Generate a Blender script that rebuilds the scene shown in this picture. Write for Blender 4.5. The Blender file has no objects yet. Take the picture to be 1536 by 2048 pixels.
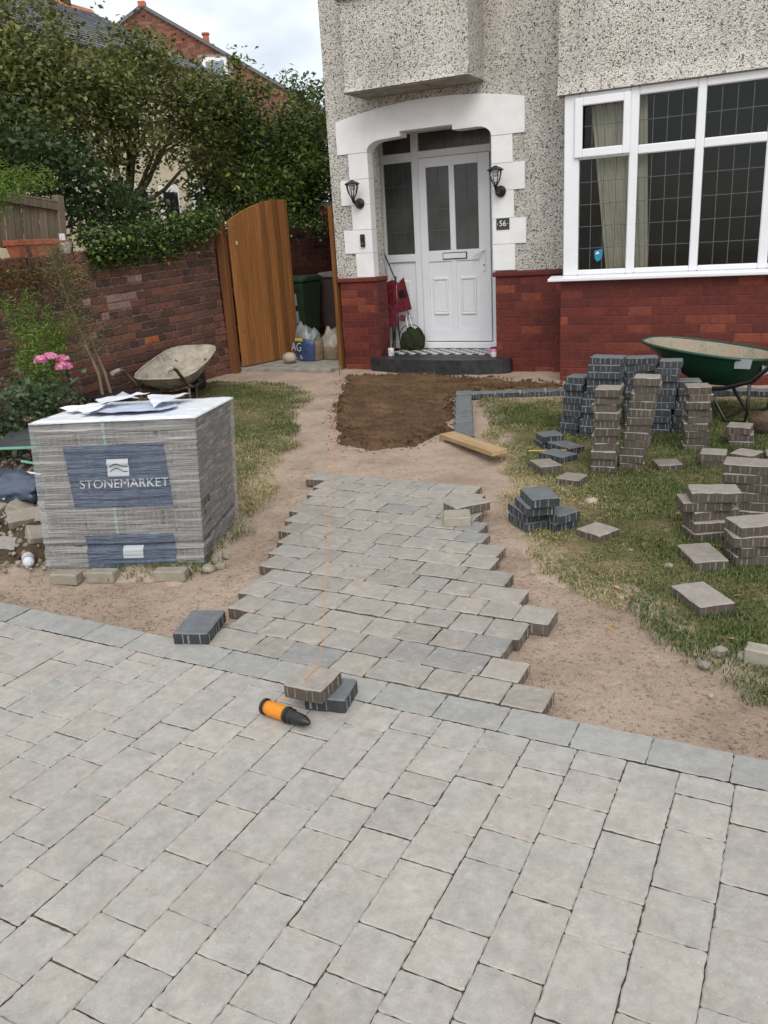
import bpy, bmesh, math, random, zlib
import numpy as np
from mathutils import Vector, Matrix, Euler, noise as mnoise

random.seed(7)
RNG = np.random.default_rng(11)
scn = bpy.context.scene
COL = scn.collection

# ------------------------------------------------------------------ camera
cam = bpy.data.cameras.new('camera')
cam.sensor_fit = 'VERTICAL'
cam.sensor_height = 24.0
cam.lens = 1647.0 / 2048.0 * 24.0
cam.clip_start = 0.05
cam.clip_end = 800
cam_o = bpy.data.objects.new('camera', cam)
COL.objects.link(cam_o)
Rm = Matrix(((0.88995392, 0.09168071, -0.44674005),
             (0.45234246, -0.30211701, 0.83911358),
             (-0.05803724, -0.94885192, -0.3103413)))
cam_o.matrix_world = Matrix(((Rm[0][0], -Rm[0][1], -Rm[0][2], 0),
                             (Rm[1][0], -Rm[1][1], -Rm[1][2], 0),
                             (Rm[2][0], -Rm[2][1], -Rm[2][2], 1.53),
                             (0, 0, 0, 1)))
scn.camera = cam_o

# ------------------------------------------------------------------ sky and sun (bright overcast)
SUN_EL, SUN_AZ = math.radians(46), math.radians(152)      # azimuth clockwise from +Y
w = bpy.data.worlds.new('World')
scn.world = w
w.use_nodes = True
nt = w.node_tree
nt.nodes.clear()
wo = nt.nodes.new('ShaderNodeOutputWorld')
bg = nt.nodes.new('ShaderNodeBackground')
sky = nt.nodes.new('ShaderNodeTexSky')
sky.sky_type = 'NISHITA'
sky.sun_disc = False
sky.sun_elevation = SUN_EL
sky.sun_rotation = SUN_AZ
sky.air_density = 1.0
sky.dust_density = 2.5
tc = nt.nodes.new('ShaderNodeTexCoord')
mp = nt.nodes.new('ShaderNodeMapping')
mp.inputs['Scale'].default_value = (1.0, 1.0, 2.2)
cn = nt.nodes.new('ShaderNodeTexNoise')
cn.inputs['Scale'].default_value = 2.3
cn.inputs['Detail'].default_value = 5
cn.inputs['Roughness'].default_value = 0.55
cr = nt.nodes.new('ShaderNodeValToRGB')
cr.color_ramp.elements[0].position = 0.32
cr.color_ramp.elements[0].color = (0.25, 0.25, 0.25, 1)
cr.color_ramp.elements[1].position = 0.56
cr.color_ramp.elements[1].color = (1, 1, 1, 1)
mx = nt.nodes.new('ShaderNodeMix')
mx.data_type = 'RGBA'
mx.inputs[7].default_value = (9.0, 9.3, 9.6, 1)            # cloud layer
nt.links.new(tc.outputs['Generated'], mp.inputs['Vector'])
nt.links.new(mp.outputs['Vector'], cn.inputs['Vector'])
nt.links.new(cn.outputs['Fac'], cr.inputs['Fac'])
nt.links.new(cr.outputs['Color'], mx.inputs[0])
nt.links.new(sky.outputs['Color'], mx.inputs[6])
nt.links.new(mx.outputs[2], bg.inputs['Color'])
bg.inputs['Strength'].default_value = 0.1
nt.links.new(bg.outputs[0], wo.inputs[0])

sl = bpy.data.lights.new('sun', 'SUN')
sl.energy = 1.3
sl.angle = math.radians(40)
sl.color = (1.0, 0.97, 0.92)
so = bpy.data.objects.new('sun', sl)
COL.objects.link(so)
sd = Vector((math.sin(SUN_AZ) * math.cos(SUN_EL), math.cos(SUN_AZ) * math.cos(SUN_EL), math.sin(SUN_EL)))
so.rotation_euler = (-sd).to_track_quat('-Z', 'Y').to_euler()
so.location = sd * 30

vs = scn.view_settings
vs.view_transform = 'Standard'
vs.look = 'None'
vs.gamma = 1
vs.exposure = 0.36
vs.use_curve_mapping = False
scn.cycles.max_bounces = 4
scn.cycles.diffuse_bounces = 3
scn.cycles.transparent_max_bounces = 12

# ------------------------------------------------------------------ helpers
def srgb(r, g, b):
    f = lambda c: ((c / 255 + 0.055) / 1.055) ** 2.4 if c > 10 else c / 255 / 12.92
    return (f(r), f(g), f(b), 1)

class NT:
    """small node-graph helper"""
    def __init__(s, name):
        s.m = bpy.data.materials.new(name)
        s.m.use_nodes = True
        s.t = s.m.node_tree
        s.b = s.t.nodes['Principled BSDF']
        s._tc = None
    def n(s, typ, **kw):
        nd = s.t.nodes.new('ShaderNode' + typ)
        for k, v in kw.items():
            if k in ('blend_type', 'data_type', 'operation', 'feature', 'distance', 'noise_dimensions', 'wave_type', 'bands_direction', 'interpolation_type', 'attribute_name', 'clamp_result', 'invert'):
                setattr(nd, k, v)
            else:
                nd.inputs[k.replace('_', ' ')].default_value = v
        return nd
    def l(s, a, b):
        s.t.links.new(a, b)
    def coord(s, kind='Object', rnd=False, scale=None):
        if s._tc is None:
            s._tc = s.n('TexCoord')
        o = s._tc.outputs[kind]
        if rnd:
            oi = s.n('ObjectInfo')
            m = s.n('Math', operation='MULTIPLY')
            m.inputs[1].default_value = 37.0
            s.l(oi.outputs['Random'], m.inputs[0])
            a = s.n('VectorMath', operation='ADD')
            s.l(o, a.inputs[0]); s.l(m.outputs[0], a.inputs[1])
            o = a.outputs[0]
        if scale:
            mm = s.n('Mapping'); mm.inputs['Scale'].default_value = scale
            s.l(o, mm.inputs['Vector']); o = mm.outputs[0]
        return o
    def world(s):
        return s.n('NewGeometry').outputs['Position']
    def noise(s, vec, scale, detail=4, rough=0.55, out='Fac'):
        nd = s.n('TexNoise', Scale=scale, Detail=detail, Roughness=rough)
        s.l(vec, nd.inputs['Vector'])
        return nd.outputs[out]
    def ramp(s, fac, stops, interp='LINEAR'):
        nd = s.n('ValToRGB'); cr = nd.color_ramp; cr.interpolation = interp
        while len(cr.elements) < len(stops): cr.elements.new(0.5)
        for e, (p, c) in zip(cr.elements, stops):
            e.position = p
            e.color = c if not isinstance(c, (int, float)) else (c, c, c, 1)
        s.l(fac, nd.inputs['Fac'])
        return nd.outputs['Color']
    def mix(s, fac, a, b, blend='MIX'):
        nd = s.n('Mix', data_type='RGBA', blend_type=blend)
        for i, v in ((0, fac), (6, a), (7, b)):
            if isinstance(v, (tuple, list)): nd.inputs[i].default_value = v
            elif isinstance(v, (int, float)): nd.inputs[i].default_value = v
            else: s.l(v, nd.inputs[i])
        return nd.outputs[2]
    def math(s, op, a, b=None):
        nd = s.n('Math', operation=op)
        for i, v in ((0, a), (1, b)):
            if v is None: continue
            if isinstance(v, (int, float)): nd.inputs[i].default_value = v
            else: s.l(v, nd.inputs[i])
        return nd.outputs[0]
    def bump(s, h, strength=0.3, dist=0.01, prev=None):
        nd = s.n('Bump', Strength=strength, Distance=dist)
        s.l(h, nd.inputs['Height'])
        if prev is not None: s.l(prev, nd.inputs['Normal'])
        return nd.outputs[0]
    def done(s, color=None, rough=0.8, normal=None, spec=0.3, metal=0.0):
        if color is not None:
            if isinstance(color, (tuple, list)): s.b.inputs['Base Color'].default_value = color
            else: s.l(color, s.b.inputs['Base Color'])
        if isinstance(rough, (int, float)): s.b.inputs['Roughness'].default_value = rough
        else: s.l(rough, s.b.inputs['Roughness'])
        s.b.inputs['Specular IOR Level'].default_value = spec
        s.b.inputs['Metallic'].default_value = metal
        if normal is not None: s.l(normal, s.b.inputs['Normal'])
        return s.m
    def rand(s, island=False):
        if island: return s.n('NewGeometry').outputs['Random Per Island']
        return s.n('ObjectInfo').outputs['Random']

def plain(name, col, rough=0.6, spec=0.4, var=0.12, scale=18, bumpk=0.1, metal=0.0):
    k = NT(name)
    co = k.coord('Object')
    n = k.noise(co, scale, 5)
    d = tuple(c * (1 - var * 1.6) for c in col[:3]) + (1,)
    u = tuple(min(1, c * (1 + var)) for c in col[:3]) + (1,)
    c = k.ramp(n, [(0.3, d), (0.7, u)])
    return k.done(c, rough, k.bump(k.noise(co, scale * 6, 3), bumpk, 0.004), spec, metal)

class MB:
    """collects shapes into one mesh"""
    def __init__(s):
        s.v = []; s.f = []; s.mi = []; s.cur = 0
    def add(s, vs, fs):
        b = len(s.v)
        s.v += [tuple(p) for p in vs]
        s.f += [tuple(b + i for i in f) for f in fs]
        s.mi += [s.cur] * len(fs)
        return s
    def box(s, x0, x1, y0, y1, z0, z1, M=None):
        vs = [Vector(p) for p in ((x0, y0, z0), (x1, y0, z0), (x1, y1, z0), (x0, y1, z0), (x0, y0, z1), (x1, y0, z1), (x1, y1, z1), (x0, y1, z1))]
        if M is not None: vs = [M @ p for p in vs]
        return s.add(vs, [(0, 3, 2, 1), (4, 5, 6, 7), (0, 1, 5, 4), (1, 2, 6, 5), (2, 3, 7, 6), (3, 0, 4, 7)])
    def bar(s, a, b, wx, wy, up=(0, 0, 1)):
        a = Vector(a); b = Vector(b); d = (b - a); L = d.length; d.normalize()
        u = Vector(up)
        if abs(d.dot(u)) > 0.97: u = Vector((0, 1, 0))
        x = d.cross(u).normalized(); y = x.cross(d).normalized()
        vs = []
        for p in (a, b):
            for sx, sy in ((-1, -1), (1, -1), (1, 1), (-1, 1)):
                vs.append(p + x * sx * wx / 2 + y * sy * wy / 2)
        return s.add(vs, [(3, 2, 1, 0), (4, 5, 6, 7), (0, 1, 5, 4), (1, 2, 6, 5), (2, 3, 7, 6), (3, 0, 4, 7)])
    def tube(s, pts, r, n=8, cap=True):
        pts = [Vector(p) for p in pts]
        rs = r if isinstance(r, (list, tuple)) else [r] * len(pts)
        rings = []; prev = None
        for i, p in enumerate(pts):
            d = (pts[min(i + 1, len(pts) - 1)] - pts[max(i - 1, 0)]).normalized()
            if prev is None:
                u = Vector((0, 0, 1)) if abs(d.z) < 0.9 else Vector((1, 0, 0))
                x = d.cross(u).normalized()
            else:
                x = (prev - d * prev.dot(d)).normalized()
            prev = x; y = d.cross(x)
            rings.append([p + (x * math.cos(2 * math.pi * k / n) + y * math.sin(2 * math.pi * k / n)) * rs[i] for k in range(n)])
        vs = [q for rg in rings for q in rg]; fs = []
        for i in range(len(rings) - 1):
            for k in range(n):
                a = i * n + k; b = i * n + (k + 1) % n
                fs.append((a, b, b + n, a + n))
        if cap:
            fs.append(tuple(range(n))[::-1]); fs.append(tuple(range((len(rings) - 1) * n, len(rings) * n)))
        return s.add(vs, fs)
    def lathe(s, prof, n=20, M=None):
        vs = []; fs = []
        for (r, z) in prof:
            for k in range(n):
                p = Vector((r * math.cos(2 * math.pi * k / n), r * math.sin(2 * math.pi * k / n), z))
                vs.append(M @ p if M is not None else p)
        for i in range(len(prof) - 1):
            for k in range(n):
                a = i * n + k; b = i * n + (k + 1) % n
                fs.append((a, b, b + n, a + n))
        fs.append(tuple(range(n))[::-1]); fs.append(tuple(range((len(prof) - 1) * n, len(prof) * n)))
        return s.add(vs, fs)
    def prism(s, poly, axis, a, b):
        """extrude a 2-D outline along an axis: axis 'y' outline is (x,z), 'x' outline is (y,z), 'z' outline is (x,y)"""
        f = {'y': lambda p, t: (p[0], t, p[1]), 'x': lambda p, t: (t, p[0], p[1]), 'z': lambda p, t: (p[0], p[1], t)}[axis]
        n = len(poly)
        vs = [f(p, a) for p in poly] + [f(p, b) for p in poly]
        fs = [tuple(range(n)), tuple(range(2 * n - 1, n - 1, -1))] + [(i, i + n, (i + 1) % n + n, (i + 1) % n) for i in range(n)]
        return s.add(vs, fs)
    def mesh(s, name, mats, smooth=False, bevel=0.0, seg=1, recalc=True, angle=None):
        me = bpy.data.meshes.new(name)
        me.from_pydata(s.v, [], s.f)
        mats = mats if isinstance(mats, (list, tuple)) else [mats]
        for m in mats: me.materials.append(m)
        if len(mats) > 1: me.polygons.foreach_set('material_index', s.mi)
        if recalc or bevel:
            bm = bmesh.new(); bm.from_mesh(me)
            if recalc: bmesh.ops.recalc_face_normals(bm, faces=bm.faces)
            if bevel:
                es = [e for e in bm.edges if len(e.link_faces) == 2 and e.calc_face_angle(0) > 0.5]
                bmesh.ops.bevel(bm, geom=es, offset=bevel, segments=seg, affect='EDGES', clamp_overlap=True)
            bm.to_mesh(me); bm.free()
        if smooth:
            me.polygons.foreach_set('use_smooth', [True] * len(me.polygons))
            if angle: me.set_sharp_from_angle(angle=math.radians(angle))
        me.update()
        return me
    def build(s, name, mats, parent=None, **kw):
        return link(name, s.mesh(name, mats, **kw), parent)

def link(name, me, parent=None, loc=None, rot=None):
    o = bpy.data.objects.new(name, me)
    COL.objects.link(o)
    if parent is not None: o.parent = parent
    if loc is not None: o.location = loc
    if rot is not None: o.rotation_euler = rot
    return o
def tag(o, label, cat, group=None):
    o['label'] = label; o['category'] = cat
    if group: o['group'] = group
    return o
def empty(name, loc=(0, 0, 0), rz=0.0, label=None, cat=None, group=None, rot=None):
    o = bpy.data.objects.new(name, None)
    o.empty_display_size = 0.1
    COL.objects.link(o); o.location = loc
    o.rotation_euler = rot if rot is not None else (0, 0, rz)
    if label: tag(o, label, cat, group)
    return o
def struct(o):
    o['kind'] = 'structure'; return o
def stuff(o):
    o['kind'] = 'stuff'; return o
def np_mesh(name, V, F, mat, smooth=False):
    """fast mesh from numpy arrays; F is (n,3) or (n,4)"""
    me = bpy.data.meshes.new(name)
    V = np.asarray(V, np.float32); F = np.asarray(F, np.int32)
    me.vertices.add(len(V)); me.vertices.foreach_set('co', V.ravel())
    k = F.shape[1]
    me.loops.add(F.size); me.loops.foreach_set('vertex_index', F.ravel())
    me.polygons.add(len(F))
    me.polygons.foreach_set('loop_start', np.arange(0, F.size, k, dtype=np.int32))
    me.polygons.foreach_set('loop_total', np.full(len(F), k, np.int32))
    if smooth: me.polygons.foreach_set('use_smooth', np.ones(len(F), bool))
    me.materials.append(mat)
    me.update(calc_edges=True); me.validate()
    return me
def pts_in_poly(P, poly):
    x, y = P[:, 0], P[:, 1]; ins = np.zeros(len(P), bool); n = len(poly)
    for i in range(n):
        x0, y0 = poly[i]; x1, y1 = poly[(i + 1) % n]
        c = ((y0 > y) != (y1 > y)) & (x < (x1 - x0) * (y - y0) / (y1 - y0 + 1e-12) + x0)
        ins ^= c
    return ins
def poly_dist(P, poly):
    """signed distance, positive inside"""
    d = np.full(len(P), 1e9); n = len(poly)
    for i in range(n):
        a = np.array(poly[i], float); b = np.array(poly[(i + 1) % n], float); ab = b - a
        t = np.clip(((P - a) @ ab) / (ab @ ab + 1e-12), 0, 1)
        q = a + t[:, None] * ab
        d = np.minimum(d, np.hypot(*(P - q).T))
    return np.where(pts_in_poly(P, poly), d, -d)
def vnoise(P, scale, seed=0, octaves=4):
    """value noise in numpy, about -1..1"""
    out = np.zeros(len(P)); amp = 1.0; tot = 0
    for o in range(octaves):
        q = P * scale * (2 ** o) + seed * 17.3 + o * 5.1
        i = np.floor(q).astype(np.int64); f = q - i; f = f * f * (3 - 2 * f)
        def h(a, b):
            n = (a * 374761393 + b * 668265263 + seed * 982451653) & 0x7fffffff
            n = ((n ^ (n >> 13)) * 1274126177) & 0x7fffffff
            return ((n ^ (n >> 16)) & 0xffff) / 32767.5 - 1
        a = h(i[:, 0], i[:, 1]); b = h(i[:, 0] + 1, i[:, 1]); c = h(i[:, 0], i[:, 1] + 1); d = h(i[:, 0] + 1, i[:, 1] + 1)
        out += amp * ((a * (1 - f[:, 0]) + b * f[:, 0]) * (1 - f[:, 1]) + (c * (1 - f[:, 0]) + d * f[:, 0]) * f[:, 1])
        tot += amp; amp *= 0.5
    return out / tot
SLOPE = 0.0175
def lev(y, off=0.0):
    """level of the paved plane, rising gently to the house"""
    return max(0.0, SLOPE * (y - 2.355)) + off
# ------------------------------------------------------------------ materials
def paver_mat(name, stops, spot=(0.62, 0.6, 0.57, 1), spotk=0.35, dark=0.75, contrast=1.0):
    """concrete block: colour per block, cloudy mottling, fine grit, a few pale smears"""
    k = NT(name)
    co = k.coord('Object', rnd=True)
    base = k.ramp(k.rand(), stops)
    cl = k.noise(co, 13, 6, 0.66)
    c = k.mix(k.ramp(cl, [(0.32, 0.0), (0.66, 1.0)]), k.mix(1.0, base, (dark, dark, dark * 0.99, 1), 'MULTIPLY'), base)
    hue = k.noise(co, 7.0, 4, 0.55, 'Color'); sp_ = k.n('SeparateColor'); k.l(hue, sp_.inputs[0])
    c = k.mix(k.ramp(sp_.outputs[1], [(0.45, 0.0), (0.62, 0.7)]), c, k.mix(1.0, c, (0.975, 0.99, 1.0, 1), 'MULTIPLY'))
    c = k.mix(k.ramp(sp_.outputs[2], [(0.45, 0.0), (0.62, 0.7)]), c, k.mix(1.0, c, (1.035, 0.995, 0.965, 1), 'MULTIPLY'))
    bl = k.noise(co, 34, 5, 0.65)
    c = k.mix(1.0, c, k.ramp(bl, [(0.3, 0.88), (0.5, 1.0), (0.7, 1.09)]), 'MULTIPLY')
    gr = k.noise(co, 260, 3, 0.7)
    c = k.mix(0.4, c, k.ramp(gr, [(0.3, 0.38), (0.5, 0.5), (0.72, 0.63)]), 'OVERLAY')
    sp = k.noise(co, 24, 6, 0.68)
    c = k.mix(k.math('MULTIPLY', k.ramp(sp, [(0.57, 0.0), (0.70, 1.0)]), spotk), c, spot)
    pt = k.n('TexVoronoi', Scale=34.0)
    k.l(co, pt.inputs['Vector'])
    c = k.mix(k.math('MULTIPLY', k.ramp(pt.outputs['Distance'], [(0.045, 1.0), (0.09, 0.0)]), 0.55), c, k.mix(1.0, spot, (1.12, 1.12, 1.12, 1), 'MULTIPLY'))
    ptd = k.n('TexVoronoi', Scale=21.0)
    k.l(k.coord('Object', rnd=True, scale=(1.0, 1.0, 1.3)), ptd.inputs['Vector'])
    c = k.mix(k.math('MULTIPLY', k.ramp(ptd.outputs['Distance'], [(0.03, 1.0), (0.055, 0.0)]), 0.7), c, k.mix(1.0, base, (0.35, 0.33, 0.31, 1), 'MULTIPLY'))
    h = k.bump(gr, 0.35, 0.002, k.bump(k.noise(co, 42, 5, 0.6), 0.5, 0.006))
    return k.done(c, 0.62, h, 0.4)

M_DRIVE = paver_mat('driveway_block', [(0.0, srgb(166, 160, 154)), (0.25, srgb(178, 172, 164)), (0.5, srgb(174, 169, 162)), (0.75, srgb(170, 166, 160)), (1.0, srgb(180, 173, 164))], srgb(196, 191, 183), 0.3, 0.78)
M_BORDER = paver_mat('border_block', [(0.0, srgb(158, 157, 153)), (0.5, srgb(167, 165, 160)), (1.0, srgb(152, 152, 149))], srgb(184, 184, 178), 0.22, 0.82)
M_PATH = paver_mat('path_block', [(0.0, srgb(152, 146, 139)), (0.3, srgb(167, 160, 151)), (0.55, srgb(160, 155, 149)), (0.8, srgb(168, 161, 151)), (0.95, srgb(155, 151, 146)), (0.98, srgb(148, 146, 143)), (1.0, srgb(146, 145, 143))], srgb(190, 184, 174), 0.5, 0.8, 1.4)
M_BROWN = paver_mat('brown_block', [(0.0, srgb(138, 130, 122)), (0.5, srgb(155, 147, 138)), (1.0, srgb(162, 154, 146))], srgb(178, 172, 165), 0.4, 0.8)
M_BROWN_SIDE = paver_mat('brown_block_shaded_side', [(0.0, srgb(80, 73, 66)), (1.0, srgb(94, 86, 77))], srgb(120, 112, 104), 0.2, 0.8)  # undusted sides, colour darkened further to carry the shade on upright faces
M_BROWN_NIB = plain('brown_block_rib', srgb(126, 118, 108), 0.9, 0.2, 0.25, 60)
M_CHAR = paver_mat('charcoal_block', [(0.0, srgb(104, 108, 112)), (0.5, srgb(116, 120, 123)), (1.0, srgb(98, 102, 106))], srgb(142, 146, 148), 0.4, 0.8)
M_CHAR_SIDE = paver_mat('charcoal_block_shaded_side', [(0.0, srgb(54, 57, 60)), (1.0, srgb(66, 69, 72))], srgb(88, 92, 95), 0.3, 0.8)  # raw side concrete, with overcast shade darkened into its colour
M_CHAR_NIB = plain('charcoal_block_rib', srgb(124, 128, 132), 0.9, 0.2, 0.25, 60)
M_PATH_NIB = plain('path_block_rib', srgb(150, 140, 130), 0.9, 0.2, 0.25, 60)
M_PATH_SIDE = paver_mat('path_block_shaded_side', [(0.0, srgb(92, 84, 78)), (1.0, srgb(110, 100, 92))], srgb(120, 112, 104), 0.2, 0.8)  # side colour also lowered to paint in shade below the bright tops

def sand_mat():
    k = NT('sand')
    p = k.world()
    a = k.noise(p, 2.2, 6, 0.6); b = k.noise(p, 14, 6, 0.65); g = k.noise(p, 190, 3, 0.7)
    c = k.ramp(a, [(0.3, srgb(162, 142, 125)), (0.5, srgb(184, 163, 145)), (0.75, srgb(198, 178, 160))])
    c = k.mix(k.math('MULTIPLY', k.ramp(b, [(0.5, 0.0), (0.72, 1.0)]), 0.4), c, srgb(140, 116, 98))
    c = k.mix(0.5, c, k.ramp(g, [(0.28, 0.26), (0.5, 0.5), (0.75, 0.72)]), 'OVERLAY')
    v = k.n('TexVoronoi', Scale=55.0); k.l(p, v.inputs['Vector'])
    c = k.mix(k.math('MULTIPLY', k.ramp(v.outputs['Distance'], [(0.08, 1.0), (0.15, 0.0)]), 0.5), c, srgb(206, 196, 184))
    # tread prints pressed by boots: short ripples in patches
    wv = k.n('TexWave', Scale=26.0, Distortion=3.0, Detail=2.0); k.l(p, wv.inputs['Vector'])
    pm = k.ramp(k.noise(p, 4.3, 2, 0.5), [(0.5, 0.0), (0.6, 1.0)])
    h1 = k.math('MULTIPLY', wv.outputs['Fac'], pm)
    n1 = k.bump(h1, 0.45, 0.007)
    n2 = k.bump(k.noise(p, 34, 6, 0.72), 1.0, 0.022, n1)
    n3 = k.bump(g, 0.5, 0.004, n2)
    return k.done(c, 0.95, n3, 0.15)
M_SAND = sand_mat()

def darksand_mat():
    k = NT('damp_sand')
    p = k.world()
    a = k.noise(p, 3.5, 6, 0.62); g = k.noise(p, 120, 4, 0.7); l = k.noise(p, 30, 5, 0.7)
    c = k.ramp(a, [(0.3, srgb(106, 82, 62)), (0.52, srgb(124, 98, 74)), (0.66, srgb(142, 114, 88)), (0.76, srgb(162, 134, 106))])
    rk = k.noise(k.n('Mapping').outputs[0], 1.0, 5, 0.65)
    mpn = [q for q in k.t.nodes if q.bl_idname == 'ShaderNodeMapping'][-1]; k.l(p, mpn.inputs['Vector']); mpn.inputs['Scale'].default_value = (3.0, 11.0, 3.0)
    c = k.mix(k.math('MULTIPLY', k.ramp(rk, [(0.52, 0.0), (0.68, 1.0)]), 0.75), c, srgb(156, 124, 94))
    c = k.mix(0.6, c, k.ramp(g, [(0.28, 0.3), (0.5, 0.48), (0.75, 0.68)]), 'OVERLAY')
    n = k.bump(g, 0.9, 0.008, k.bump(l, 0.8, 0.035))
    return k.done(c, 0.95, n, 0.15)
M_DSAND = darksand_mat()

def soil_mat():
    k = NT('lawn_soil')
    p = k.world()
    a = k.noise(p, 3.0, 6, 0.6); g = k.noise(p, 80, 4, 0.7)
    c = k.ramp(a, [(0.3, srgb(88, 86, 56)), (0.5, srgb(108, 100, 70)), (0.66, srgb(142, 124, 96)), (0.8, srgb(156, 136, 116))])
    c = k.mix(0.7, c, k.ramp(g, [(0.25, 0.25), (0.5, 0.48), (0.78, 0.7)]), 'OVERLAY')
    e = k.n('Attribute', attribute_name='rim').outputs['Fac']
    e2 = k.math('ADD', e, k.math('MULTIPLY', k.math('SUBTRACT', k.noise(p, 9, 5, 0.65), 0.5), 0.9))
    c = k.mix(k.ramp(e2, [(0.45, 0.0), (0.95, 1.0)]), k.mix(0.5, srgb(174, 155, 138), k.ramp(g, [(0.28, 0.26), (0.5, 0.5), (0.75, 0.72)]), 'OVERLAY'), c)
    return k.done(c, 0.95, k.bump(g, 0.6, 0.008, k.bump(k.noise(p, 22, 5, 0.7), 0.6, 0.02)), 0.1)
M_SOIL = soil_mat()

def earth_mat():
    k = NT('rubbly_earth')
    p = k.world()
    g = k.noise(p, 70, 5, 0.7); a = k.noise(p, 6, 6, 0.65)
    c = k.ramp(a, [(0.3, srgb(72, 60, 50)), (0.6, srgb(104, 88, 74)), (0.8, srgb(130, 112, 96))])
    c = k.mix(0.7, c, k.ramp(g, [(0.25, 0.25), (0.5, 0.48), (0.78, 0.72)]), 'OVERLAY')
    return k.done(c, 0.95, k.bump(g, 0.9, 0.012, k.bump(k.noise(p, 20, 5, 0.7), 0.9, 0.03)), 0.1)
M_EARTH = earth_mat()

def grass_mat():
    k = NT('grass_blade')
    p = k.world()
    a = k.noise(p, 1.5, 4, 0.6)
    dry = k.n('Attribute', attribute_name='dry').outputs['Fac']
    r = k.rand(island=True)
    green = k.ramp(r, [(0.0, srgb(52, 70, 32)), (0.5, srgb(74, 91, 45)), (1.0, srgb(102, 113, 62))])
    straw = k.ramp(r, [(0.0, srgb(150, 134, 92)), (0.5, srgb(186, 168, 122)), (1.0, srgb(210, 194, 152))])
    c = k.mix(dry, green, straw)
    k.b.inputs['Subsurface Weight'].default_value = 0.0
    return k.done(c, 0.6, None, 0.3)
M_GRASS = grass_mat()

def leaf_mat(name, cols, rough=0.5, spec=0.4, trans=0.25):
    k = NT(name)
    cols = [tuple(min(1.0, q * 1.5) for q in c[:3]) + (1,) for c in cols] if 'petal' not in name else cols
    c = k.ramp(k.rand(island=True), [(i / (len(cols) - 1), c) for i, c in enumerate(cols)])
    big = k.noise(k.world(), 1.4, 3, 0.5)
    c = k.mix(k.ramp(big, [(0.35, 0.0), (0.65, 1.0)]), k.mix(1.0, c, (0.72, 0.8, 0.75, 1), 'MULTIPLY'), c)
    k.done(c, rough, None, spec)
    # thin leaves let some light through
    tr = k.n('BsdfTranslucent'); k.l(c, tr.inputs['Color'])
    ms = k.n('MixShader'); ms.inputs[0].default_value = trans
    out = k.t.nodes['Material Output']
    k.l(k.b.outputs[0], ms.inputs[1]); k.l(tr.outputs[0], ms.inputs[2]); k.l(ms.outputs[0], out.inputs['Surface'])
    return k.m
M_APPLE = leaf_mat('apple_leaf', [srgb(58, 66, 34), srgb(84, 92, 48), srgb(104, 108, 60), srgb(122, 122, 72)])
M_LAUREL = leaf_mat('laurel_leaf', [srgb(34, 54, 22), srgb(56, 78, 30), srgb(78, 98, 40), srgb(128, 134, 56)], 0.35, 0.5)
M_DARKLEAF = leaf_mat('dark_shrub_leaf', [srgb(34, 50, 28), srgb(52, 68, 36), srgb(74, 88, 50)], 0.45)
M_IVY = leaf_mat('ivy_leaf', [srgb(34, 52, 26), srgb(54, 76, 36), srgb(76, 96, 48), srgb(120, 128, 56)], 0.4, 0.5)
M_FEATHER = leaf_mat('feathery_frond', [srgb(62, 92, 34), srgb(94, 122, 48), srgb(126, 148, 64)], 0.6)
M_DEADFROND = leaf_mat('grey_green_frond', [srgb(92, 94, 66), srgb(112, 110, 78), srgb(130, 122, 90)], 0.8, 0.2)
M_BROWNLEAF = leaf_mat('bronze_creeper_leaf', [srgb(82, 74, 38), srgb(110, 92, 50), srgb(128, 96, 56)], 0.6, 0.3)
M_ROSELEAF = leaf_mat('rose_leaf', [srgb(42, 58, 40), srgb(62, 80, 54), srgb(92, 104, 78)], 0.45)
M_PETAL = leaf_mat('pink_petal', [srgb(226, 120, 164), srgb(240, 150, 190), srgb(246, 178, 206)], 0.6, 0.3, 0.3)

def bark_mat(name, a, b):
    k = NT(name)
    co = k.coord('Object', scale=(30, 30, 5))
    n = k.noise(co, 1.0, 6, 0.7)
    return k.done(k.ramp(n, [(0.3, a), (0.7, b)]), 0.9, k.bump(n, 0.8, 0.01), 0.2)
M_BARK = bark_mat('bark', srgb(52, 44, 36), srgb(96, 84, 70))
M_PALEBARK = bark_mat('pale_stem', srgb(110, 92, 76), srgb(160, 140, 120))

def wood_mat(name, a, b, c, knots=True, grain=(70, 70, 2.2), rnd=0.25, rough=0.6):
    k = NT(name)
    co = k.coord('Object', rnd=True, scale=grain)
    n = k.noise(co, 1.0, 6, 0.6)
    col = k.ramp(n, [(0.28, a), (0.52, b), (0.75, c)])
    r = k.ramp(k.rand(), [(0.0, 1 - rnd), (1.0, 1.0)])
    col = k.mix(1.0, col, r, 'MULTIPLY')
    if knots:
        v = k.n('TexVoronoi', Scale=1.0); k.l(k.coord('Object', rnd=True, scale=(9, 9, 3.2)), v.inputs['Vector'])
        col = k.mix(k.math('MULTIPLY', k.ramp(v.outputs['Distance'], [(0.03, 1.0), (0.1, 0.0)]), 0.8), col, tuple(x * 0.35 for x in a[:3]) + (1,))
    return k.done(col, rough, k.bump(n, 0.3, 0.003), 0.3)
M_GATE = wood_mat('stained_timber', srgb(126, 80, 42), srgb(160, 107, 60), srgb(182, 130, 80), rnd=0.5)
M_GATEPOST = wood_mat('brown_stained_timber', srgb(96, 60, 36), srgb(120, 78, 48), srgb(140, 94, 60))
M_GREYWOOD = wood_mat('weathered_timber', srgb(92, 82, 70), srgb(126, 114, 98), srgb(150, 138, 122), rnd=0.3, rough=0.9)
M_PINE = wood_mat('pine_offcut', srgb(160, 130, 96), srgb(190, 160, 120), srgb(208, 182, 144), grain=(2.2, 60, 60))
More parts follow.
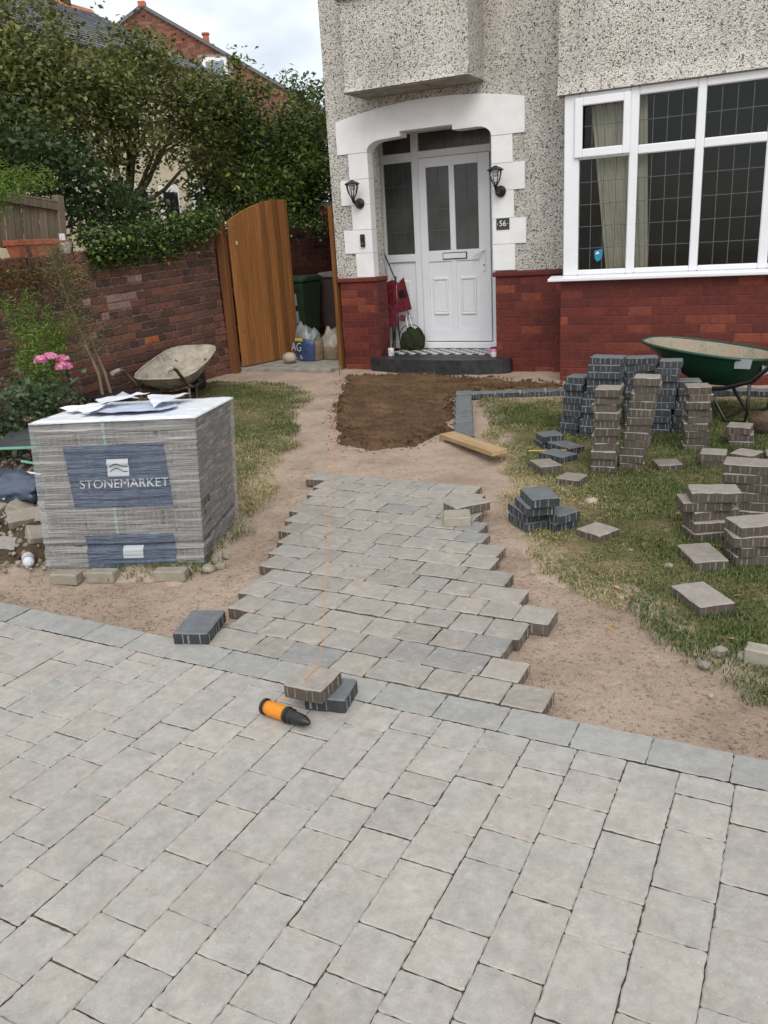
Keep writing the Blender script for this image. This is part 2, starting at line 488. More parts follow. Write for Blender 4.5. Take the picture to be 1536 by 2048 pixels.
M_SHED = wood_mat('maroon_painted_boards', srgb(88, 40, 38), srgb(112, 52, 48), srgb(128, 66, 60), False, (3, 60, 60), 0.2, 0.7)

def render_mat():
    """pebbledash: chips of pale and dark stone bedded in cement"""
    k = NT('pebbledash')
    p = k.coord('Object')
    wob = k.noise(p, 30, 3, 0.6, 'Color')
    ad = k.n('VectorMath', operation='MULTIPLY_ADD'); k.l(wob, ad.inputs[0]); ad.inputs[1].default_value = (0.02, 0.02, 0.02); k.l(p, ad.inputs[2])
    v = k.n('TexVoronoi', Scale=98.0); k.l(ad.outputs[0], v.inputs['Vector'])
    sep = k.n('SeparateColor'); k.l(v.outputs['Color'], sep.inputs[0])
    clump = k.noise(p, 9, 3, 0.6)
    f = k.math('ADD', sep.outputs[0], k.math('MULTIPLY', k.math('SUBTRACT', clump, 0.5), 0.25))
    c = k.ramp(f, [(0.0, srgb(96, 91, 86)), (0.09, srgb(134, 128, 121)), (0.16, srgb(186, 180, 172)), (0.24, srgb(219, 215, 207)), (0.7, srgb(229, 226, 219)), (0.92, srgb(238, 236, 232))], 'CONSTANT')
    v2 = k.n('TexVoronoi', Scale=175.0); k.l(ad.outputs[0], v2.inputs['Vector'])
    sp2 = k.n('SeparateColor'); k.l(v2.outputs['Color'], sp2.inputs[0])
    c = k.mix(k.ramp(sp2.outputs[1], [(0.86, 0.0), (0.87, 1.0)], 'CONSTANT'), c, k.mix(1.0, c, (0.62, 0.6, 0.58, 1), 'MULTIPLY'))
    st = k.noise(k.coord('Object', scale=(3.0, 3.0, 0.7)), 1.0, 4, 0.6)
    c = k.mix(1.0, c, k.ramp(st, [(0.3, 0.8), (0.62, 1.0)]), 'MULTIPLY')
    blot = k.noise(p, 1.3, 4, 0.6)
    c = k.mix(1.0, c, k.ramp(blot, [(0.3, (0.9, 0.88, 0.86, 1)), (0.6, (1.0, 1.0, 1.0, 1))]), 'MULTIPLY')
    hh = k.math('SUBTRACT', 1.0, v.outputs['Distance'])
    n = k.bump(v2.outputs['Distance'], 0.5, 0.004, k.bump(hh, 0.9, 0.011))
    return k.done(c, 0.9, n, 0.2)
M_DASH = render_mat()

def brick_mat(name, stops, island=False, marks=None, rough=0.85, bumpk=0.5):
    k = NT(name)
    co = k.coord('Object', rnd=True)
    c = k.ramp(k.rand(island), stops)
    n = k.noise(co, 24, 6, 0.65)
    c = k.mix(1.0, c, k.ramp(n, [(0.3, 0.68), (0.65, 1.08)]), 'MULTIPLY')
    p = k.world()
    g = k.noise(p, 3.1, 5, 0.6)
    c = k.mix(1.0, c, k.ramp(g, [(0.3, 0.82), (0.6, 1.05)]), 'MULTIPLY')
    if marks:
        m = k.noise(p, 46, 4, 0.6); m2 = k.noise(p, 1.4, 2, 0.5)
        f = k.math('MULTIPLY', k.ramp(m, [(0.69, 0.0), (0.73, 1.0)]), k.ramp(m2, [(0.45, 0.0), (0.6, 1.0)]))
        c = k.mix(k.math('MULTIPLY', f, 0.8), c, marks)
    return k.done(c, rough, k.bump(k.noise(co, 90, 4, 0.7), bumpk, 0.004, k.bump(n, bumpk, 0.008)), 0.3)
M_REDBRICK = brick_mat('red_painted_brick', [(0.0, srgb(92, 43, 38)), (0.3, srgb(102, 47, 41)), (0.7, srgb(110, 51, 43)), (0.9, srgb(118, 58, 47)), (1.0, srgb(134, 70, 52))], marks=srgb(196, 172, 160), rough=0.6, bumpk=0.25)
M_REDMORTAR = plain('red_painted_mortar', srgb(118, 70, 64), 0.8, 0.2, 0.25, 50, 0.4)
M_OLDBRICK = brick_mat('old_brown_brick', [(0.0, srgb(86, 65, 58)), (0.3, srgb(104, 75, 66)), (0.6, srgb(115, 81, 70)), (0.85, srgb(122, 84, 71)), (1.0, srgb(132, 88, 72))], marks=srgb(178, 166, 156))
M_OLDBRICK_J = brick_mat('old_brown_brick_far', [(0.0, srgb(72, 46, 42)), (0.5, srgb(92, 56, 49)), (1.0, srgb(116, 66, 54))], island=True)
M_PALEBRICK = brick_mat('whitened_brick', [(0.0, srgb(150, 118, 112)), (1.0, srgb(172, 142, 134))], marks=srgb(200, 192, 186))
M_ORANGEBRICK = brick_mat('orange_spalled_brick', [(0.0, srgb(176, 92, 58)), (1.0, srgb(186, 104, 66))])
M_OLDMORTAR = plain('old_grey_mortar', srgb(152, 146, 136), 0.95, 0.1, 0.3, 30, 0.6)
M_FARBRICK = brick_mat('gable_red_brick', [(0.0, srgb(112, 70, 60)), (0.5, srgb(130, 82, 70)), (1.0, srgb(148, 100, 84))], island=True)

M_WHITE = plain('white_upvc', (0.80, 0.81, 0.84, 1), 0.3, 0.5, 0.02, 6, 0.02)
M_WPAINT = plain('white_masonry_paint', (0.82, 0.82, 0.82, 1), 0.75, 0.3, 0.04, 8, 0.25)
M_BLACKPAINT = plain('black_step_paint', srgb(52, 52, 54), 0.55, 0.4, 0.3, 12, 0.3)
M_BLACK = plain('black_plastic', srgb(30, 30, 32), 0.4, 0.5, 0.2, 20, 0.05)
M_GREYMETAL = plain('lead_strip', srgb(92, 94, 93), 0.55, 0.4, 0.1, 30)
M_TILEW = plain('cream_tile', srgb(206, 204, 196), 0.45, 0.5, 0.1, 20)
M_TILEB = plain('dark_tile', srgb(56, 58, 60), 0.45, 0.5, 0.15, 20)
M_CONC = plain('concrete_slab', srgb(150, 146, 136), 0.92, 0.2, 0.2, 9, 0.5)
M_SLATE = NT('roof_slate')
_k = M_SLATE
_c = _k.ramp(_k.rand(island=True), [(0.0, srgb(84, 86, 92)), (0.5, srgb(104, 106, 112)), (1.0, srgb(120, 120, 124))])
M_SLATE = _k.done(_c, 0.7, None, 0.4)
M_CREAM = plain('cream_render', srgb(214, 204, 176), 0.9, 0.2, 0.08, 4, 0.3)
M_TERRA = plain('terracotta', srgb(180, 110, 82), 0.8, 0.3, 0.2, 14, 0.2)
M_WPOT = plain('glazed_cream_pot', srgb(196, 194, 180), 0.4, 0.5, 0.08, 14)
M_ROCK = plain('pale_stone', srgb(172, 160, 142), 0.9, 0.2, 0.2, 14, 0.6)
M_RUBBLE = plain('mortar_rubble', srgb(150, 142, 130), 0.95, 0.2, 0.25, 18, 0.8)
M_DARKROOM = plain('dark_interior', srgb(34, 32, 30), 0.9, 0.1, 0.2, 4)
M_CURTAIN = plain('cream_curtain', srgb(222, 217, 203), 0.9, 0.2, 0.06, 5, 0.1)

def glass_mat(name='window_glass', tint=(0.84, 0.85, 0.83, 1), rough=0.02, alpha=0.75):
    k = NT(name)
    k.t.nodes.remove(k.b)
    tr = k.n('BsdfTransparent'); tr.inputs[0].default_value = tint
    gl = k.n('BsdfGlossy'); gl.inputs['Roughness'].default_value = rough; gl.inputs['Color'].default_value = (0.9, 0.95, 0.95, 1)
    fr = k.n('Fresnel'); fr.inputs[0].default_value = 1.32
    m = k.n('MixShader')
    k.l(fr.outputs[0], m.inputs[0]); k.l(tr.outputs[0], m.inputs[1]); k.l(gl.outputs[0], m.inputs[2])
    k.l(m.outputs[0], k.t.nodes['Material Output'].inputs['Surface'])
    return k.m
M_GLASS = glass_mat()
def obscured_mat():
    k = NT('obscured_glass')
    n = k.noise(k.coord('Object'), 90, 3, 0.6)
    c = k.ramp(k.noise(k.coord('Object'), 3.0, 3), [(0.3, srgb(58, 62, 60)), (0.7, srgb(84, 88, 85))])
    return k.done(c, 0.12, k.bump(n, 0.35, 0.004), 0.5)
M_OBSC = obscured_mat()
M_LAMPGLASS = glass_mat('lantern_glass', (0.9, 0.9, 0.9, 1), 0.05)
def film_mat():
    """thin cloudy polythene"""
    k = NT('stretch_film')
    k.t.nodes.remove(k.b)
    p = k.coord('Object')
    n = k.noise(k.coord('Object', scale=(2.4, 6.0, 48)), 1.0, 5, 0.6)
    tr = k.n('BsdfTransparent'); tr.inputs[0].default_value = (0.93, 0.94, 0.95, 1)
    df = k.n('BsdfPrincipled'); df.inputs['Base Color'].default_value = (0.72, 0.73, 0.73, 1); df.inputs['Roughness'].default_value = 0.18
    nb = k.bump(n, 1.0, 0.03); k.l(nb, df.inputs['Normal'])
    f = k.ramp(n, [(0.34, 0.20), (0.50, 0.30), (0.62, 0.42), (0.74, 0.75)])
    m = k.n('MixShader')
    k.l(f, m.inputs[0]); k.l(tr.outputs[0], m.inputs[1]); k.l(df.outputs[0], m.inputs[2])
    k.l(m.outputs[0], k.t.nodes['Material Output'].inputs['Surface'])
    return k.m
M_FILM = film_mat()
M_SHEET = plain('white_polythene', srgb(234, 237, 243), 0.35, 0.5, 0.06, 7, 0.15)
def navy_mat():
    k = NT('navy_printed_film')
    n = k.noise(k.coord('Object', scale=(1.8, 4.0, 34)), 1.0, 5, 0.65)
    c = k.ramp(k.noise(k.coord('Object'), 12, 4), [(0.3, srgb(86, 97, 116)), (0.7, srgb(106, 116, 134))])
    return k.done(c, 0.24, k.bump(n, 1.0, 0.05), 0.5)
M_NAVY = navy_mat()
M_PRINT = plain('pale_print', srgb(178, 183, 186), 0.4, 0.4, 0.05, 10)
# ------------------------------------------------------------------ ground
def ground_z(P):
    y = P[:, 1]
    base = np.clip(SLOPE * (np.minimum(y, 9.0) - 2.355), 0, None) - 0.052
    n = vnoise(P, 1.7, 3, 3) * 0.012 + vnoise(P, 5.0, 5, 4) * 0.010 + vnoise(P, 17.0, 6, 3) * 0.005
    near = (y < 2.36) & (P[:, 0] < 3)
    return np.where(near, -0.085, base + n)
def gz(x, y):
    return float(ground_z(np.array([[x, y]]))[0])

xs = np.unique(np.concatenate([np.linspace(-300, -12, 14), np.linspace(-12, -5.4, 30), np.arange(-5.4, -3.6, 0.03), np.arange(-3.6, 0.6, 0.016), np.arange(0.6, 1.0, 0.03), np.linspace(1.0, 8, 14), np.linspace(8, 300, 12)]))
ys = np.unique(np.concatenate([np.linspace(-40, 0, 6), np.linspace(0, 2.3, 8), np.arange(2.34, 5.4, 0.016), np.arange(5.4, 8.9, 0.028), np.linspace(8.9, 14, 14), np.linspace(14, 400, 18)]))
GX, GY = np.meshgrid(xs, ys)
P = np.stack([GX.ravel(), GY.ravel()], 1)
Z = ground_z(P)
nx, ny = len(xs), len(ys)
idx = np.arange(nx * ny).reshape(ny, nx)
F = np.stack([idx[:-1, :-1].ravel(), idx[:-1, 1:].ravel(), idx[1:, 1:].ravel(), idx[1:, :-1].ravel()], 1)
struct(link('ground', np_mesh('ground', np.column_stack([P, Z]), F, M_SAND, True)))

def patch(name, poly, step, zf, mat, fuzz=0.05, lift=0.03, edge=0.18, seed=1):
    """a sheet laid on the ground inside an uneven outline, thinning out at its rim"""
    poly = [tuple(p) for p in poly]
    x0, x1 = min(p[0] for p in poly) - 0.1, max(p[0] for p in poly) + 0.1
    y0, y1 = min(p[1] for p in poly) - 0.1, max(p[1] for p in poly) + 0.1
    X = np.arange(x0, x1, step); Y = np.arange(y0, y1, step)
    gx, gy = np.meshgrid(X, Y); Q = np.stack([gx.ravel(), gy.ravel()], 1)
    d = poly_dist(Q, poly) + vnoise(Q, 5.0, seed, 4) * fuzz * 1.6
    t = np.clip(d / edge, 0, 1); t = t * t * (3 - 2 * t)
    z = ground_z(Q) - 0.012 + t * (lift + 0.012) + zf(Q) * np.clip(d / 0.06, 0, 1)
    keep = d > -0.01
    id2 = np.arange(len(Q)).reshape(len(Y), len(X))
    F = np.stack([id2[:-1, :-1].ravel(), id2[:-1, 1:].ravel(), id2[1:, 1:].ravel(), id2[1:, :-1].ravel()], 1)
    F = F[keep[F].all(1)]
    used = np.unique(F); re = -np.ones(len(Q), int); re[used] = np.arange(len(used))
    V = np.column_stack([Q, z])[used]
    me = np_mesh(name, V, re[F], mat, True)
    if len(me.vertices) == len(used):
        at = me.attributes.new('rim', 'FLOAT', 'POINT'); at.data.foreach_set('value', np.clip(d / 0.28, 0, 1)[used].astype(np.float32))
    return link(name, me)

LAWN_L = [(-6.5, 7.95), (-5.9, 7.98), (-5.15, 7.8), (-4.66, 7.3), (-4.2, 6.42), (-3.64, 5.42), (-3.25, 4.6), (-3.02, 4.05), (-2.74, 3.45), (-2.62, 3.05), (-2.75, 2.86), (-3.1, 2.78), (-3.5, 3.2), (-4.2, 4.4), (-5.5, 5.2), (-6.5, 6.0)]
LAWN_R = [(-2.85, 7.38), (-2.42, 6.35), (-2.08, 5.62), (-1.76, 4.92), (-1.46, 4.13), (-1.22, 3.7), (-0.93, 3.36), (-0.6, 3.25), (-0.46, 3.0), (-0.24, 2.88), (-0.06, 2.70), (0.4, 2.58), (2.6, 2.6), (2.6, 7.75), (-0.4, 7.85), (-2.05, 7.6)]
struct(patch('lawn', LAWN_L, 0.035, lambda Q: vnoise(Q, 4, 8, 3) * 0.01, M_SOIL, 0.06, 0.02, seed=2))
struct(patch('lawn', LAWN_R, 0.035, lambda Q: vnoise(Q, 4, 9, 3) * 0.012, M_SOIL, 0.07, 0.022, seed=4))

DARK = [(-4.9, 8.42), (-4.5, 7.6), (-4.1, 6.78), (-3.75, 6.2), (-3.36, 5.58), (-3.0, 5.42), (-2.62, 5.72), (-2.62, 6.2), (-2.85, 6.9), (-3.12, 7.52), (-2.95, 7.8), (-2.3, 8.02), (-1.6, 8.15), (-1.6, 8.28), (-2.4, 8.30), (-3.0, 8.40), (-3.4, 8.52), (-4.2, 8.56)]
def dz(Q):
    return vnoise(Q, 2.4, 21, 3) * 0.022 + vnoise(Q, 9.0, 22, 4) * 0.026 + np.abs(vnoise(Q, 24, 23, 2)) * 0.02
struct(patch('damp_sand_bed', DARK, 0.022, dz, M_DSAND, 0.06, 0.034, 0.14, seed=7))
# crumbs of damp sand scattered round the bed
def crumbs(name, n, gen, mat, smin, smax, seed):
    r = np.random.default_rng(seed); Q = gen(r, n); n = len(Q)
    base = np.array([(1, 0, 0), (-1, 0, 0), (0, 1, 0), (0, -1, 0), (0, 0, 1), (0, 0, -1)], float)
    fc = np.array([(0, 2, 4), (2, 1, 4), (1, 3, 4), (3, 0, 4), (2, 0, 5), (1, 2, 5), (3, 1, 5), (0, 3, 5)])
    s = r.uniform(smin, smax, n) ** 1.0
    V = base[None] * s[:, None, None] * r.uniform(0.6, 1.3, (n, 6, 1))
    a = r.uniform(0, 6.28, n); c, si = np.cos(a), np.sin(a)
    x = V[..., 0] * c[:, None] - V[..., 1] * si[:, None]; y = V[..., 0] * si[:, None] + V[..., 1] * c[:, None]
    V = np.stack([x, y, V[..., 2] * 0.75], -1)
    V += np.column_stack([Q, ground_z(Q) + s * 0.35])[:, None]
    F = (fc[None] + (np.arange(n) * 6)[:, None, None]).reshape(-1, 3)
    return np_mesh(name, V.reshape(-1, 3), F, mat)
def rim(r, n):
    Q = np.column_stack([r.uniform(-5.1, -1.5, n * 9), r.uniform(5.1, 8.8, n * 9)])
    d = poly_dist(Q, DARK)
    k = (d < 0.03) & (r.random(len(Q)) < np.exp(-np.abs(d) / 0.035))
    return Q[k][:n]
o = stuff(link('sand_crumbs', crumbs('sand_crumbs', 1500, rim, M_DSAND, 0.003, 0.010, 5)))
def onbed(r, n):
    Q = np.column_stack([r.uniform(-5.0, -2.2, n * 3), r.uniform(5.3, 8.6, n * 3)]); return Q[poly_dist(Q, DARK) > 0.03][:n]
me2 = crumbs('sand_lumps', 2200, onbed, M_DSAND, 0.006, 0.02, 8)
co2 = np.empty(len(me2.vertices) * 3, np.float32); me2.vertices.foreach_get('co', co2); co2 = co2.reshape(-1, 3); co2[:, 2] += 0.034 + dz(co2[:, :2]) - 0.006; me2.vertices.foreach_set('co', co2.ravel())
o2 = stuff(link('sand_lumps', me2)); tag(o2, 'small clods lying on the dark damp sand bed', 'sand')
tag(o, 'dark damp sand crumbs scattered round the edge of the dark sand bed', 'sand')
def grit(r, n):
    Q = np.column_stack([r.uniform(-3.6, 0.6, n * 4), 2.37 + np.abs(r.normal(0, 1.3, n * 4))])
    k = (poly_dist(Q, LAWN_R) < 0.05) & (poly_dist(Q, LAWN_L) < 0.0)
    return Q[k][:n]
o = stuff(link('grit', crumbs('grit', 7000, grit, M_SAND, 0.002, 0.0075, 6)))
tag(o, 'fine grit and small lumps lying on the pale bare sand', 'grit')

# ------------------------------------------------------------------ grass
def grass(name, poly, dens, label, seed, dryf, hmin=0.016, hmax=0.042, avoid=()):
    r = np.random.default_rng(seed)
    x0, x1 = min(p[0] for p in poly) - 0.1, max(p[0] for p in poly) + 0.1
    y0, y1 = min(p[1] for p in poly) - 0.1, max(p[1] for p in poly) + 0.1
    n = int((x1 - x0) * (y1 - y0) * dens)
    Q = np.column_stack([r.uniform(x0, x1, n), r.uniform(y0, y1, n)])
    d = poly_dist(Q, poly) + vnoise(Q, 5.0, seed, 4) * 0.14
    cov = np.clip((vnoise(Q, 2.3, seed + 3, 4) + 0.62) * 1.7, 0.22, 1)
    keep = (r.random(n) < np.clip(d / 0.12, 0, 1)) & (r.random(n) < cov)
    # thin out with distance
    keep &= r.random(n) < np.clip(1.25 - (Q[:, 1] - 3.0) * 0.11, 0.45, 1)
    keep &= (Q[:, 0] < 0.045 * Q[:, 1] + 0.3)
    Q = Q[keep]; d = d[keep]; n = len(Q)
    dry = np.clip(dryf(Q) + r.normal(0, 0.28, n), 0, 1)
    h = r.uniform(hmin, hmax, n) * (0.75 + 0.5 * np.clip(vnoise(Q, 3.0, seed + 9, 3) + 0.5, 0, 1)) * (1 - 0.3 * dry)
    wd = r.uniform(0.0014, 0.0028, n)
    a = r.uniform(0, 2 * np.pi, n); ln = r.uniform(0.4, 1.7, n) * (0.75 + 1.0 * dry)
    dx, dy = np.cos(a), np.sin(a); px, py = -dy, dx
    z0 = ground_z(Q) + 0.012
    B = np.column_stack([Q, z0])
    perp = np.column_stack([px, py, np.zeros(n)]) * wd[:, None]
    mid = B + np.column_stack([dx * h * ln * 0.32, dy * h * ln * 0.32, h * 0.62])
    tip = B + np.column_stack([dx * h * ln * 0.95, dy * h * ln * 0.95, h * np.clip(1.1 - 0.42 * ln, 0.16, 1)])
    V = np.stack([B - perp, B + perp, mid + perp * 0.8, mid - perp * 0.8, tip], 1).reshape(-1, 3)
    k = np.arange(n) * 5
    F = np.concatenate([np.stack([k, k + 1, k + 2], 1), np.stack([k, k + 2, k + 3], 1), np.stack([k + 3, k + 2, k + 4], 1)])
    me = np_mesh(name, V, F, M_GRASS)
    at = me.attributes.new('dry', 'FLOAT', 'POINT'); at.data.foreach_set('value', np.repeat(dry, 5).astype(np.float32))
    o = stuff(link(name, me))
    return tag(o, label, 'grass')
def dry_r(Q):
    e = poly_dist(Q, LAWN_R)
    # worn and straw coloured beside the path, greener under and between the stacks
    v = 0.72 - e * 1.0 + vnoise(Q, 1.6, 31, 4) * 0.85
    v = np.where(Q[:, 1] > 6.4, v - 0.35, v)
    v = np.where((Q[:, 1] < 3.6) & (Q[:, 0] > -0.62), v - 0.6, v)
    return v
def dry_l(Q):
    e = poly_dist(Q, LAWN_L)
    return 0.45 - e * 0.3 + vnoise(Q, 1.8, 33, 4) * 0.9 - np.clip((Q[:, 1] - 6.6) * 0.5, 0, 0.6) - np.clip((4.2 - Q[:, 1]) * 0.7, 0, 0.5)
grass('grass', LAWN_R, 15000, 'patchy green and straw coloured lawn grass round the block stacks', 41, dry_r)
grass('grass', LAWN_L, 12000, 'green and yellowing lawn grass behind the wrapped pallet', 43, dry_l)

# ------------------------------------------------------------------ concrete paving blocks
def paver_mesh(name, L, W, T, mats, seed, nibs=True, rough=0.0012, cham=0.0045, per=0.03):
    r = random.Random(seed)
    pts = []
    rc = 0.0045
    def edge(ax, ay, bx, by, nx_, ny_):
        n = max(2, int(math.hypot(bx - ax, by - ay) / per))
        for i in range(n):
            t = (i + 0.5) / n
            j = r.gauss(0, rough)
            pts.append((ax + (bx - ax) * t + nx_ * j, ay + (by - ay) * t + ny_ * j))
    l, w_ = L / 2, W / 2
    pts.append((-l + rc, -w_)); edge(-l + rc, -w_, l - rc, -w_, 0, 1); pts.append((l - rc, -w_)); pts.append((l, -w_ + rc))
    edge(l, -w_ + rc, l, w_ - rc, 1, 0); pts.append((l, w_ - rc)); pts.append((l - rc, w_))
    edge(l - rc, w_, -l + rc, w_, 0, 1); pts.append((-l + rc, w_)); pts.append((-l, w_ - rc))
    edge(-l, w_ - rc, -l, -w_ + rc, 1, 0); pts.append((-l, -w_ + rc))
    n = len(pts)
    m = MB()
    def inset(p, k):
        return (p[0] * (1 - k / l), p[1] * (1 - k / w_))
    top = []
    for p in pts:
        q = inset(p, cham * r.uniform(0.7, 1.7)); top.append((q[0], q[1], 0.0))
    midr = [(p[0], p[1], -cham * r.uniform(0.6, 1.6)) for p in pts]
    bot = [(p[0], p[1], -T) for p in pts]
    V = top + midr + bot + [(0, 0, 0.0)]
    fs = [(i, (i + 1) % n, 3 * n) for i in range(n)]
    mi = [0] * n
    for i in range(n):
        j = (i + 1) % n
        fs.append((n + i, n + j, j, i)); mi.append(0)
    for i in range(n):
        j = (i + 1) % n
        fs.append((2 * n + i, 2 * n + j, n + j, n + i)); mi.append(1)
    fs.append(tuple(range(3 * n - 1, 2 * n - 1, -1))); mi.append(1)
    m.add(V, fs); m.mi = mi
    if nibs:
        m.cur = 2
        for (ax, ln) in (('x', L), ('y', W)):
            for sgn in (-1, 1):
                t = -ln / 2 + r.uniform(0.012, 0.035)
                while t < ln / 2 - 0.014:
                    wd = r.choice((0.0035, 0.005, 0.009))
                    z1 = -r.uniform(0.006, 0.011); z0 = -T + r.uniform(0.0, 0.006)
                    pr = 0.0016
                    if ax == 'x': m.box(t - wd / 2, t + wd / 2, sgn * w_ - pr, sgn * w_ + pr, z0, z1)
                    else: m.box(sgn * l - pr, sgn * l + pr, t - wd / 2, t + wd / 2, z0, z1)
                    t += r.uniform(0.022, 0.052)
    return m.mesh(name, list(mats), recalc=True)

LG, MD, SM = 0.2295, 0.153, 0.1155     # three block lengths on a 153 mm course
_pv = {}
def pv(kind, L, var=None, W=0.153, T=0.05, seed=0, **kw):
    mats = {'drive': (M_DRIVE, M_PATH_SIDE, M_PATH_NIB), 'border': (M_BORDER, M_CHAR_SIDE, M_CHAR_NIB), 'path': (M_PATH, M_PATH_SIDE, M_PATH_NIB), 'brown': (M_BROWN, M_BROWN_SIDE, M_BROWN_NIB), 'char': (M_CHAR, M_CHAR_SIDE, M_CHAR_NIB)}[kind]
    key = (kind, round(L, 3), round(W, 3), var)
    if key not in _pv:
        _pv[key] = paver_mesh('paving_block', L - (0.0022 if kind in ('drive', 'border') else 0.0032), W - (0.0018 if kind in ('drive', 'border') else 0.0028), T, mats, zlib.crc32(repr(key).encode()) % 9999 + seed, nibs=kind not in ('drive', 'border'), **kw)
    return _pv[key]

# driveway: courses running towards the house, joints as laid
JOINTS = {-1: [1.412, 1.64, 1.789, 2.022], 0: [1.33, 1.559, 1.712, 1.941, 2.097], 1: [1.256, 1.485, 1.639, 1.865, 2.023], 2: [1.33, 1.558, 1.786, 1.937, 2.094], 3: [1.247, 1.405, 1.626, 1.747, 1.897, 2.052], 4: [1.172, 1.325, 1.556, 1.706, 1.935, 2.096], 5: [1.016, 1.13, 1.248, 1.477, 1.628, 1.782, 1.898, 2.054], 6: [0.941, 1.093, 1.327, 1.559, 1.707, 1.864, 2.09], 7: [0.866, 1.019, 1.169, 1.401, 1.631, 1.79, 1.945, 2.06], 8: [0.939, 1.095, 1.33, 1.555, 1.714, 1.945], 9: [0.863, 1.017, 1.248, 1.48, 1.632, 1.861, 2.09], 10: [0.976, 1.13, 1.364, 1.592, 1.75, 1.91, 2.149], 11: [1.21, 1.439, 1.672, 1.826, 2.058], 12: [1.324, 1.554, 1.714, 1.946, 2.175], 13: [1.482, 1.636, 1.792, 2.028], 14: [1.556, 1.713, 1.865, 1.982, 2.137], 15: [1.674, 1.902, 2.067], 16: [1.794, 2.025], 17: [1.71, 1.865, 2.095], 18: [1.754, 1.984]}
b = MB(); b.box(-4.6, 0.9, -0.2, 2.35, -0.09, -0.008)
def joint_mat():
    k = NT('joint_sand'); p = k.world(); g = k.noise(p, 200, 3, 0.7)
    return k.done(k.ramp(g, [(0.3, srgb(78, 71, 64)), (0.7, srgb(124, 114, 102))]), 0.95, k.bump(g, 0.5, 0.003), 0.1)
M_JOINT = joint_mat()
drive = struct(b.build('driveway', M_JOINT))
rr = random.Random(3)
def lay(parent, me, x, y, z, rz, tilt=0.003, j=0.0006):
    o = link('paving_block', me, parent)
    o.location = (x + rr.gauss(0, j), y + rr.gauss(0, j), z + rr.gauss(0, 0.0009))
    o.rotation_euler = (rr.gauss(0, tilt), rr.gauss(0, tilt), rz + rr.gauss(0, 0.0022))
    return o
for c in range(-6, 22):
    x1 = -0.087 - 0.1512 * c; xm = x1 - 0.0756
    js = list(JOINTS.get(c, []))
    if not js: js = [1.9 + rr.uniform(0, 0.2)]
    # the near limit follows the foot of the picture plus a margin
    ymin = max(0.25, 0.85 + (xm + 1.4) * 0.42 - 0.55)
    while js[0] > ymin: js.insert(0, js[0] - rr.choice((LG, LG, MD, MD, SM)))
    # fill a course up to the border
    while 2.2 - js[-1] > 0.245: js.append(js[-1] + rr.choice((LG, MD, MD)))
    if 2.2 - js[-1] > 0.05: js.append(2.2)
    else: js[-1] = 2.2
    for a, bb in zip(js[:-1], js[1:]):
        if bb - a < 0.03: continue
        L = bb - a
        L = round(L * 400) / 400
        me = pv('drive', L, rr.randrange(4), W=0.1512, per=0.014, rough=0.0009, cham=0.0026)
        lay(drive, me, xm, (a + bb) / 2, 0, math.pi / 2 + (math.pi if rr.random() < 0.5 else 0), 0.0035)
# border course along the edge
for i in range(-5, 19):
    xa = -0.103 - 0.2345 * i
    lay(drive, pv('border', 0.2345, rr.randrange(4), W=0.150, per=0.016, rough=0.0010, cham=0.0026), xa - 0.117, 2.279, 0.0005, math.pi if rr.random() < 0.5 else 0)

# garden path: courses across, ragged ends not yet cut
ROWS = [(-2.13, -0.700), (-2.15, -0.746), (-2.12, -0.956), (-2.24, -0.936), (-2.31, -0.862), (-2.33, -1.035), (-2.42, -1.159), (-2.46, -1.284), (-2.55, -1.305), (-2.62, -1.442), (-2.68, -1.51), (-2.75, -1.55), (-2.86, -1.61), (-2.97, -1.70), (-3.06, -1.82)]
RIGHT = [-0.70, -0.838, -0.956, -0.936, -0.862, -1.035, -1.159, -1.284, -1.305, -1.442, -1.51, -1.60, -1.655, -1.70, -1.78]
LEFT = [-2.16, -2.10, -2.23, -2.31, -2.30, -2.40, -2.46, -2.54, -2.60, -2.65, -2.70, -2.76, -2.80, -2.88, -2.98]
b = MB()
for k in range(15):
    y0 = 2.358 + 0.1548 * k
    b.box(LEFT[k] + 0.03, RIGHT[k] - 0.03, y0 + 0.004, y0 + 0.1508, lev(y0) - 0.09, lev(y0) - 0.022)
path = struct(b.build('path', M_JOINT))
pr_ = random.Random(12)
for k in range(15):
    y = 2.358 + 0.1548 * (k + 0.5)
    lo, hi = LEFT[k], RIGHT[k]
    # choose a run of block lengths that fills the course
    best = None
    for t in range(400):
        run = []; s = 0
        while s < (hi - lo) - 0.04:
            L = pr_.choice((LG, LG, LG, MD, MD, SM * 1.32)); run.append(L); s += L
        e = abs(s - (hi - lo))
        if best is None or e < best[0]: best = (e, run, s)
    x = hi - best[2]
    for L in best[1]:
        me = pv('path', L, pr_.randrange(4), W=0.1535)
        lay(path, me, x + L / 2, y + pr_.gauss(0, 0.001), lev(y) + 0.001, math.pi if pr_.random() < 0.5 else 0, 0.006)
        x += L
# ------------------------------------------------------------------ the house
FY = 8.95        # front wall
BY = 8.44        # bay front
DY = 9.70        # door plane
house = empty('house', (-5.2, FY, 0.05), label='pebbledashed house with white door surround, bay window and red painted brick base', cat='house')
house_off = Vector(house.location)
def hpart(name, mb, mat, parent=None, **kw):
    """part of the house, built in world coordinates"""
    o = mb.build(name, mat, None, **kw)
    p = parent or house
    o.parent = p
    o.matrix_parent_inverse = world_of(p).inverted()
    return o
def world_of(o):
    m = Matrix.Translation(o.location) @ o.rotation_euler.to_matrix().to_4x4()
    if o.parent is not None:
        m = world_of(o.parent) @ o.matrix_parent_inverse @ m
    return m
def hempty(name, loc, parent=None):
    o = empty(name, (0, 0, 0))
    p = parent or house
    o.parent = p
    o.location = Vector(loc) - world_of(p).translation
    return o

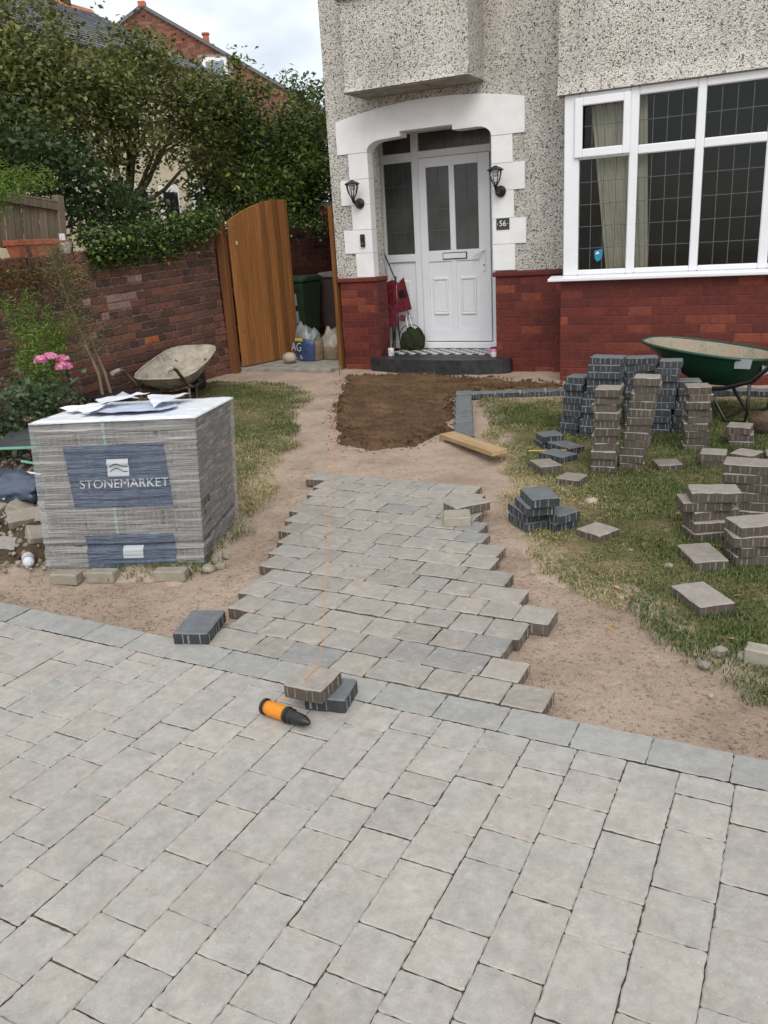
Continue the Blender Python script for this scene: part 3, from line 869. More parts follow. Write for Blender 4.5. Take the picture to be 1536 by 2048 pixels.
b = MB()
b.box(-5.2, -4.70, FY, 9.24, 1.14, 6.3)
b.box(-4.70, -3.21, FY, 9.24, 2.74, 6.3)
b.box(-3.21, 3.2, FY, 9.24, 1.16, 6.3)
b.box(-5.2, -5.0, 9.24, 17.0, 0.0, 6.3)          # side wall to the passage
b.box(-5.0, -4.92, 9.24, 9.8, 0.0, 2.9)
b.box(-3.2, -3.1, 9.24, 9.8, 0.0, 2.9)
b.box(-5.0, -3.1, 9.24, 9.9, 2.9, 3.0)
# upper part of the bay, kicked out at its foot
b.prism([(BY - 0.035, 2.745), (BY - 0.012, 2.80), (BY + 0.02, 2.90), (BY + 0.02, 6.3), (FY - 0.002, 6.3), (FY - 0.002, 2.745)], 'x', -2.37, 3.2)
hpart('pebbledash_wall', b, M_DASH)
# bulge over the door
b = MB()
b.prism([(8.475, 3.06), (8.50, 3.10), (8.515, 3.18), (8.515, 3.93), (FY - 0.002, 3.93), (FY - 0.002, 3.06)], 'x', -4.69, -3.285)
hpart('overhanging_bay', b, M_DASH)
b = MB(); b.box(-4.675, -3.30, 8.50, FY - 0.003, 3.045, 3.058)
hpart('bay_soffit', b, M_CONC)
b = MB(); b.box(-4.74, -3.235, 8.45, FY - 0.003, 3.932, 3.985)
hpart('window_sill', b, M_CONC, bevel=0.006)
b = MB(); b.box(-4.66, -3.31, 8.56, FY - 0.003, 3.987, 5.1)
ow = hpart('upper_window', b, M_WHITE)
b = MB()
for x0, x1 in ((-4.60, -4.18), (-4.12, -3.72), (-3.68, -3.37)): b.box(x0, x1, 8.545, 8.56 - 0.002, 4.05, 5.0)
hpart('pane', b, M_DARKROOM, ow)
# roof
b = MB()
b.add([(-5.7, 8.0, 6.15), (3.6, 8.0, 6.15), (3.6, 12.6, 9.0), (-5.7, 12.6, 9.0), (-5.7, 17.2, 6.15), (3.6, 17.2, 6.15)], [(0, 1, 2, 3), (3, 2, 5, 4), (0, 3, 4), (1, 5, 2), (0, 4, 5, 1)])
hpart('roof', b, M_SLATE)
b = MB(); b.box(-0.1, 3.2, 9.25, 17, 0.0, 6.1); 
hpart('inner_wall', b, M_DARKROOM)
b = MB(); b.box(-5.0, 3.1, 13.0, 17, 0.0, 6.1)
hpart('rear_wall', b, M_DARKROOM)
# rooms behind door and window: dark closed boxes, open to the front
def room(x0, x1, y0, y1, z0, z1):
    t = 0.04; b = MB()
    b.box(x0, x1, y1, y1 + t, z0, z1); b.box(x0 - t, x0, y0, y1, z0, z1); b.box(x1, x1 + t, y0, y1, z0, z1)
    b.box(x0, x1, y0, y1, z0 - t, z0); b.box(x0, x1, y0, y1, z1, z1 + t)
    return hpart('room', b, M_DARKROOM)
room(-5.0, -3.2, 9.79, 12.0, 0.2, 2.85)
room(-2.28, 1.6, 8.56, 8.92, 0.95, 2.73)

# --- brick plinth
_bm = {}
def brick_mesh(l, d, h, mat, bev=0.004, mname='brick', jit=0):
    key = (round(l, 3), round(d, 3), round(h, 3), mat.name, jit)
    if key not in _bm:
        m = MB(); m.box(-l / 2, l / 2, -d / 2, d / 2, -h / 2, h / 2)
        if jit:
            r = random.Random(jit * 31 + int(l * 1000))
            m.v = [(x + r.gauss(0, 0.0022), y + r.gauss(0, 0.0018), z + r.gauss(0, 0.0022)) for x, y, z in m.v]
        _bm[key] = m.mesh(mname, mat, bevel=bev)
    return _bm[key]
def brick_run(parent, axis, a0, a1, face, sgn, z0, courses, ch, mat, joint=0.008, first=0.0, jit=0, lens=(0.225,), dep=0.03, pick=None, wob=0.0, seed=1):
    """lay bricks on a face; axis 'x' runs along X on the plane y=face, axis 'y' along Y on the plane x=face"""
    r = random.Random(seed); pw = world_of(parent).translation
    for c in range(courses):
        t = a0 - (0.0 if c % 2 == 0 else 0.115) - (first if c % 2 else 0)
        i = 0
        while t < a1 - 0.02:
            L = lens[(i + c) % len(lens)] if len(lens) > 1 else lens[0]
            s, e = max(t, a0), min(t + L, a1)
            t += L; i += 1
            if e - s < 0.03: continue
            l = round((e - s) - joint, 3)
            m_ = mat
            if pick: m_ = pick(c, (s + e) / 2) or mat
            me = brick_mesh(l, dep, ch - joint, m_, jit=(r.randrange(1, 5) if jit else 0))
            o = link('brick', me, parent)
            pr = r.uniform(0, wob) * sgn
            mid = (s + e) / 2; zz = z0 + ch * (c + 0.5)
            if axis == 'x': o.location = Vector((mid, face - sgn * (dep / 2 - 0.004) + pr, zz)) - pw
            else:
                o.location = Vector((face - sgn * (dep / 2 - 0.004) + pr, mid, zz)) - pw
                o.rotation_euler = (0, 0, math.pi / 2)
CH = 0.0885
pl = hempty('brick_plinth', (-5.2, FY, 0.0))
b = MB(); b.box(-5.17, -4.685, FY, 9.235, -0.1, 1.138); hpart('mortar', b, M_REDMORTAR, pl)
b = MB(); b.box(-3.195, -2.30, FY, 9.235, -0.1, 1.158); hpart('mortar', b, M_REDMORTAR, pl)
b = MB(); b.box(-2.325, 3.2, BY, FY - 0.002, -0.1, 1.05); hpart('mortar', b, M_REDMORTAR, pl)
brick_run(pl, 'x', -5.175, -4.68, FY, -1, 0.035, 12, CH, M_REDBRICK, 0.0045, seed=2)
brick_run(pl, 'y', FY + 0.03, 9.235, -4.685, 1, 0.035, 12, CH, M_REDBRICK, 0.0045, seed=3)
brick_run(pl, 'x', -3.20, -2.335, FY, -1, 0.035, 12, CH, M_REDBRICK, 0.0045, first=0.04, seed=4)
brick_run(pl, 'y', FY + 0.03, 9.235, -3.195, -1, 0.035, 12, CH, M_REDBRICK, 0.0045, seed=5)
brick_run(pl, 'x', -2.33, 0.9, BY, -1, 0.02, 12, 0.0862, M_REDBRICK, 0.0045, first=0.03, seed=6)
brick_run(pl, 'y', BY + 0.03, FY - 0.01, -2.325, -1, 0.02, 12, 0.0862, M_REDBRICK, 0.0045, seed=7)
# weathered coping course on top of the plinth
for nm, (x0, x1) in (('coping', (-5.2, -4.665)), ('coping', (-3.225, -2.335))):
    b = MB()
    b.box(x0, x1, FY - 0.028, 9.24, 1.100, 1.150)
    hpart(nm, b, M_REDBRICK, pl, bevel=0.008)

# --- white painted surround
sur = hempty('door_surround', (-3.95, FY, 1.1))
def arc(x0, z0, x1, z1, bulge, n=10):
    return [(x0 + (x1 - x0) * t / n, z0 + (z1 - z0) * t / n + bulge * 4 * (t / n) * (1 - t / n)) for t in range(n + 1)]
ptop = arc(-5.08, 2.85, -2.85, 2.862, 0.118, 16)
cur_r = [(-3.215 - 0.16 * math.sin(t), 2.525 + 0.11 * (1 - math.cos(t))) for t in np.linspace(0, math.pi / 2, 7)]
cur_l = [(-4.70 + 0.20 * math.sin(t), 2.51 + 0.115 * (1 - math.cos(t))) for t in np.linspace(math.pi / 2, 0, 7)]
cur_r = [(-3.215 - 0.15 * (1 - math.cos(t)), 2.525 + 0.105 * math.sin(t)) for t in np.linspace(0, math.pi / 2, 7)]
cur_l = [(-4.70 + 0.19 * (1 - math.cos(t)), 2.51 + 0.11 * math.sin(t)) for t in np.linspace(math.pi / 2, 0, 7)]
poly = ptop + [(-2.85, 2.525)] + cur_r + [(-3.652, 2.63), (-3.652, 2.682), (-4.275, 2.682), (-4.275, 2.63)] + cur_l + [(-5.08, 2.51)]
b = MB(); b.prism(poly, 'y', FY - 0.018, 9.12)
hpart('lintel', b, M_WPAINT, sur, bevel=0.003)
ql = [(2.507, 2.235, -4.942), (2.232, 1.962, -5.07), (1.959, 1.687, -4.942), (1.684, 1.427, -5.065), (1.424, 1.153, -4.925)]
for z1, z0, xo in ql:
    b = MB(); b.box(xo, -4.70, FY - 0.016, FY + 0.02, z0, z1); b.box(-4.702, -4.693, FY - 0.016, 9.06, z0, z1)
    hpart('quoin', b, M_WPAINT, sur, bevel=0.0025)
qr = [(2.522, 2.253, -2.985), (2.250, 1.983, -2.853), (1.980, 1.704, -2.975), (1.701, 1.441, -2.842), (1.438, 1.168, -2.966)]
for z1, z0, xo in qr:
    b = MB(); b.box(-3.21, xo, FY - 0.016, FY + 0.02, z0, z1); b.box(-3.217, -3.208, FY - 0.016, 9.06, z0, z1)
    hpart('quoin', b, M_WPAINT, sur, bevel=0.0025)

# --- door set
fr = MB()
yA, yB = DY - 0.02, DY + 0.06
for x0, x1, z0, z1 in ((-4.92, -4.885, 0.225, 2.80), (-4.50, -4.405, 0.225, 2.80), (-3.50, -3.43, 0.225, 2.80)):
    fr.box(x0, x1, yA, yB, z0, z1)
for x0, x1 in ((-4.885, -4.50), (-4.405, -3.50)):
    fr.box(x0, x1, yA, yB, 2.455, 2.535); fr.box(x0, x1, yA, yB, 2.735, 2.80)
fr.box(-4.885, -4.50, yA, yB, 0.23, 0.30); fr.box(-4.885, -4.50, yA, yB, 1.285, 1.375); fr.box(-4.885, -4.50, yA, yB, 2.43, 2.455)
df = hpart('door_frame', fr, M_WHITE, bevel=0.004)
b = MB(); b.box(-4.885, -4.50, DY + 0.01, DY + 0.04, 0.30, 1.285); hpart('side_panel', b, M_WHITE, df)
b = MB(); b.box(-4.80, -4.585, DY - 0.012, DY + 0.012, 0.60, 1.06); hpart('raised_panel', b, M_WHITE, df, bevel=0.012)
def glazing(x0, x1, z0, z1, y, nc, nr, parent, mat=M_GLASS, lead=0.0055):
    b = MB(); b.box(x0, x1, y, y + 0.006, z0, z1); g_ = hpart('pane', b, mat, parent)
    b = MB()
    for i in range(1, nc): x = x0 + (x1 - x0) * i / nc; b.box(x - lead / 2, x + lead / 2, y - 0.004, y - 0.0005, z0, z1)
    for i in range(1, nr): z = z0 + (z1 - z0) * i / nr; b.box(x0, x1, y - 0.0046, y - 0.0008, z - lead / 2, z + lead / 2)
    if nc > 1 or nr > 1: hpart('leading', b, M_GREYMETAL, parent)
    return g_
glazing(-4.885, -4.50, 1.375, 2.43, DY + 0.01, 3, 4, df, M_OBSC)
glazing(-4.885, -4.50, 2.535, 2.735, DY + 0.01, 3, 1, df, M_OBSC)
glazing(-4.405, -3.50, 2.535, 2.735, DY + 0.01, 8, 1, df, M_OBSC)
b = MB(); b.box(-4.92, -3.43, DY - 0.075, DY + 0.05, 0.224, 0.305); hpart('door_sill', b, M_WHITE, bevel=0.01)

lx0, lx1, lz0, lz1 = -4.400, -3.505, 0.315, 2.45
door = hempty('front_door', (lx0, DY - 0.04, lz0))
lf = MB(); y0, y1 = DY - 0.045, DY + 0.01
gx = ((-4.305, -4.012), (-3.942, -3.648)); gzz = (1.40, 2.345)
lf.box(lx0, gx[0][0], y0, y1, lz0, lz1); lf.box(gx[1][1], lx1, y0, y1, lz0, lz1)
lf.box(gx[0][0], gx[1][1], y0, y1, gzz[1], lz1); lf.box(gx[0][1], gx[1][0], y0, y1, gzz[0], gzz[1])
lf.box(gx[0][0], gx[1][1], y0, y1, 1.272, gzz[0]); lf.box(gx[0][0], gx[1][1], y0 + 0.014, y1, lz0 + 0.15, 1.272)
lf.box(gx[0][0], gx[1][1], y0, y1, lz0, lz0 + 0.15); lf.box(gx[0][1], gx[1][0], y0, y0 + 0.0145, lz0 + 0.15, 1.272)
hpart('door_leaf', lf, M_WHITE, door, bevel=0.004)
for a, c in gx:
    glazing(a, c, gzz[0], gzz[1], DY - 0.025, 2, 4, door, M_OBSC, 0.007)
    xm = (a + c) / 2
    b = MB()
    x0, x1, z0, z1 = xm - 0.10, xm + 0.10, 0.64, 1.08
    w_ = 0.026
    for q in ((x0, x1, z1 - w_, z1), (x0, x1, z0, z0 + w_)): b.box(q[0], q[1], y0 - 0.004, y0 + 0.02, q[2], q[3])
    for q in ((x0, x0 + w_), (x1 - w_, x1)): b.box(q[0], q[1], y0 - 0.004, y0 + 0.02, z0 + w_, z1 - w_)
    b.box(x0 + w_ + 0.006, x1 - w_ - 0.006, y0 + 0.006, y0 + 0.02, z0 + w_ + 0.006, z1 - w_ - 0.006)
    hpart('raised_panel', b, M_WHITE, door, bevel=0.006)
b = MB(); b.box(-4.115, -3.80, y0 - 0.012, y0, 1.292, 1.372); hpart('letterbox_rim', b, M_BLACK, door, bevel=0.004)
b = MB(); b.box(-4.105, -3.81, y0 - 0.018, y0 - 0.0125, 1.302, 1.362); hpart('letterbox', b, M_WHITE, door, bevel=0.003)
b = MB()
b.box(-3.600, -3.568, y0 - 0.012, y0, 1.14, 1.42)
b.tube([(-3.584, y0 - 0.01, 1.375), (-3.584, y0 - 0.05, 1.375), (-3.60, y0 - 0.055, 1.372), (-3.70, y0 - 0.055, 1.315)], 0.0095, 8)
hpart('door_handle', b, M_WHITE, door, bevel=0.0)
b = MB(); b.tube([(-3.584, y0 - 0.0125, 1.21), (-3.584, y0 - 0.016, 1.21)], 0.009, 10); hpart('keyhole', b, M_BLACK, door)

# --- step and chequered tiles
stp = [(-4.77, FY + 0.0), (-4.775, 8.86), (-4.72, 8.80), (-4.45, 8.735), (-4.15, 8.695), (-3.85, 8.68), (-3.55, 8.69), (-3.25, 8.735), (-3.05, 8.785), (-3.005, 8.83), (-3.005, FY)]
b = MB(); b.prism(stp, 'z', -0.05, 0.218)
b.box(-4.68, -3.20, FY + 0.0005, 9.66, -0.05, 0.217)
hpart('door_step', b, M_BLACKPAINT, bevel=0.012, seg=2)
til = hempty('tiled_threshold', (-3.95, 9.4, 0.219))
tw = 0.0742
tme = {c: brick_mesh(tw - 0.002, tw - 0.002, 0.008, c, 0.0008, 'tile') for c in (M_TILEW, M_TILEB)}
for i in range(20):
    for j in range(6):
        o = link('tile', tme[M_TILEW if (i + j) % 2 == 0 else M_TILEB], til)
        o.location = Vector((-4.655 + tw * i, 9.205 + tw * j, 0.2215)) - world_of(til).translation

# --- bay window
bw = hempty('bay_window', (-2.31, BY, 1.06))
fy0, fy1 = BY + 0.012, BY + 0.085
f = MB()
XS = [(-2.165, -1.700), (-1.620, -1.120), (-1.045, -0.530), (-0.450, 0.06)]
ZL, ZU = (1.160, 2.170), (2.250, 2.668)
f.box(-2.31, -2.165, fy0, fy1, 1.11, 2.742); f.box(0.06, 0.16, fy0, fy1, 1.11, 2.742)
for a, c in zip(XS[:-1], XS[1:]): f.box(a[1], c[0], fy0, fy1, 1.11, 2.742)
for a, c in XS:
    f.box(a, c, fy0, fy1, 1.11, ZL[0]); f.box(a, c, fy0, fy1, ZL[1], ZU[0]); f.box(a, c, fy0, fy1, ZU[1], 2.742)
hpart('window_frame', f, M_WHITE, bw, bevel=0.009)
f = MB()          # opening top light
sx0, sx1, sz0, sz1 = -2.205, -1.690, 2.185, 2.705
gx0, gx1, gz0, gz1 = -2.130, -1.755, 2.262, 2.632
f.box(sx0, gx0, fy0 - 0.03, fy0 - 0.001, sz0, sz1); f.box(gx1, sx1, fy0 - 0.03, fy0 - 0.001, sz0, sz1)
f.box(gx0, gx1, fy0 - 0.03, fy0 - 0.001, sz0, gz0); f.box(gx0, gx1, fy0 - 0.03, fy0 - 0.001, gz1, sz1)
hpart('casement', f, M_WHITE, bw, bevel=0.008)
glazing(-2.165, -1.70, ZU[0], ZU[1], fy0 + 0.03, 4, 2, bw)
glazing(XS[0][0], XS[0][1], ZL[0], ZL[1], fy0 + 0.03, 4, 5, bw)
for a, c in XS[1:]:
    glazing(a, c, ZL[0], ZL[1], fy0 + 0.03, 4, 5, bw)
    glazing(a, c, ZU[0], ZU[1], fy0 + 0.03, 4, 2, bw)
b = MB(); b.prism([(BY - 0.095, 1.062), (BY - 0.095, 1.088), (BY + 0.02, 1.109), (BY + 0.09, 1.109), (BY + 0.09, 1.052), (BY - 0.002, 1.052)], 'x', -2.435, 0.9)
hpart('window_sill', b, M_WHITE, bw, bevel=0.003)
def curtain(top, bot, z0, z1, y, folds):
    n, m = 60, 10; V = []; F = []
    for j in range(m + 1):
        t = j / m; xa = top[0] * (1 - t) + bot[0] * t; xb = top[1] * (1 - t) + bot[1] * t
        for i in range(n + 1):
            s = i / n
            V.append((xa + (xb - xa) * s + 0.006 * math.sin(9 * s), y + 0.022 * math.sin(folds * 6.283 * s + 0.6 * math.sin(7 * s)) * (0.7 + 0.4 * math.sin(3 * s + 1)) + 0.01 * t, z1 + (z0 - z1) * t))
    for j in range(m):
        for i in range(n):
            k = j * (n + 1) + i; F.append((k, k + 1, k + n + 2, k + n + 1))
    b = MB(); b.add(V, F)
    return hpart('curtain', b, M_CURTAIN, bw, smooth=True)
curtain((-2.10, -1.58), (-1.92, -1.52), 1.13, 2.70, BY + 0.17, 7)
curtain((0.0, 0.16), (0.02, 0.16), 1.13, 2.70, BY + 0.17, 3)
b = MB(); b.prism([(-2.005, 1.335), (-1.925, 1.350), (-1.925, 1.29), (-1.945, 1.245), (-1.975, 1.232), (-2.0, 1.26)], 'y', fy0 + 0.024, fy0 + 0.0275)
hpart('window_sticker', b, plain('blue_sticker', srgb(40, 128, 160), 0.5), bw)
b = MB(); b.prism([(-1.995, 1.300), (-1.955, 1.307), (-1.972, 1.330)], 'y', fy0 + 0.0215, fy0 + 0.0235)
hpart('sticker_mark', b, M_WPAINT, bw)

# --- fittings on the front wall
M_LANT = plain('black_lantern_metal', srgb(36, 36, 38), 0.45, 0.5, 0.2, 30)
M_BULB = plain('frosted_lamp_shade', srgb(220, 220, 216), 0.6, 0.3, 0.03, 10)
def lantern(x, label):
    t = empty('wall_lantern', (x, FY - 0.018, 1.975), label=label, cat='wall lamp', group='matching black wall lanterns beside the front door')
    b = MB(); Mx = Matrix.Rotation(math.radians(90), 4, 'X')
    b.lathe([(0.058, 0.0), (0.058, 0.022), (0.045, 0.034), (0.03, 0.055), (0.0, 0.058)], 20, Mx); b.build('back_plate', M_LANT, t, smooth=True, angle=40)
    b = MB(); b.tube([(0, -0.04, 0.0), (0, -0.10, -0.005), (0, -0.15, 0.02), (0, -0.165, 0.05)], [0.022, 0.02, 0.018, 0.02], 10); b.build('arm', M_LANT, t, smooth=True, angle=50)
    T = Matrix.Translation((0, -0.165, 0.05))
    b = MB(); b.lathe([(0.02, 0.0), (0.028, 0.01), (0.024, 0.02)], 16, T); b.build('base_cup', M_LANT, t, smooth=True, angle=40)
    b = MB(); b.lathe([(0.022, 0.021), (0.046, 0.06), (0.061, 0.11), (0.066, 0.148)], 16, T); b.build('lantern_glass', M_LAMPGLASS, t, smooth=True)
    for k in range(4):
        a = math.radians(45 + 90 * k)
        b = MB(); b.tube([(math.cos(a) * r, -0.165 + math.sin(a) * r, 0.05 + z) for r, z in ((0.024, 0.018), (0.049, 0.06), (0.064, 0.11), (0.07, 0.15))], 0.0055, 6); b.build('cage_bar', M_LANT, t)
    b = MB(); b.lathe([(0.085, 0.149), (0.088, 0.155), (0.06, 0.175), (0.028, 0.186), (0.022, 0.195), (0.0, 0.199)], 20, T); b.build('cap', M_LANT, t, smooth=True, angle=40)
    b = MB(); b.lathe([(0.030, 0.09), (0.036, 0.145)], 14, T); b.build('lamp_shade', M_BULB, t, smooth=True)
    return t
lantern(-4.82, 'black wall lantern on the white quoins left of the front door')
lantern(-3.115, 'black wall lantern on the white quoins right of the front door, above the number plate')
def text_mesh(txt, size, extr=0.0008):
    c = bpy.data.curves.new('text', 'FONT'); c.body = txt; c.size = size; c.align_x = 'CENTER'; c.align_y = 'CENTER'; c.extrude = extr
    o = bpy.data.objects.new('text', c); COL.objects.link(o)
    bpy.context.view_layer.update()
    me = bpy.data.meshes.new_from_object(o.evaluated_get(bpy.context.evaluated_depsgraph_get()))
    bpy.data.objects.remove(o); bpy.data.curves.remove(c)
    return me
def text_part(txt, size, mat, parent, loc, rot=(math.radians(90), 0, 0), name='lettering', scale=(1, 1, 1)):
    me = text_mesh(txt, size); me.materials.clear(); me.materials.append(mat)
    o = link(name, me, parent, loc, rot); o.scale = scale
    return o
t = empty('house_number_plate', (-3.097, FY - 0.018, 1.648), label='dark slate number plate reading 56 on the white quoin right of the door', cat='number plate')
b = MB(); b.box(-0.073, 0.073, -0.008, 0.0, -0.058, 0.058); b.build('slate', M_TILEB, t, bevel=0.002)
text_part('56', 0.082, M_WPAINT, t, (0, -0.0095, 0.002), name='numerals')
b = MB()
for sx in (-0.058, 0.058): b.box(sx - 0.004, sx + 0.004, -0.0095, -0.0082, -0.004, 0.004)
b.build('dots', M_WPAINT, t)
t = empty('doorbell', (-4.812, FY - 0.016, 1.567), label='slim black video doorbell on the white quoin left of the door', cat='doorbell')
b = MB(); b.box(-0.028, 0.028, -0.028, 0.0, -0.07, 0.07); b.build('case', M_BLACK, t, bevel=0.006)
b = MB(); b.lathe([(0.013, 0), (0.013, 0.004), (0.0, 0.006)], 16, Matrix.Translation((0, -0.0285, 0.04)) @ Matrix.Rotation(math.radians(90), 4, 'X')); b.build('lens', M_TILEB, t, smooth=True, angle=40)
b = MB(); b.lathe([(0.016, 0), (0.016, 0.003), (0.0, 0.004)], 16, Matrix.Translation((0, -0.0285, -0.035)) @ Matrix.Rotation(math.radians(90), 4, 'X')); b.build('button', M_GREYMETAL, t, smooth=True, angle=40)
# ------------------------------------------------------------------ foliage tools
def leaf_cloud(name, C, size, mat, seed, parent=None, aspect=0.5, up=0.5, fold=0.25):
    """one folded leaf at every point of C"""
    r = np.random.default_rng(seed); n = len(C)
    d = r.normal(0, 1, (n, 3)); d[:, 2] = d[:, 2] * 0.6 - 0.15; d /= np.linalg.norm(d, axis=1)[:, None]
    nn = r.normal(0, 1, (n, 3)); nn[:, 2] = np.abs(nn[:, 2]) + up
    s = np.cross(d, nn); s /= np.linalg.norm(s, axis=1)[:, None] + 1e-9
    nv = np.cross(s, d)
    L = r.uniform(size * 0.6, size * 1.3, n)[:, None]; W = L * aspect * 0.5
    base = C - d * L * 0.5; tip = C + d * L * 0.5
    lf = C + s * W + nv * L * fold * 0.4 - d * L * 0.05; rt = C - s * W + nv * L * fold * 0.4 - d * L * 0.05
    V = np.stack([base, lf, tip, rt], 1).reshape(-1, 3)
    k = np.arange(n) * 4
    F = np.concatenate([np.stack([k, k + 2, k + 1], 1), np.stack([k, k + 3, k + 2], 1)])
    return link(name, np_mesh(name, V, F, mat), parent)
def crown_points(lobes, n, seed, cl=28, spread=0.13, shell=0.55):
    """points in leaf clusters through a set of ellipsoid lobes (centre, radii)"""
    r = np.random.default_rng(seed)
    vol = np.array([a[1][0] * a[1][1] * a[1][2] for a in lobes]) ** 0.8; vol /= vol.sum()
    m = max(4, n // cl); which = r.choice(len(lobes), m, p=vol)
    d = r.normal(0, 1, (m, 3)); d /= np.linalg.norm(d, axis=1)[:, None]
    rad = shell + (1 - shell) * r.random(m) ** 0.6
    rad = np.where(r.random(m) < 0.22, r.random(m) ** 0.5 * shell, rad) * r.uniform(0.82, 1.14, m)
    cen = np.array([lobes[i][0] for i in which]) + d * rad[:, None] * np.array([lobes[i][1] for i in which])
    out = np.repeat(cen, cl, 0)
    out = out + r.normal(0, 1, out.shape) * spread * np.repeat(r.uniform(0.5, 1.4, m), cl)[:, None] * np.array([1, 1, 0.75])
    return out, cen
def branches(mb, base, targets, r0, seed, sag=0.1):
    r = random.Random(seed); base = Vector(base)
    for t in targets:
        t = Vector(t); mid = base.lerp(t, 0.5) + Vector((r.gauss(0, 0.12), r.gauss(0, 0.12), r.uniform(0.0, sag * 2)))
        q1 = base.lerp(mid, 0.55) + Vector((r.gauss(0, 0.04), r.gauss(0, 0.04), 0)); q2 = mid.lerp(t, 0.5) + Vector((r.gauss(0, 0.05), r.gauss(0, 0.05), 0))
        mb.tube([base, q1, mid, q2, t], [r0, r0 * 0.8, r0 * 0.55, r0 * 0.35, r0 * 0.12], 6)
def tree(name, root, lobes, n, size, mat, label, seed, cat='tree', trunk_r=0.09, cl=28, spread=0.13, aspect=0.5, nb=26, shell=0.55, fork=None, group=None, bark=None):
    t = empty(name, root, label=label, cat=cat, group=group)
    rt = Vector(root)
    pts, cen = crown_points(lobes, n, seed, cl, spread, shell)
    leaf_cloud('crown', pts - np.array(root), size, mat, seed + 1, t, aspect)
    r = random.Random(seed); mb = MB()
    fk = Vector(fork) - rt if fork else Vector((0, 0, 1.2))
    mb.tube([(0, 0, -0.1), (0.02, 0.01, fk.z * 0.5), tuple(fk)], [trunk_r * 1.25, trunk_r, trunk_r * 0.8], 9)
    sel = [cen[i] - np.array(root) for i in r.sample(range(len(cen)), min(nb, len(cen)))]
    branches(mb, fk, sel, trunk_r * 0.34, seed)
    mb.build('trunk', bark or M_BARK, t)
    return t

# ------------------------------------------------------------------ boundary wall
WX = -6.65
wall = empty('boundary_wall', (WX, 8.55, 0.045), rot=(math.radians(1.6), 0, 0), label='old brown brick boundary wall with whitened patches, running from the left edge to the gate', cat='wall')
b = MB(); b.box(-0.225, -0.012, -5.6, 0.0, -0.3, 1.53); b.build('mortar', M_OLDMORTAR, wall)
def pick_brick(c, y):
    Y = y
    if (c == 15 and 7.0 < Y < 7.22) or (c in (12, 13) and 6.62 < Y < 6.98) or (c == 13 and 6.3 < Y < 6.62 and (int(Y * 9) % 2)) or (c == 11 and 6.42 < Y < 6.66) or (c in (9, 8) and 6.2 < Y < 6.4):
        return M_PALEBRICK
    if (c == 7 and 7.12 < Y < 7.34) or (c == 4 and 7.1 < Y < 7.26): return M_ORANGEBRICK
    return None
class _W: pass
def wall_bricks():
    r = random.Random(8)
    for c in range(18):
        y = -3.72 - (0.115 if c % 2 else 0) ; i = 0
        hdr = c % 4 == 3
        while y < -0.02:
            L = 0.115 if (hdr or (i * 7 + c * 3) % 11 == 0) else 0.226
            if hdr and y < -2.2: L = 0.226
            e = min(y + L, 0.0)
            if e - y > 0.04:
                Yw = 8.55 + (y + e) / 2
                m_ = pick_brick(c, Yw) or M_OLDBRICK
                me = brick_mesh(round(e - y - 0.012, 3), 0.05, 0.0845 - 0.0125, m_, 0.006, jit=r.randrange(1, 6))
                o = link('brick', me, wall)
                o.location = (-0.02 + r.uniform(-0.004, 0.005), (y + e) / 2, 0.0845 * (c + 0.5) + r.gauss(0, 0.0012)); o.rotation_euler = (r.gauss(0, 0.008), 0, math.pi / 2 + r.gauss(0, 0.01))
            y = e; i += 1
    # bricks on edge along the top
    y = -3.72
    while y < -0.05:
        me = brick_mesh(0.062, 0.236, 0.105, M_OLDBRICK, 0.007, jit=r.randrange(1, 6))
        o = link('coping_brick', me, wall)
        o.location = (-0.113 + r.gauss(0, 0.004), y + 0.037, 1.532 + 0.05 + r.gauss(0, 0.003)); o.rotation_euler = (0, 0, math.pi / 2 + r.gauss(0, 0.015))
        y += 0.0745
wall_bricks()
# nearer stretch of the same wall, beyond the left edge of the picture
def far_bricks(name, x, y0, y1, z0, courses, parent, facing, mat, seed, ch=0.0845):
    r = random.Random(seed); mb = MB()
    for c in range(courses):
        y = y0 - (0.115 if c % 2 else 0)
        while y < y1 - 0.03:
            e = min(y + 0.226, y1); s = max(y, y0)
            if e - s > 0.05:
                p = r.uniform(-0.003, 0.004)
                mb.box(x - 0.05 * facing + p, x + p, s + 0.006, e - 0.006, z0 + ch * c + 0.006, z0 + ch * (c + 1) - 0.006)
            y += 0.226
    o = mb.build(name, mat, parent)
    return stuff(o)
far_bricks('brickwork', 0.004, -5.55, -3.84, 0.0, 19, wall, 1, M_OLDBRICK_J, 3)

wall2 = empty('passage_wall', (-7.0, 8.7, 0.05), label='dark brick wall in shade along the passage behind the open gate', cat='wall')
b = MB(); b.box(-0.2, -0.012, -0.15, 3.4, -0.2, 1.78); b.build('mortar', M_OLDMORTAR, wall2)
far_bricks('brickwork', 0.0, -0.15, 3.4, 0.0, 21, wall2, 1, M_OLDBRICK_J, 5)

# ------------------------------------------------------------------ gate, posts, passage
b = MB(); b.box(-6.98, -5.23, 8.66, 13.0, -0.1, 0.105); b.box(-6.98, -5.23, 13.02, 20, -0.1, 0.1)
slab = struct(b.build('passage_path', M_CONC, bevel=0.008))
b = MB(); b.box(-0.05, 0.05, -0.05, 0.05, -0.2, 1.87)
o = b.build('gate_post', M_GATEPOST, bevel=0.006); o.location = (-6.60, 8.585, 0.05); o.rotation_euler = (0, 0, 0.1)
tag(o, 'brown timber gate post standing against the end of the brick boundary wall', 'post')
b = MB(); b.box(-0.022, 0.022, -0.05, 0.05, -0.1, 1.92)
o = b.build('gate_post', M_GATE, bevel=0.004); o.location = (-5.232, 8.965, 0.06)
tag(o, 'thin orange stained timber post fixed to the corner of the house', 'post')

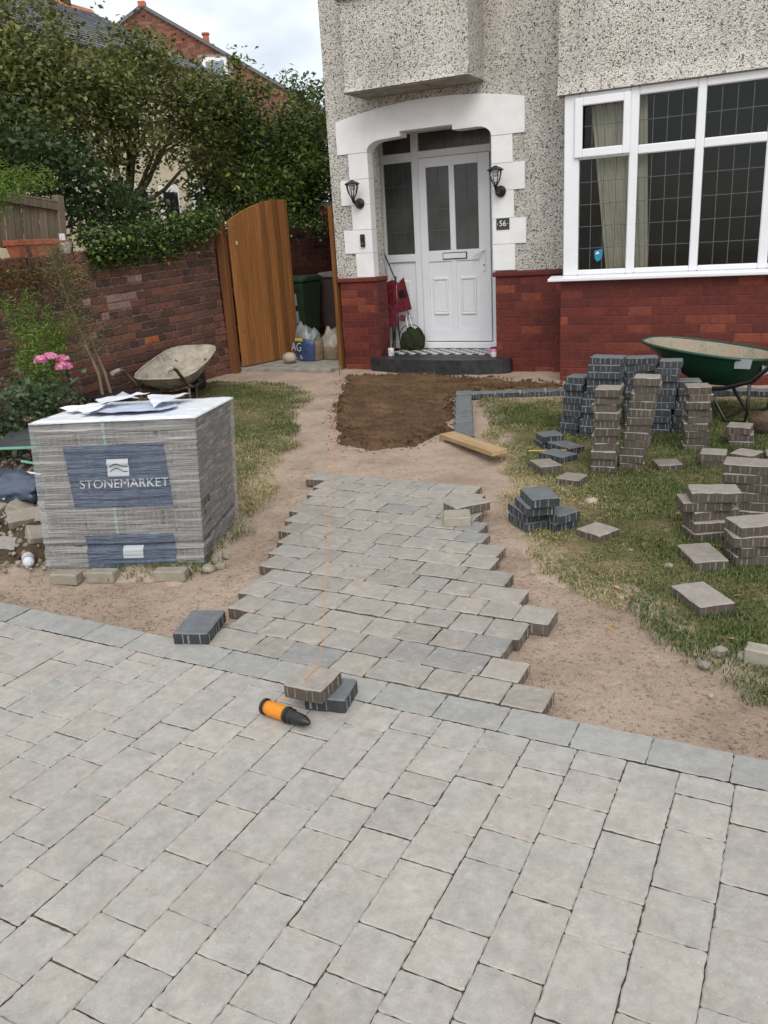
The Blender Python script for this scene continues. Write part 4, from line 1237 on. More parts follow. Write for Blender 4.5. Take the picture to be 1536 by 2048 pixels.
gh = Vector((-6.545, 8.65, 0.0)); ge = Vector((-6.37, 9.67, 0.0)); gd = (ge - gh); GW = gd.length
gate = empty('side_gate', gh + Vector((0, 0, 0.12)), math.atan2(gd.y, gd.x), label='orange stained timber side gate with curved top, standing open beside the brick wall', cat='gate')
nb_ = 9; bwid = GW / nb_
def gtop(s): return 1.765 + 0.255 * math.sin(math.pi / 2 * min(1, s / 0.92)) ** 0.9
for i in range(nb_):
    s0, s1 = i / nb_, (i + 1) / nb_
    x0, x1 = s0 * GW + 0.0025, s1 * GW - 0.0025
    pts = [(x0, 0.0), (x1, 0.0)] + [(x1 - (x1 - x0) * k / 3, gtop(s1 - (s1 - s0) * k / 3)) for k in range(4)]
    m = MB(); m.prism([(x - (x0 + x1) / 2, z) for x, z in pts], 'y', -0.022 - (0.0015 if i % 2 else 0), 0.0)
    o = m.build('board', M_GATE, gate, bevel=0.003); o.location = ((x0 + x1) / 2, 0, 0)
for z in (0.18, 0.9, 1.55):
    m = MB(); m.box(0.02, GW - 0.02, 0.001, 0.04, z, z + 0.09); m.build('ledge', M_GATEPOST, gate, bevel=0.003)
m = MB(); m.box(GW - 0.045, GW + 0.02, -0.048, -0.0245, 0.0, 2.015); m.build('edge_batten', M_GATE, gate, bevel=0.003)
m = MB(); m.box(0.10, 0.13, -0.0265, -0.0245, 1.49, 1.535); m.build('paper_label', M_WPOT, gate)
# cobble holding the gate
def blob(name, mat, rx, ry, rz, loc, seed, amp=0.08, n=3, rot=0.0, freq=1.6, smooth=True, flat=0.0):
    bm = bmesh.new(); bmesh.ops.create_icosphere(bm, subdivisions=n, radius=1.0)
    for v in bm.verts:
        k = 1 + amp * mnoise.noise(v.co * freq + Vector((seed * 3.1, seed * 1.7, 0))) + amp * 0.5 * mnoise.noise(v.co * freq * 2.7 + Vector((seed, 0, 9)))
        v.co = Vector((v.co.x * rx * k, v.co.y * ry * k, max(v.co.z, -1 + flat) * rz * k))
    me = bpy.data.meshes.new(name); bm.to_mesh(me); bm.free(); me.materials.append(mat)
    if smooth: me.polygons.foreach_set('use_smooth', [True] * len(me.polygons))
    return link(name, me, None, loc, (0, 0, rot))
tag(blob('cobble', M_ROCK, 0.095, 0.085, 0.075, (-6.08, 9.06, 0.176), 4, 0.1), 'large rounded pale cobble propping the foot of the open gate', 'stone')

# ------------------------------------------------------------------ bins and bags in the passage
def wheelie(loc, rz, mat, lidmat, label, scale=1.0, stickers=False):
    t = empty('wheelie_bin', loc, rz, label=label, cat='bin', group='wheelie bins in the side passage'); s = scale
    b = MB()
    v = []
    for z, hx, hy in ((0.06, 0.19, 0.2), (0.30, 0.215, 0.235), (0.86, 0.255, 0.29), (0.93, 0.27, 0.305), (0.97, 0.27, 0.305)):
        for sx, sy in ((-1, -1), (1, -1), (1, 1), (-1, 1)): v.append((sx * hx * s, sy * hy * s, z * s))
    f = [(3, 2, 1, 0)] + [(4 * i + k, 4 * i + (k + 1) % 4, 4 * i + 4 + (k + 1) % 4, 4 * i + 4 + k) for i in range(4) for k in range(4)] + [(16, 17, 18, 19)]
    b.add(v, f); b.build('body', mat, t, bevel=0.018, seg=2, smooth=True, angle=40)
    b = MB()
    b.prism([(-0.325 * s, 0.972 * s), (-0.325 * s, 1.0 * s), (-0.16 * s, 1.04 * s), (0.22 * s, 1.05 * s), (0.31 * s, 1.02 * s), (0.31 * s, 0.972 * s)], 'x', -0.285 * s, 0.285 * s)
    b.build('lid', lidmat, t, bevel=0.012, seg=2)
    b = MB(); b.tube([(-0.2 * s, 0.37 * s, 0.99 * s), (0.2 * s, 0.37 * s, 0.99 * s)], 0.016, 8)
    for sx in (-0.2, 0.2): b.bar((sx * s, 0.30 * s, 0.97 * s), (sx * s, 0.375 * s, 0.99 * s), 0.03, 0.03)
    b.build('handle', lidmat, t)
    for sx in (-1, 1):
        b = MB(); b.lathe([(0.1, -0.025), (0.1, 0.025)], 18, Matrix.Translation((sx * 0.24 * s, 0.25 * s, 0.1)) @ Matrix.Rotation(math.pi / 2, 4, 'Y')); b.build('wheel', M_BLACK, t)
    if stickers:
        for z in (0.66, 0.42):
            b = MB(); yy = -(0.235 + (z + 0.07 - 0.30) / 0.56 * 0.055) * s
            b.add([(0.09, yy + 0.004, z), (0.15, yy + 0.004, z), (0.15, yy - 0.010, z + 0.16), (0.09, yy - 0.010, z + 0.16)], [(0, 1, 2, 3)]); b.build('sticker', M_PRINT, t)
    return t
M_BINGREEN = plain('green_bin_plastic', srgb(50, 68, 48), 0.5, 0.4, 0.12, 10)
M_BINBROWN = plain('dark_brown_bin_plastic', srgb(74, 62, 56), 0.55, 0.4, 0.12, 10)
M_BINBLACK = plain('black_bin_plastic', srgb(44, 44, 46), 0.5, 0.4, 0.12, 10)
M_BINLID = plain('weathered_grey_lid', srgb(112, 108, 108), 0.6, 0.3, 0.2, 8)
wheelie((-6.66, 10.25, 0.105), 0.08, M_BINGREEN, M_BINGREEN, 'green wheelie bin with white stickers next to the open gate', 1.0, True)
wheelie((-6.30, 10.95, 0.105), -0.05, M_BINBROWN, M_BINLID, 'dark brown wheelie bin with greyish lid behind the green bin', 1.02)
wheelie((-5.72, 11.05, 0.105), 0.0, M_BINBLACK, M_BINLID, 'black wheelie bin half hidden by the house corner', 1.0)

M_BLUEBAG = plain('blue_printed_bag', srgb(62, 78, 116), 0.45, 0.4, 0.15, 12)
M_BAGKRAFT = plain('brown_bag_side', srgb(140, 122, 104), 0.7, 0.3, 0.15, 12)
M_CLEARBAG = plain('cloudy_polythene_bag', srgb(128, 132, 132), 0.3, 0.5, 0.25, 9, 0.5)
M_WHITEBAG = plain('torn_pale_polythene', srgb(160, 152, 138), 0.4, 0.4, 0.2, 9, 0.4)
M_YELLOW = plain('yellow_print', srgb(216, 190, 70), 0.5, 0.4, 0.1, 10)
def sack(loc, rz, wx, wy, h, mats, label, seed, split=0.62, group='sacks of sand and cement in the passage', lean=0.0):
    """slumped standing sack: filled lower part, loose gathered neck"""
    t = empty('sack', loc, rz, label=label, cat='sack', group=group)
    n, m = 24, 12
    def ring(tz, k):
        a = 2 * math.pi * k / n
        f = (0.9 + 0.16 * math.sin(tz * math.pi * 0.9)) if tz < split else max(0.3, 1.0 - ((tz - split) / (1 - split)) ** 1.5 * 0.55)
        cx = math.copysign(abs(math.cos(a)) ** 0.6, math.cos(a)); cy = math.copysign(abs(math.sin(a)) ** 0.6, math.sin(a))
        w_ = 1 + 0.10 * mnoise.noise(Vector((cx * 2 + seed, cy * 2, tz * 4))) + (0.5 * mnoise.noise(Vector((cx * 3 + seed, cy * 3, tz * 5))) if tz > split else 0.03 * mnoise.noise(Vector((cx * 6, cy * 6 + seed, tz * 9))))
        return (cx * wx * f * w_ + lean * tz * tz, cy * wy * f * w_, tz * h + (0.16 * mnoise.noise(Vector((cx * 1.5, cy * 1.5, seed * 1.3))) * (tz - split) / (1 - split) if tz > split else 0))
    b = MB(); V = [ring(j / m, k) for j in range(m + 1) for k in range(n)]; F = [(j * n + k, j * n + (k + 1) % n, (j + 1) * n + (k + 1) % n, (j + 1) * n + k) for j in range(m) for k in range(n)]
    lo = [f for i, f in enumerate(F) if (i // n) / m < split]; hi = [f for i, f in enumerate(F) if (i // n) / m >= split]
    b.cur = 0; b.add(V, [])
    for i, f in enumerate(F):
        k = i % n; j = i // n
        b.f.append(f); b.mi.append(0 if j / m < split and k in range(11, 23) else (1 if j / m < split else 2))
    b.f.append(tuple(range(n))[::-1]); b.mi.append(1)
    b.f.append(tuple(range(m * n, m * n + n))); b.mi.append(2)
    b.build('sack_body', mats, t, smooth=True, recalc=False)
    return t
s1 = sack((-5.95, 9.36, 0.1), -0.35, 0.20, 0.13, 0.38, [M_BLUEBAG, M_BAGKRAFT, M_CLEARBAG], 'blue printed sack standing just right of the gate and cobble', 2, 0.68)
text_part('AG', 0.16, M_PRINT, s1, (-0.07, -0.158, 0.19), (math.radians(84), 0, 0))
b = MB(); b.box(-0.1, 0.06, -0.152, -0.148, 0.27, 0.31); b.build('yellow_flash', M_YELLOW, s1)
b = MB()
for a_, c_ in (((-0.03, 0.04), (0.03, 0.04)), ((0.03, 0.04), (0.0, 0.09)), ((0.0, 0.09), (-0.03, 0.04))): b.bar((a_[0], -0.152, a_[1]), (c_[0], -0.152, c_[1]), 0.004, 0.006, (0, 1, 0))
b.build('warning_triangle', M_PRINT, s1)
sack((-5.66, 9.50, 0.1), -0.2, 0.14, 0.13, 0.36, [M_BAGKRAFT, M_BLUEBAG, M_WHITEBAG], 'half empty sack with torn pale neck between the blue sack and the grey bag', 5, 0.5)
sack((-5.50, 9.78, 0.1), 0.3, 0.2, 0.17, 0.44, [M_CLEARBAG, M_CLEARBAG, M_CLEARBAG], 'slumped grey polythene sack beside the corner of the house', 8, 0.45, lean=-0.1)

# maroon shed closing the passage
shed = empty('shed', (-6.2, 11.95, 0.1), label='maroon painted weatherboard shed at the end of the passage', cat='shed')
for i in range(20):
    b = MB(); b.prism([(-0.022, i * 0.1), (-0.004, i * 0.1 + 0.104), (0.012, i * 0.1 + 0.104), (0.012, i * 0.1)], 'x', -0.93, 0.95); b.build('weatherboard', M_SHED, shed)
b = MB(); b.box(-0.9, 0.92, 0.014, 1.6, -0.05, 2.0); b.build('wall', M_SHED, shed)
b = MB(); b.box(-0.96, 0.98, -0.05, -0.024, 1.88, 2.03); b.build('fascia', M_SHED, shed, bevel=0.003)
b = MB(); b.prism([(-0.09, 2.032), (1.7, 2.3), (1.7, 2.32), (-0.09, 2.055)], 'x', -1.0, 1.02); b.build('roof', plain('green_felt', srgb(86, 104, 90), 0.9, 0.2, 0.15, 10), shed)

# ------------------------------------------------------------------ weathered fence on the wall, pots
fence = empty('fence_panel', (-6.83, 6.28, 1.585), rot=(math.radians(-7), 0, 0), label='weathered grey vertical board fence panel on top of the brick wall at the left', cat='fence')
for i in range(13):
    y = -0.11 - i * 0.098
    m = MB(); m.box(-0.006, 0.006, -0.046, 0.046, 0.0, 0.44 + (0.01 if i % 3 else 0)); o = m.build('board', M_GREYWOOD, fence, bevel=0.002); o.location = (0.006 * (i % 2), y, 0.02)
m = MB(); m.box(0.012, 0.05, -1.4, -0.055, 0.43, 0.50); m.build('rail', M_GREYWOOD, fence, bevel=0.004)
m = MB(); m.box(0.0, 0.05, -1.4, -0.055, 0.502, 0.525); m.build('cap', M_GREYWOOD, fence, bevel=0.004)
m = MB(); m.box(-0.04, 0.045, -0.05, 0.04, 0.0, 0.58); m.build('post', M_GREYWOOD, fence, bevel=0.006)
tr = empty('terracotta_trough', (-6.72, 5.83, 1.586), math.pi / 2, label='rectangular terracotta planter trough on the wall top below the fence panel', cat='planter')
b = MB()
v = []
for z, hx, hy in ((0, 0.21, 0.07), (0.115, 0.235, 0.085)):
    for sx, sy in ((-1, -1), (1, -1), (1, 1), (-1, 1)): v.append((sx * hx, sy * hy, z))
b.add(v, [(3, 2, 1, 0), (0, 1, 5, 4), (1, 2, 6, 5), (2, 3, 7, 6), (3, 0, 4, 7), (4, 5, 6, 7)]); b.build('box', M_TERRA, tr, bevel=0.005)
b = MB(); b.box(-0.25, 0.25, -0.098, -0.075, 0.115, 0.165); b.box(-0.25, 0.25, 0.075, 0.098, 0.115, 0.165); b.box(-0.25, -0.225, -0.0749, 0.0749, 0.115, 0.165); b.box(0.225, 0.25, -0.0749, 0.0749, 0.115, 0.165); b.build('rim', M_TERRA, tr, bevel=0.004)
b = MB(); b.box(-0.22, 0.22, -0.07, 0.07, 0.117, 0.135); b.build('compost', M_EARTH, tr)
def pot(name, loc, prof, mat, label, rimmat=None):
    t = empty(name, loc, label=label, cat='plant pot')
    b = MB(); b.lathe(prof, 24); b.build('pot_body', mat, t, smooth=True, angle=45)
    r, z = prof[-1]
    b = MB(); b.lathe([(r, z - 0.008), (r + 0.006, z - 0.004), (r + 0.006, z + 0.006), (r - 0.008, z + 0.006)], 24); b.build('rim', rimmat or mat, t, smooth=True, angle=45)
    return t
p_ = pot('plant_pot', (-6.71, 6.205, 1.60), [(0.045, 0), (0.06, 0.02), (0.078, 0.08), (0.082, 0.13)], M_WPOT, 'small cream glazed plant pot on the wall beside the terracotta trough', M_TERRA)
b = MB(); b.box(-0.03, 0.03, -0.002, 0.002, 0.10, 0.2); o = b.build('plant_tag', M_WPAINT, p_); o.rotation_euler = (0, 0, 1.3)
pot('plant_pot', (-6.77, 6.315, 1.60), [(0.04, 0), (0.05, 0.11)], M_BLACK, 'small black plastic plant pot on the wall by the fence post')

# ------------------------------------------------------------------ houses behind
cream = empty('neighbour_house', (-13, 12, 0), label='cream rendered house with grey slate roof behind the trees', cat='house')
def wpart(name, mb, mat, parent, **kw):
    o = mb.build(name, mat, None, **kw); o.parent = parent; o.matrix_parent_inverse = Matrix.Translation(parent.location).inverted(); return o
b = MB(); b.prism([(-13, 0), (-13, 5.5), (-16.5, 7.25), (-20, 5.5), (-20, 0)], 'y', 7.0, 17.2); wpart('wall', b, M_CREAM, cream)
def slates(x0, z0, x1, z1, y0, y1, rows, wid):
    mb = MB(); r = random.Random(4)
    d = Vector((x1 - x0, 0, z1 - z0)); L = d.length; d.normalize(); nrm = Vector((-d.z, 0, d.x)) * (1 if d.x < 0 else -1)
    if nrm.z < 0: nrm = -nrm
    for i in range(rows):
        a = Vector((x0, 0, z0)) + d * (L * i / rows); c = Vector((x0, 0, z0)) + d * (L * (i + 1) / rows + 0.02)
        y = y0 - (wid / 2 if i % 2 else 0)
        while y < y1:
            e = min(y + wid, y1); s = max(y, y0)
            if e - s > 0.05:
                t = 0.03 + r.uniform(0, 0.006)
                p = [a + nrm * t, a + nrm * t, c + nrm * 0.012, c + nrm * 0.012]
                mb.add([(p[0].x, s + 0.005, p[0].z), (p[1].x, e - 0.005, p[1].z), (p[2].x, e - 0.005, p[2].z), (p[3].x, s + 0.005, p[3].z), (a.x, s + 0.005, a.z), (a.x, e - 0.005, a.z)], [(0, 1, 2, 3), (4, 5, 1, 0)])
            y += wid
    return mb
rf = wpart('roof', slates(-12.75, 5.38, -16.5, 7.28, 6.8, 17.4, 20, 0.3), M_SLATE, cream)
stuff(rf)
b = MB(); b.add([(-16.5, 6.8, 7.28), (-16.5, 17.4, 7.28), (-20.3, 17.4, 5.38), (-20.3, 6.8, 5.38)], [(0, 1, 2, 3)]); wpart('rear_roof', b, M_SLATE, cream)
b = MB()
for i in range(24): b.prism([(-16.62, 7.24), (-16.5, 7.36), (-16.38, 7.24)], 'y', 6.8 + i * 0.442, 6.8 + i * 0.442 + 0.43)
wpart('ridge_tiles', b, M_TERRA, cream)
b = MB(); b.tube([(-16.5, 16.6, 7.3), (-16.5, 16.6, 7.7)], 0.1, 10); wpart('roof_finial', b, M_BARK, cream)
b = MB(); b.tube([(-12.72, 6.8, 5.36), (-12.72, 17.4, 5.36)], 0.05, 8); wpart('gutter', b, M_BLACK, cream)
for y0 in (13.95, 14.9, 16.0):
    b = MB(); b.box(-13.0, -12.94, y0, y0 + 0.62, 1.7, 2.98); wf = wpart('window', b, M_WHITE, cream, bevel=0.01)
    b = MB(); b.box(-12.955, -12.925, y0 + 0.08, y0 + 0.54, 1.8, 2.86); o = wpart('pane', b, M_DARKROOM, cream); 
gable = empty('gable_house', (-22.277, 26.0, 0), math.radians(32), label='red brick house gable with white framed window rising above the trees', cat='house')
GS, GP = 0.592, 9.93          # roof pitch and peak height; local x along the gable, y away from it
def gt(x): return GP - GS * abs(x)
b = MB(); b.prism([(-6, 0), (-6, gt(6)), (0, GP), (6, gt(6)), (6, 0)], 'y', 0.0, 9.0); b.build('wall', M_OLDMORTAR, gable)
mb = MB(); r_ = random.Random(6)
for c in range(62):
    z = 5.0 + c * 0.08
    lim = min(6.0, (GP - z - 0.08) / GS)
    if lim < 0.1: break
    x = -min(lim, 2.5) - (0.115 if c % 2 else 0)
    while x < lim - 0.05:
        s, e = max(x, -lim), min(x + 0.228, lim); x += 0.228
        if e - s < 0.05 or (1.86 < e and s < 2.8 and 7.35 < z + 0.08 and z < 8.3): continue
        mb.box(s + 0.005, e - 0.005, -r_.uniform(0.006, 0.012), 0.03, z + 0.005, z + 0.075)
stuff(mb.build('brickwork', M_FARBRICK, gable))
b = MB()
for sx in (-1, 1): b.add([(0, -0.15, GP + 0.09), (0, 9.2, GP + 0.09), (sx * 6.4, 9.2, gt(6.4) + 0.09), (sx * 6.4, -0.15, gt(6.4) + 0.09)], [(0, 1, 2, 3)])
b.build('roof', M_SLATE, gable)
b = MB()
for sx in (-1, 1): b.bar((0, -0.07, GP + 0.03), (sx * 6.4, -0.07, gt(6.4) + 0.03), 0.14, 0.1)
b.build('verge', M_SLATE, gable)
b = MB(); b.box(-0.13, 0.13, -0.18, 0.12, GP - 0.02, GP + 0.17); b.build('ridge_end_tile', M_TERRA, gable, bevel=0.02)
b = MB(); b.box(1.87, 2.76, -0.06, 0.03, 7.38, 8.26); b.build('window', M_WHITE, gable, bevel=0.01)
b = MB(); b.box(1.99, 2.64, -0.075, -0.0605, 7.5, 8.12); b.build('pane', plain('painted_sky_glass', srgb(128, 140, 146), 0.15, 0.5, 0.1, 2), gable)  # flat pane colour stands in for reflected sky
b = MB(); b.box(1.45, 2.1, 3.2, 3.9, 8.0, gt(1.45) + 0.3); b.build('chimney_stack', M_FARBRICK, gable)
b = MB(); b.lathe([(0.16, 0), (0.13, 0.1), (0.12, 0.36), (0.16, 0.4), (0.16, 0.46)], 14, Matrix.Translation((1.78, 3.55, gt(1.45) + 0.3))); b.build('chimney_pot', M_TERRA, gable, smooth=True, angle=40)

# ------------------------------------------------------------------ trees and shrubs beyond the wall
tree('apple_tree', (-8.3, 8.9, 0.1), [((-8.3, 7.5, 3.75), (0.8, 0.75, 0.75)), ((-8.2, 8.35, 3.55), (0.75, 0.65, 0.5)), ((-8.2, 7.4, 3.1), (0.7, 0.7, 0.6)), ((-8.2, 8.6, 3.15), (0.7, 0.8, 0.55)), ((-8.3, 9.35, 3.75), (0.6, 0.45, 0.55)), ((-8.2, 9.9, 3.6), (0.7, 0.75, 0.5)), ((-8.1, 10.65, 3.5), (0.6, 0.6, 0.5)), ((-8.1, 10.2, 3.05), (0.5, 0.6, 0.3)), ((-8.2, 8.9, 2.75), (0.4, 0.4, 0.25)), ((-8.0, 11.05, 2.8), (0.4, 0.35, 0.4)), ((-8.2, 9.15, 4.2), (0.2, 0.2, 0.3)), ((-8.2, 9.6, 4.15), (0.2, 0.25, 0.2)), ((-8.2, 8.0, 4.1), (0.3, 0.3, 0.25))], 27000, 0.072, M_APPLE, 'olive green apple tree with tangled branches beyond the brick wall', 51, trunk_r=0.1, fork=(-8.3, 8.9, 2.1), nb=20, spread=0.155, aspect=0.58, cl=75)
tree('laurel_bush', (-8.0, 12.2, 0.1), [((-8.0, 11.3, 3.5), (0.7, 0.65, 0.6)), ((-7.9, 12.2, 3.4), (0.8, 0.8, 0.65)), ((-7.9, 12.9, 3.2), (0.7, 0.7, 0.75)), ((-7.8, 11.6, 2.6), (0.8, 0.9, 0.6)), ((-7.8, 12.7, 2.5), (0.8, 0.8, 0.7)), ((-7.7, 11.0, 2.2), (0.6, 0.6, 0.5)), ((-7.7, 12.3, 1.9), (0.8, 0.9, 0.6)), ((-7.9, 11.2, 4.0), (0.25, 0.25, 0.2)), ((-7.9, 12.6, 4.05), (0.2, 0.2, 0.25)), ((-7.9, 13.2, 4.0), (0.2, 0.2, 0.3))], 20000, 0.092, M_LAUREL, 'glossy dark green laurel bush behind the open gate, next to the house', 53, cat='bush', trunk_r=0.07, aspect=0.42, nb=30, cl=55, spread=0.15)
tree('conifer', (-8.6, 15.6, 0.1), [((-8.6, 15.6, 4.0), (0.45, 0.5, 0.9)), ((-8.6, 15.6, 3.2), (0.6, 0.6, 0.9)), ((-8.6, 15.6, 4.9), (0.18, 0.2, 0.5))], 5000, 0.08, M_DARKLEAF, 'narrow dark evergreen tree against the sky by the house corner', 57, trunk_r=0.06, aspect=0.3, spread=0.1)
tree('ivy_clad_shrub', (-7.5, 6.6, 0.5), [((-7.3, 6.2, 2.55), (0.4, 0.6, 0.5)), ((-7.3, 6.9, 2.35), (0.4, 0.55, 0.45)), ((-7.2, 7.3, 2.15), (0.35, 0.5, 0.4)), ((-7.4, 5.6, 2.8), (0.4, 0.6, 0.5)), ((-7.3, 7.6, 2.1), (0.3, 0.4, 0.3)), ((-7.4, 8.2, 1.95), (0.3, 0.5, 0.22))], 8500, 0.06, M_DARKLEAF, 'dense dark green shrub behind the weathered fence panel and ivy', 59, cat='bush', trunk_r=0.05, aspect=0.75, nb=20)
tree('leafy_tree', (-9.4, 6.7, 0.1), [((-9.2, 6.3, 3.9), (0.8, 0.9, 0.8)), ((-9.4, 7.6, 3.9), (0.7, 0.8, 0.8)), ((-9.3, 7.2, 2.9), (0.8, 1.0, 0.7)), ((-9.2, 6.2, 4.6), (0.5, 0.5, 0.5))], 13000, 0.085, M_DARKLEAF, 'dark leafy tree filling the upper left corner behind the apple tree', 61, trunk_r=0.1, aspect=0.6, nb=30)
tree('hedge_tree', (-8.9, 13.6, 0.1), [((-8.9, 12.5, 3.0), (0.7, 0.9, 0.8)), ((-8.8, 13.8, 3.0), (0.8, 0.9, 0.8)), ((-8.9, 11.6, 2.5), (0.6, 0.7, 0.7))], 9000, 0.11, M_DARKLEAF, 'dark hedge tree closing the gap behind the laurel bush', 63, cat='bush', trunk_r=0.07, aspect=0.5)
# ivy over the wall
r = np.random.default_rng(71)
def ivy(name, n, Y, zc, label, seed, x=-6.74, sx=0.11, sz=0.085, hang=0.12):
    r = np.random.default_rng(seed); y = r.uniform(Y[0], Y[1], n)
    t = (y - Y[0]) / (Y[1] - Y[0])
    z = np.interp(t, np.linspace(0, 1, len(zc)), zc) + r.normal(0, sz, n) + vnoise(np.column_stack([y, y * 0]), 3.0, seed, 3) * 0.09
    xx = x + r.normal(0, sx, n) + 0.06
    xx = np.where(z < 1.66, np.maximum(xx, -6.635 + np.abs(r.normal(0, 0.02, n))), xx)
    z = np.where(z < 1.66, z - np.abs(r.normal(0, hang, n)) * 0.4, z)
    t_ = empty(name, (x, Y[0], 1.6), label=label, cat='ivy')
    leaf_cloud('leaves', np.column_stack([xx, y, z]) - np.array([x, Y[0], 1.6]), 0.042, M_IVY, seed, t_, 0.85, up=0.9)
    mb = MB(); rr_ = random.Random(seed)
    for i in range(26):
        y0 = rr_.uniform(0.1, Y[1] - Y[0] - 0.1); mb.tube([(rr_.gauss(0, 0.05), y0, 0.02), (rr_.gauss(0.03, 0.05), y0 + rr_.gauss(0, 0.15), 0.15), (0.08 + rr_.random() * 0.04, y0 + rr_.gauss(0, 0.2), rr_.uniform(-0.1, 0.25))], 0.004, 5)
    stuff(mb.build('stems', M_BARK, t_))
    return t_
ivy('ivy', 7500, (6.42, 8.6), [1.66, 1.71, 1.74, 1.76, 1.8, 1.9], 'bright green ivy spilling over the top of the brick wall left of the gate', 71)
ivy('ivy', 1100, (9.6, 11.9), [1.75, 1.85, 1.85], 'ivy tuft on the passage wall between the gate and the shed', 73, x=-7.02, sx=0.1)
tree('bronze_creeper', (-6.55, 5.6, 1.0), [((-6.5, 5.35, 1.45), (0.13, 0.3, 0.12)), ((-6.52, 5.85, 1.42), (0.12, 0.3, 0.13)), ((-6.5, 6.1, 1.38), (0.1, 0.15, 0.1))], 1800, 0.03, M_BROWNLEAF, 'bronze brown creeper hanging down the wall under the terracotta trough', 75, cat='creeper', trunk_r=0.008, nb=14, cl=14, spread=0.06, fork=(-6.5, 5.6, 1.35))

# feathery light green plants at the left edge
def feathery(name, root, heads, n, label, seed, mat, size=0.045, stem_r=0.006, cat='shrub'):
    t = empty(name, root, label=label, cat=cat); rt = np.array(root)
    r = np.random.default_rng(seed); P = []; mb = MB()
    for h in heads:
        h = np.array(h); base = rt + r.normal(0, 0.04, 3) * [1, 1, 0]
        mid = (base + h) / 2 + r.normal(0, 0.06, 3) + [0, 0, 0.1]
        tt = np.linspace(0, 1, 7)[:, None]; C = (1 - tt) ** 2 * base + 2 * tt * (1 - tt) * mid + tt ** 2 * h
        mb.tube([tuple(c - rt) for c in C], [stem_r * (1 - 0.75 * i / 6) for i in range(7)], 5)
        m = n // len(heads); u = r.uniform(0.35, 1.0, m)[:, None]
        cc = (1 - u) ** 2 * base + 2 * u * (1 - u) * mid + u ** 2 * h
        P.append(cc + r.normal(0, 1, (m, 3)) * np.array([0.05, 0.07, 0.045]) * (1.3 - u * 0.6))
    leaf_cloud('fronds', np.concatenate(P) - rt, size, mat, seed + 1, t, 0.16, up=0.2)
    mb.build('stems', M_BARK if mat is not M_DEADFROND else M_PALEBARK, t)
    return t
feathery('feathery_shrub', (-6.45, 4.5, 1.75), [(-6.35, 5.3, 2.4), (-6.35, 5.6, 2.33), (-6.3, 5.8, 2.32), (-6.35, 5.92, 2.22), (-6.25, 5.2, 2.2), (-6.35, 5.55, 2.2), (-6.4, 5.35, 2.28), (-6.3, 5.25, 1.95)], 4200, 'light green feathery shrub arching over the fence at the left edge', 81, M_FEATHER)
feathery('feathery_shrub', (-5.95, 4.85, 0.0), [(-5.9, 5.0, 1.3), (-5.9, 5.15, 1.15), (-5.95, 5.3, 0.95), (-5.9, 5.2, 0.8), (-5.8, 4.9, 1.0), (-5.9, 5.35, 1.05), (-5.85, 5.0, 0.7), (-6.1, 4.9, 1.3)], 5200, 'deep green feathery shrub low against the wall at the left edge', 83, M_FEATHER)
# potted dying tree
pt = pot('potted_tree', (-5.95, 5.72, 0.02), [(0.19, 0), (0.23, 0.26), (0.245, 0.30)], M_BLACK, 'thin dying conifer with grey green fronds in a black pot by the wall')
pt['category'] = 'potted tree'
b = MB(); b.lathe([(0.225, 0.255), (0.0, 0.265)], 20); b.build('compost', M_EARTH, pt)
b = MB()
b.tube([(0.0, -0.05, 0.25), (0.02, -0.08, 0.5), (-0.02, -0.13, 0.75), (-0.05, -0.2, 1.1), (-0.08, -0.27, 1.45), (-0.1, -0.3, 1.62)], [0.017, 0.015, 0.012, 0.01, 0.007, 0.003], 7)
b.tube([(0.03, 0.03, 0.25), (0.02, 0.0, 0.5), (0.0, -0.06, 0.72), (-0.01, -0.08, 0.9)], [0.015, 0.013, 0.01, 0.005], 7)
rr2 = random.Random(5)
for i in range(30):
    z = rr2.uniform(0.65, 1.6); a = rr2.uniform(0, 6.28); y0 = -0.1 - (z - 0.7) * 0.22; l = rr2.uniform(0.12, 0.34) * (1.2 - 0.35 * z)
    b.tube([(-0.03, y0, z), (-0.03 + l * 0.5 * math.cos(a), y0 + l * 0.5 * math.sin(a), z + 0.05), (-0.03 + l * math.cos(a), y0 + l * math.sin(a), z + rr2.uniform(0, 0.12))], [0.004, 0.003, 0.0015], 5)
b.build('trunk', M_PALEBARK, pt)
r = np.random.default_rng(85); n = 3000; z = r.uniform(0.62, 1.66, n); a = r.uniform(0, 6.28, n); rad = np.abs(r.normal(0, 0.14, n)) * (1.25 - 0.5 * (z - 0.6))
leaf_cloud('fronds', np.column_stack([-0.03 + rad * np.cos(a), -0.1 - (z - 0.7) * 0.22 + rad * 1.25 * np.sin(a), z + rad * 0.3]), 0.04, M_DEADFROND, 86, pt, 0.13, up=0.1)
b = MB(); b.tube([(-6.44, 5.82, 0.05), (-6.50, 5.66, 1.1), (-6.52, 5.62, 1.62), (-6.53, 5.60, 1.70)], [0.016, 0.016, 0.017, 0.02], 8)
o = b.build('spade_handle', M_BARK, smooth=True); tag(o, 'dark wooden tool handle leaning on the wall in front of the terracotta trough', 'tool')
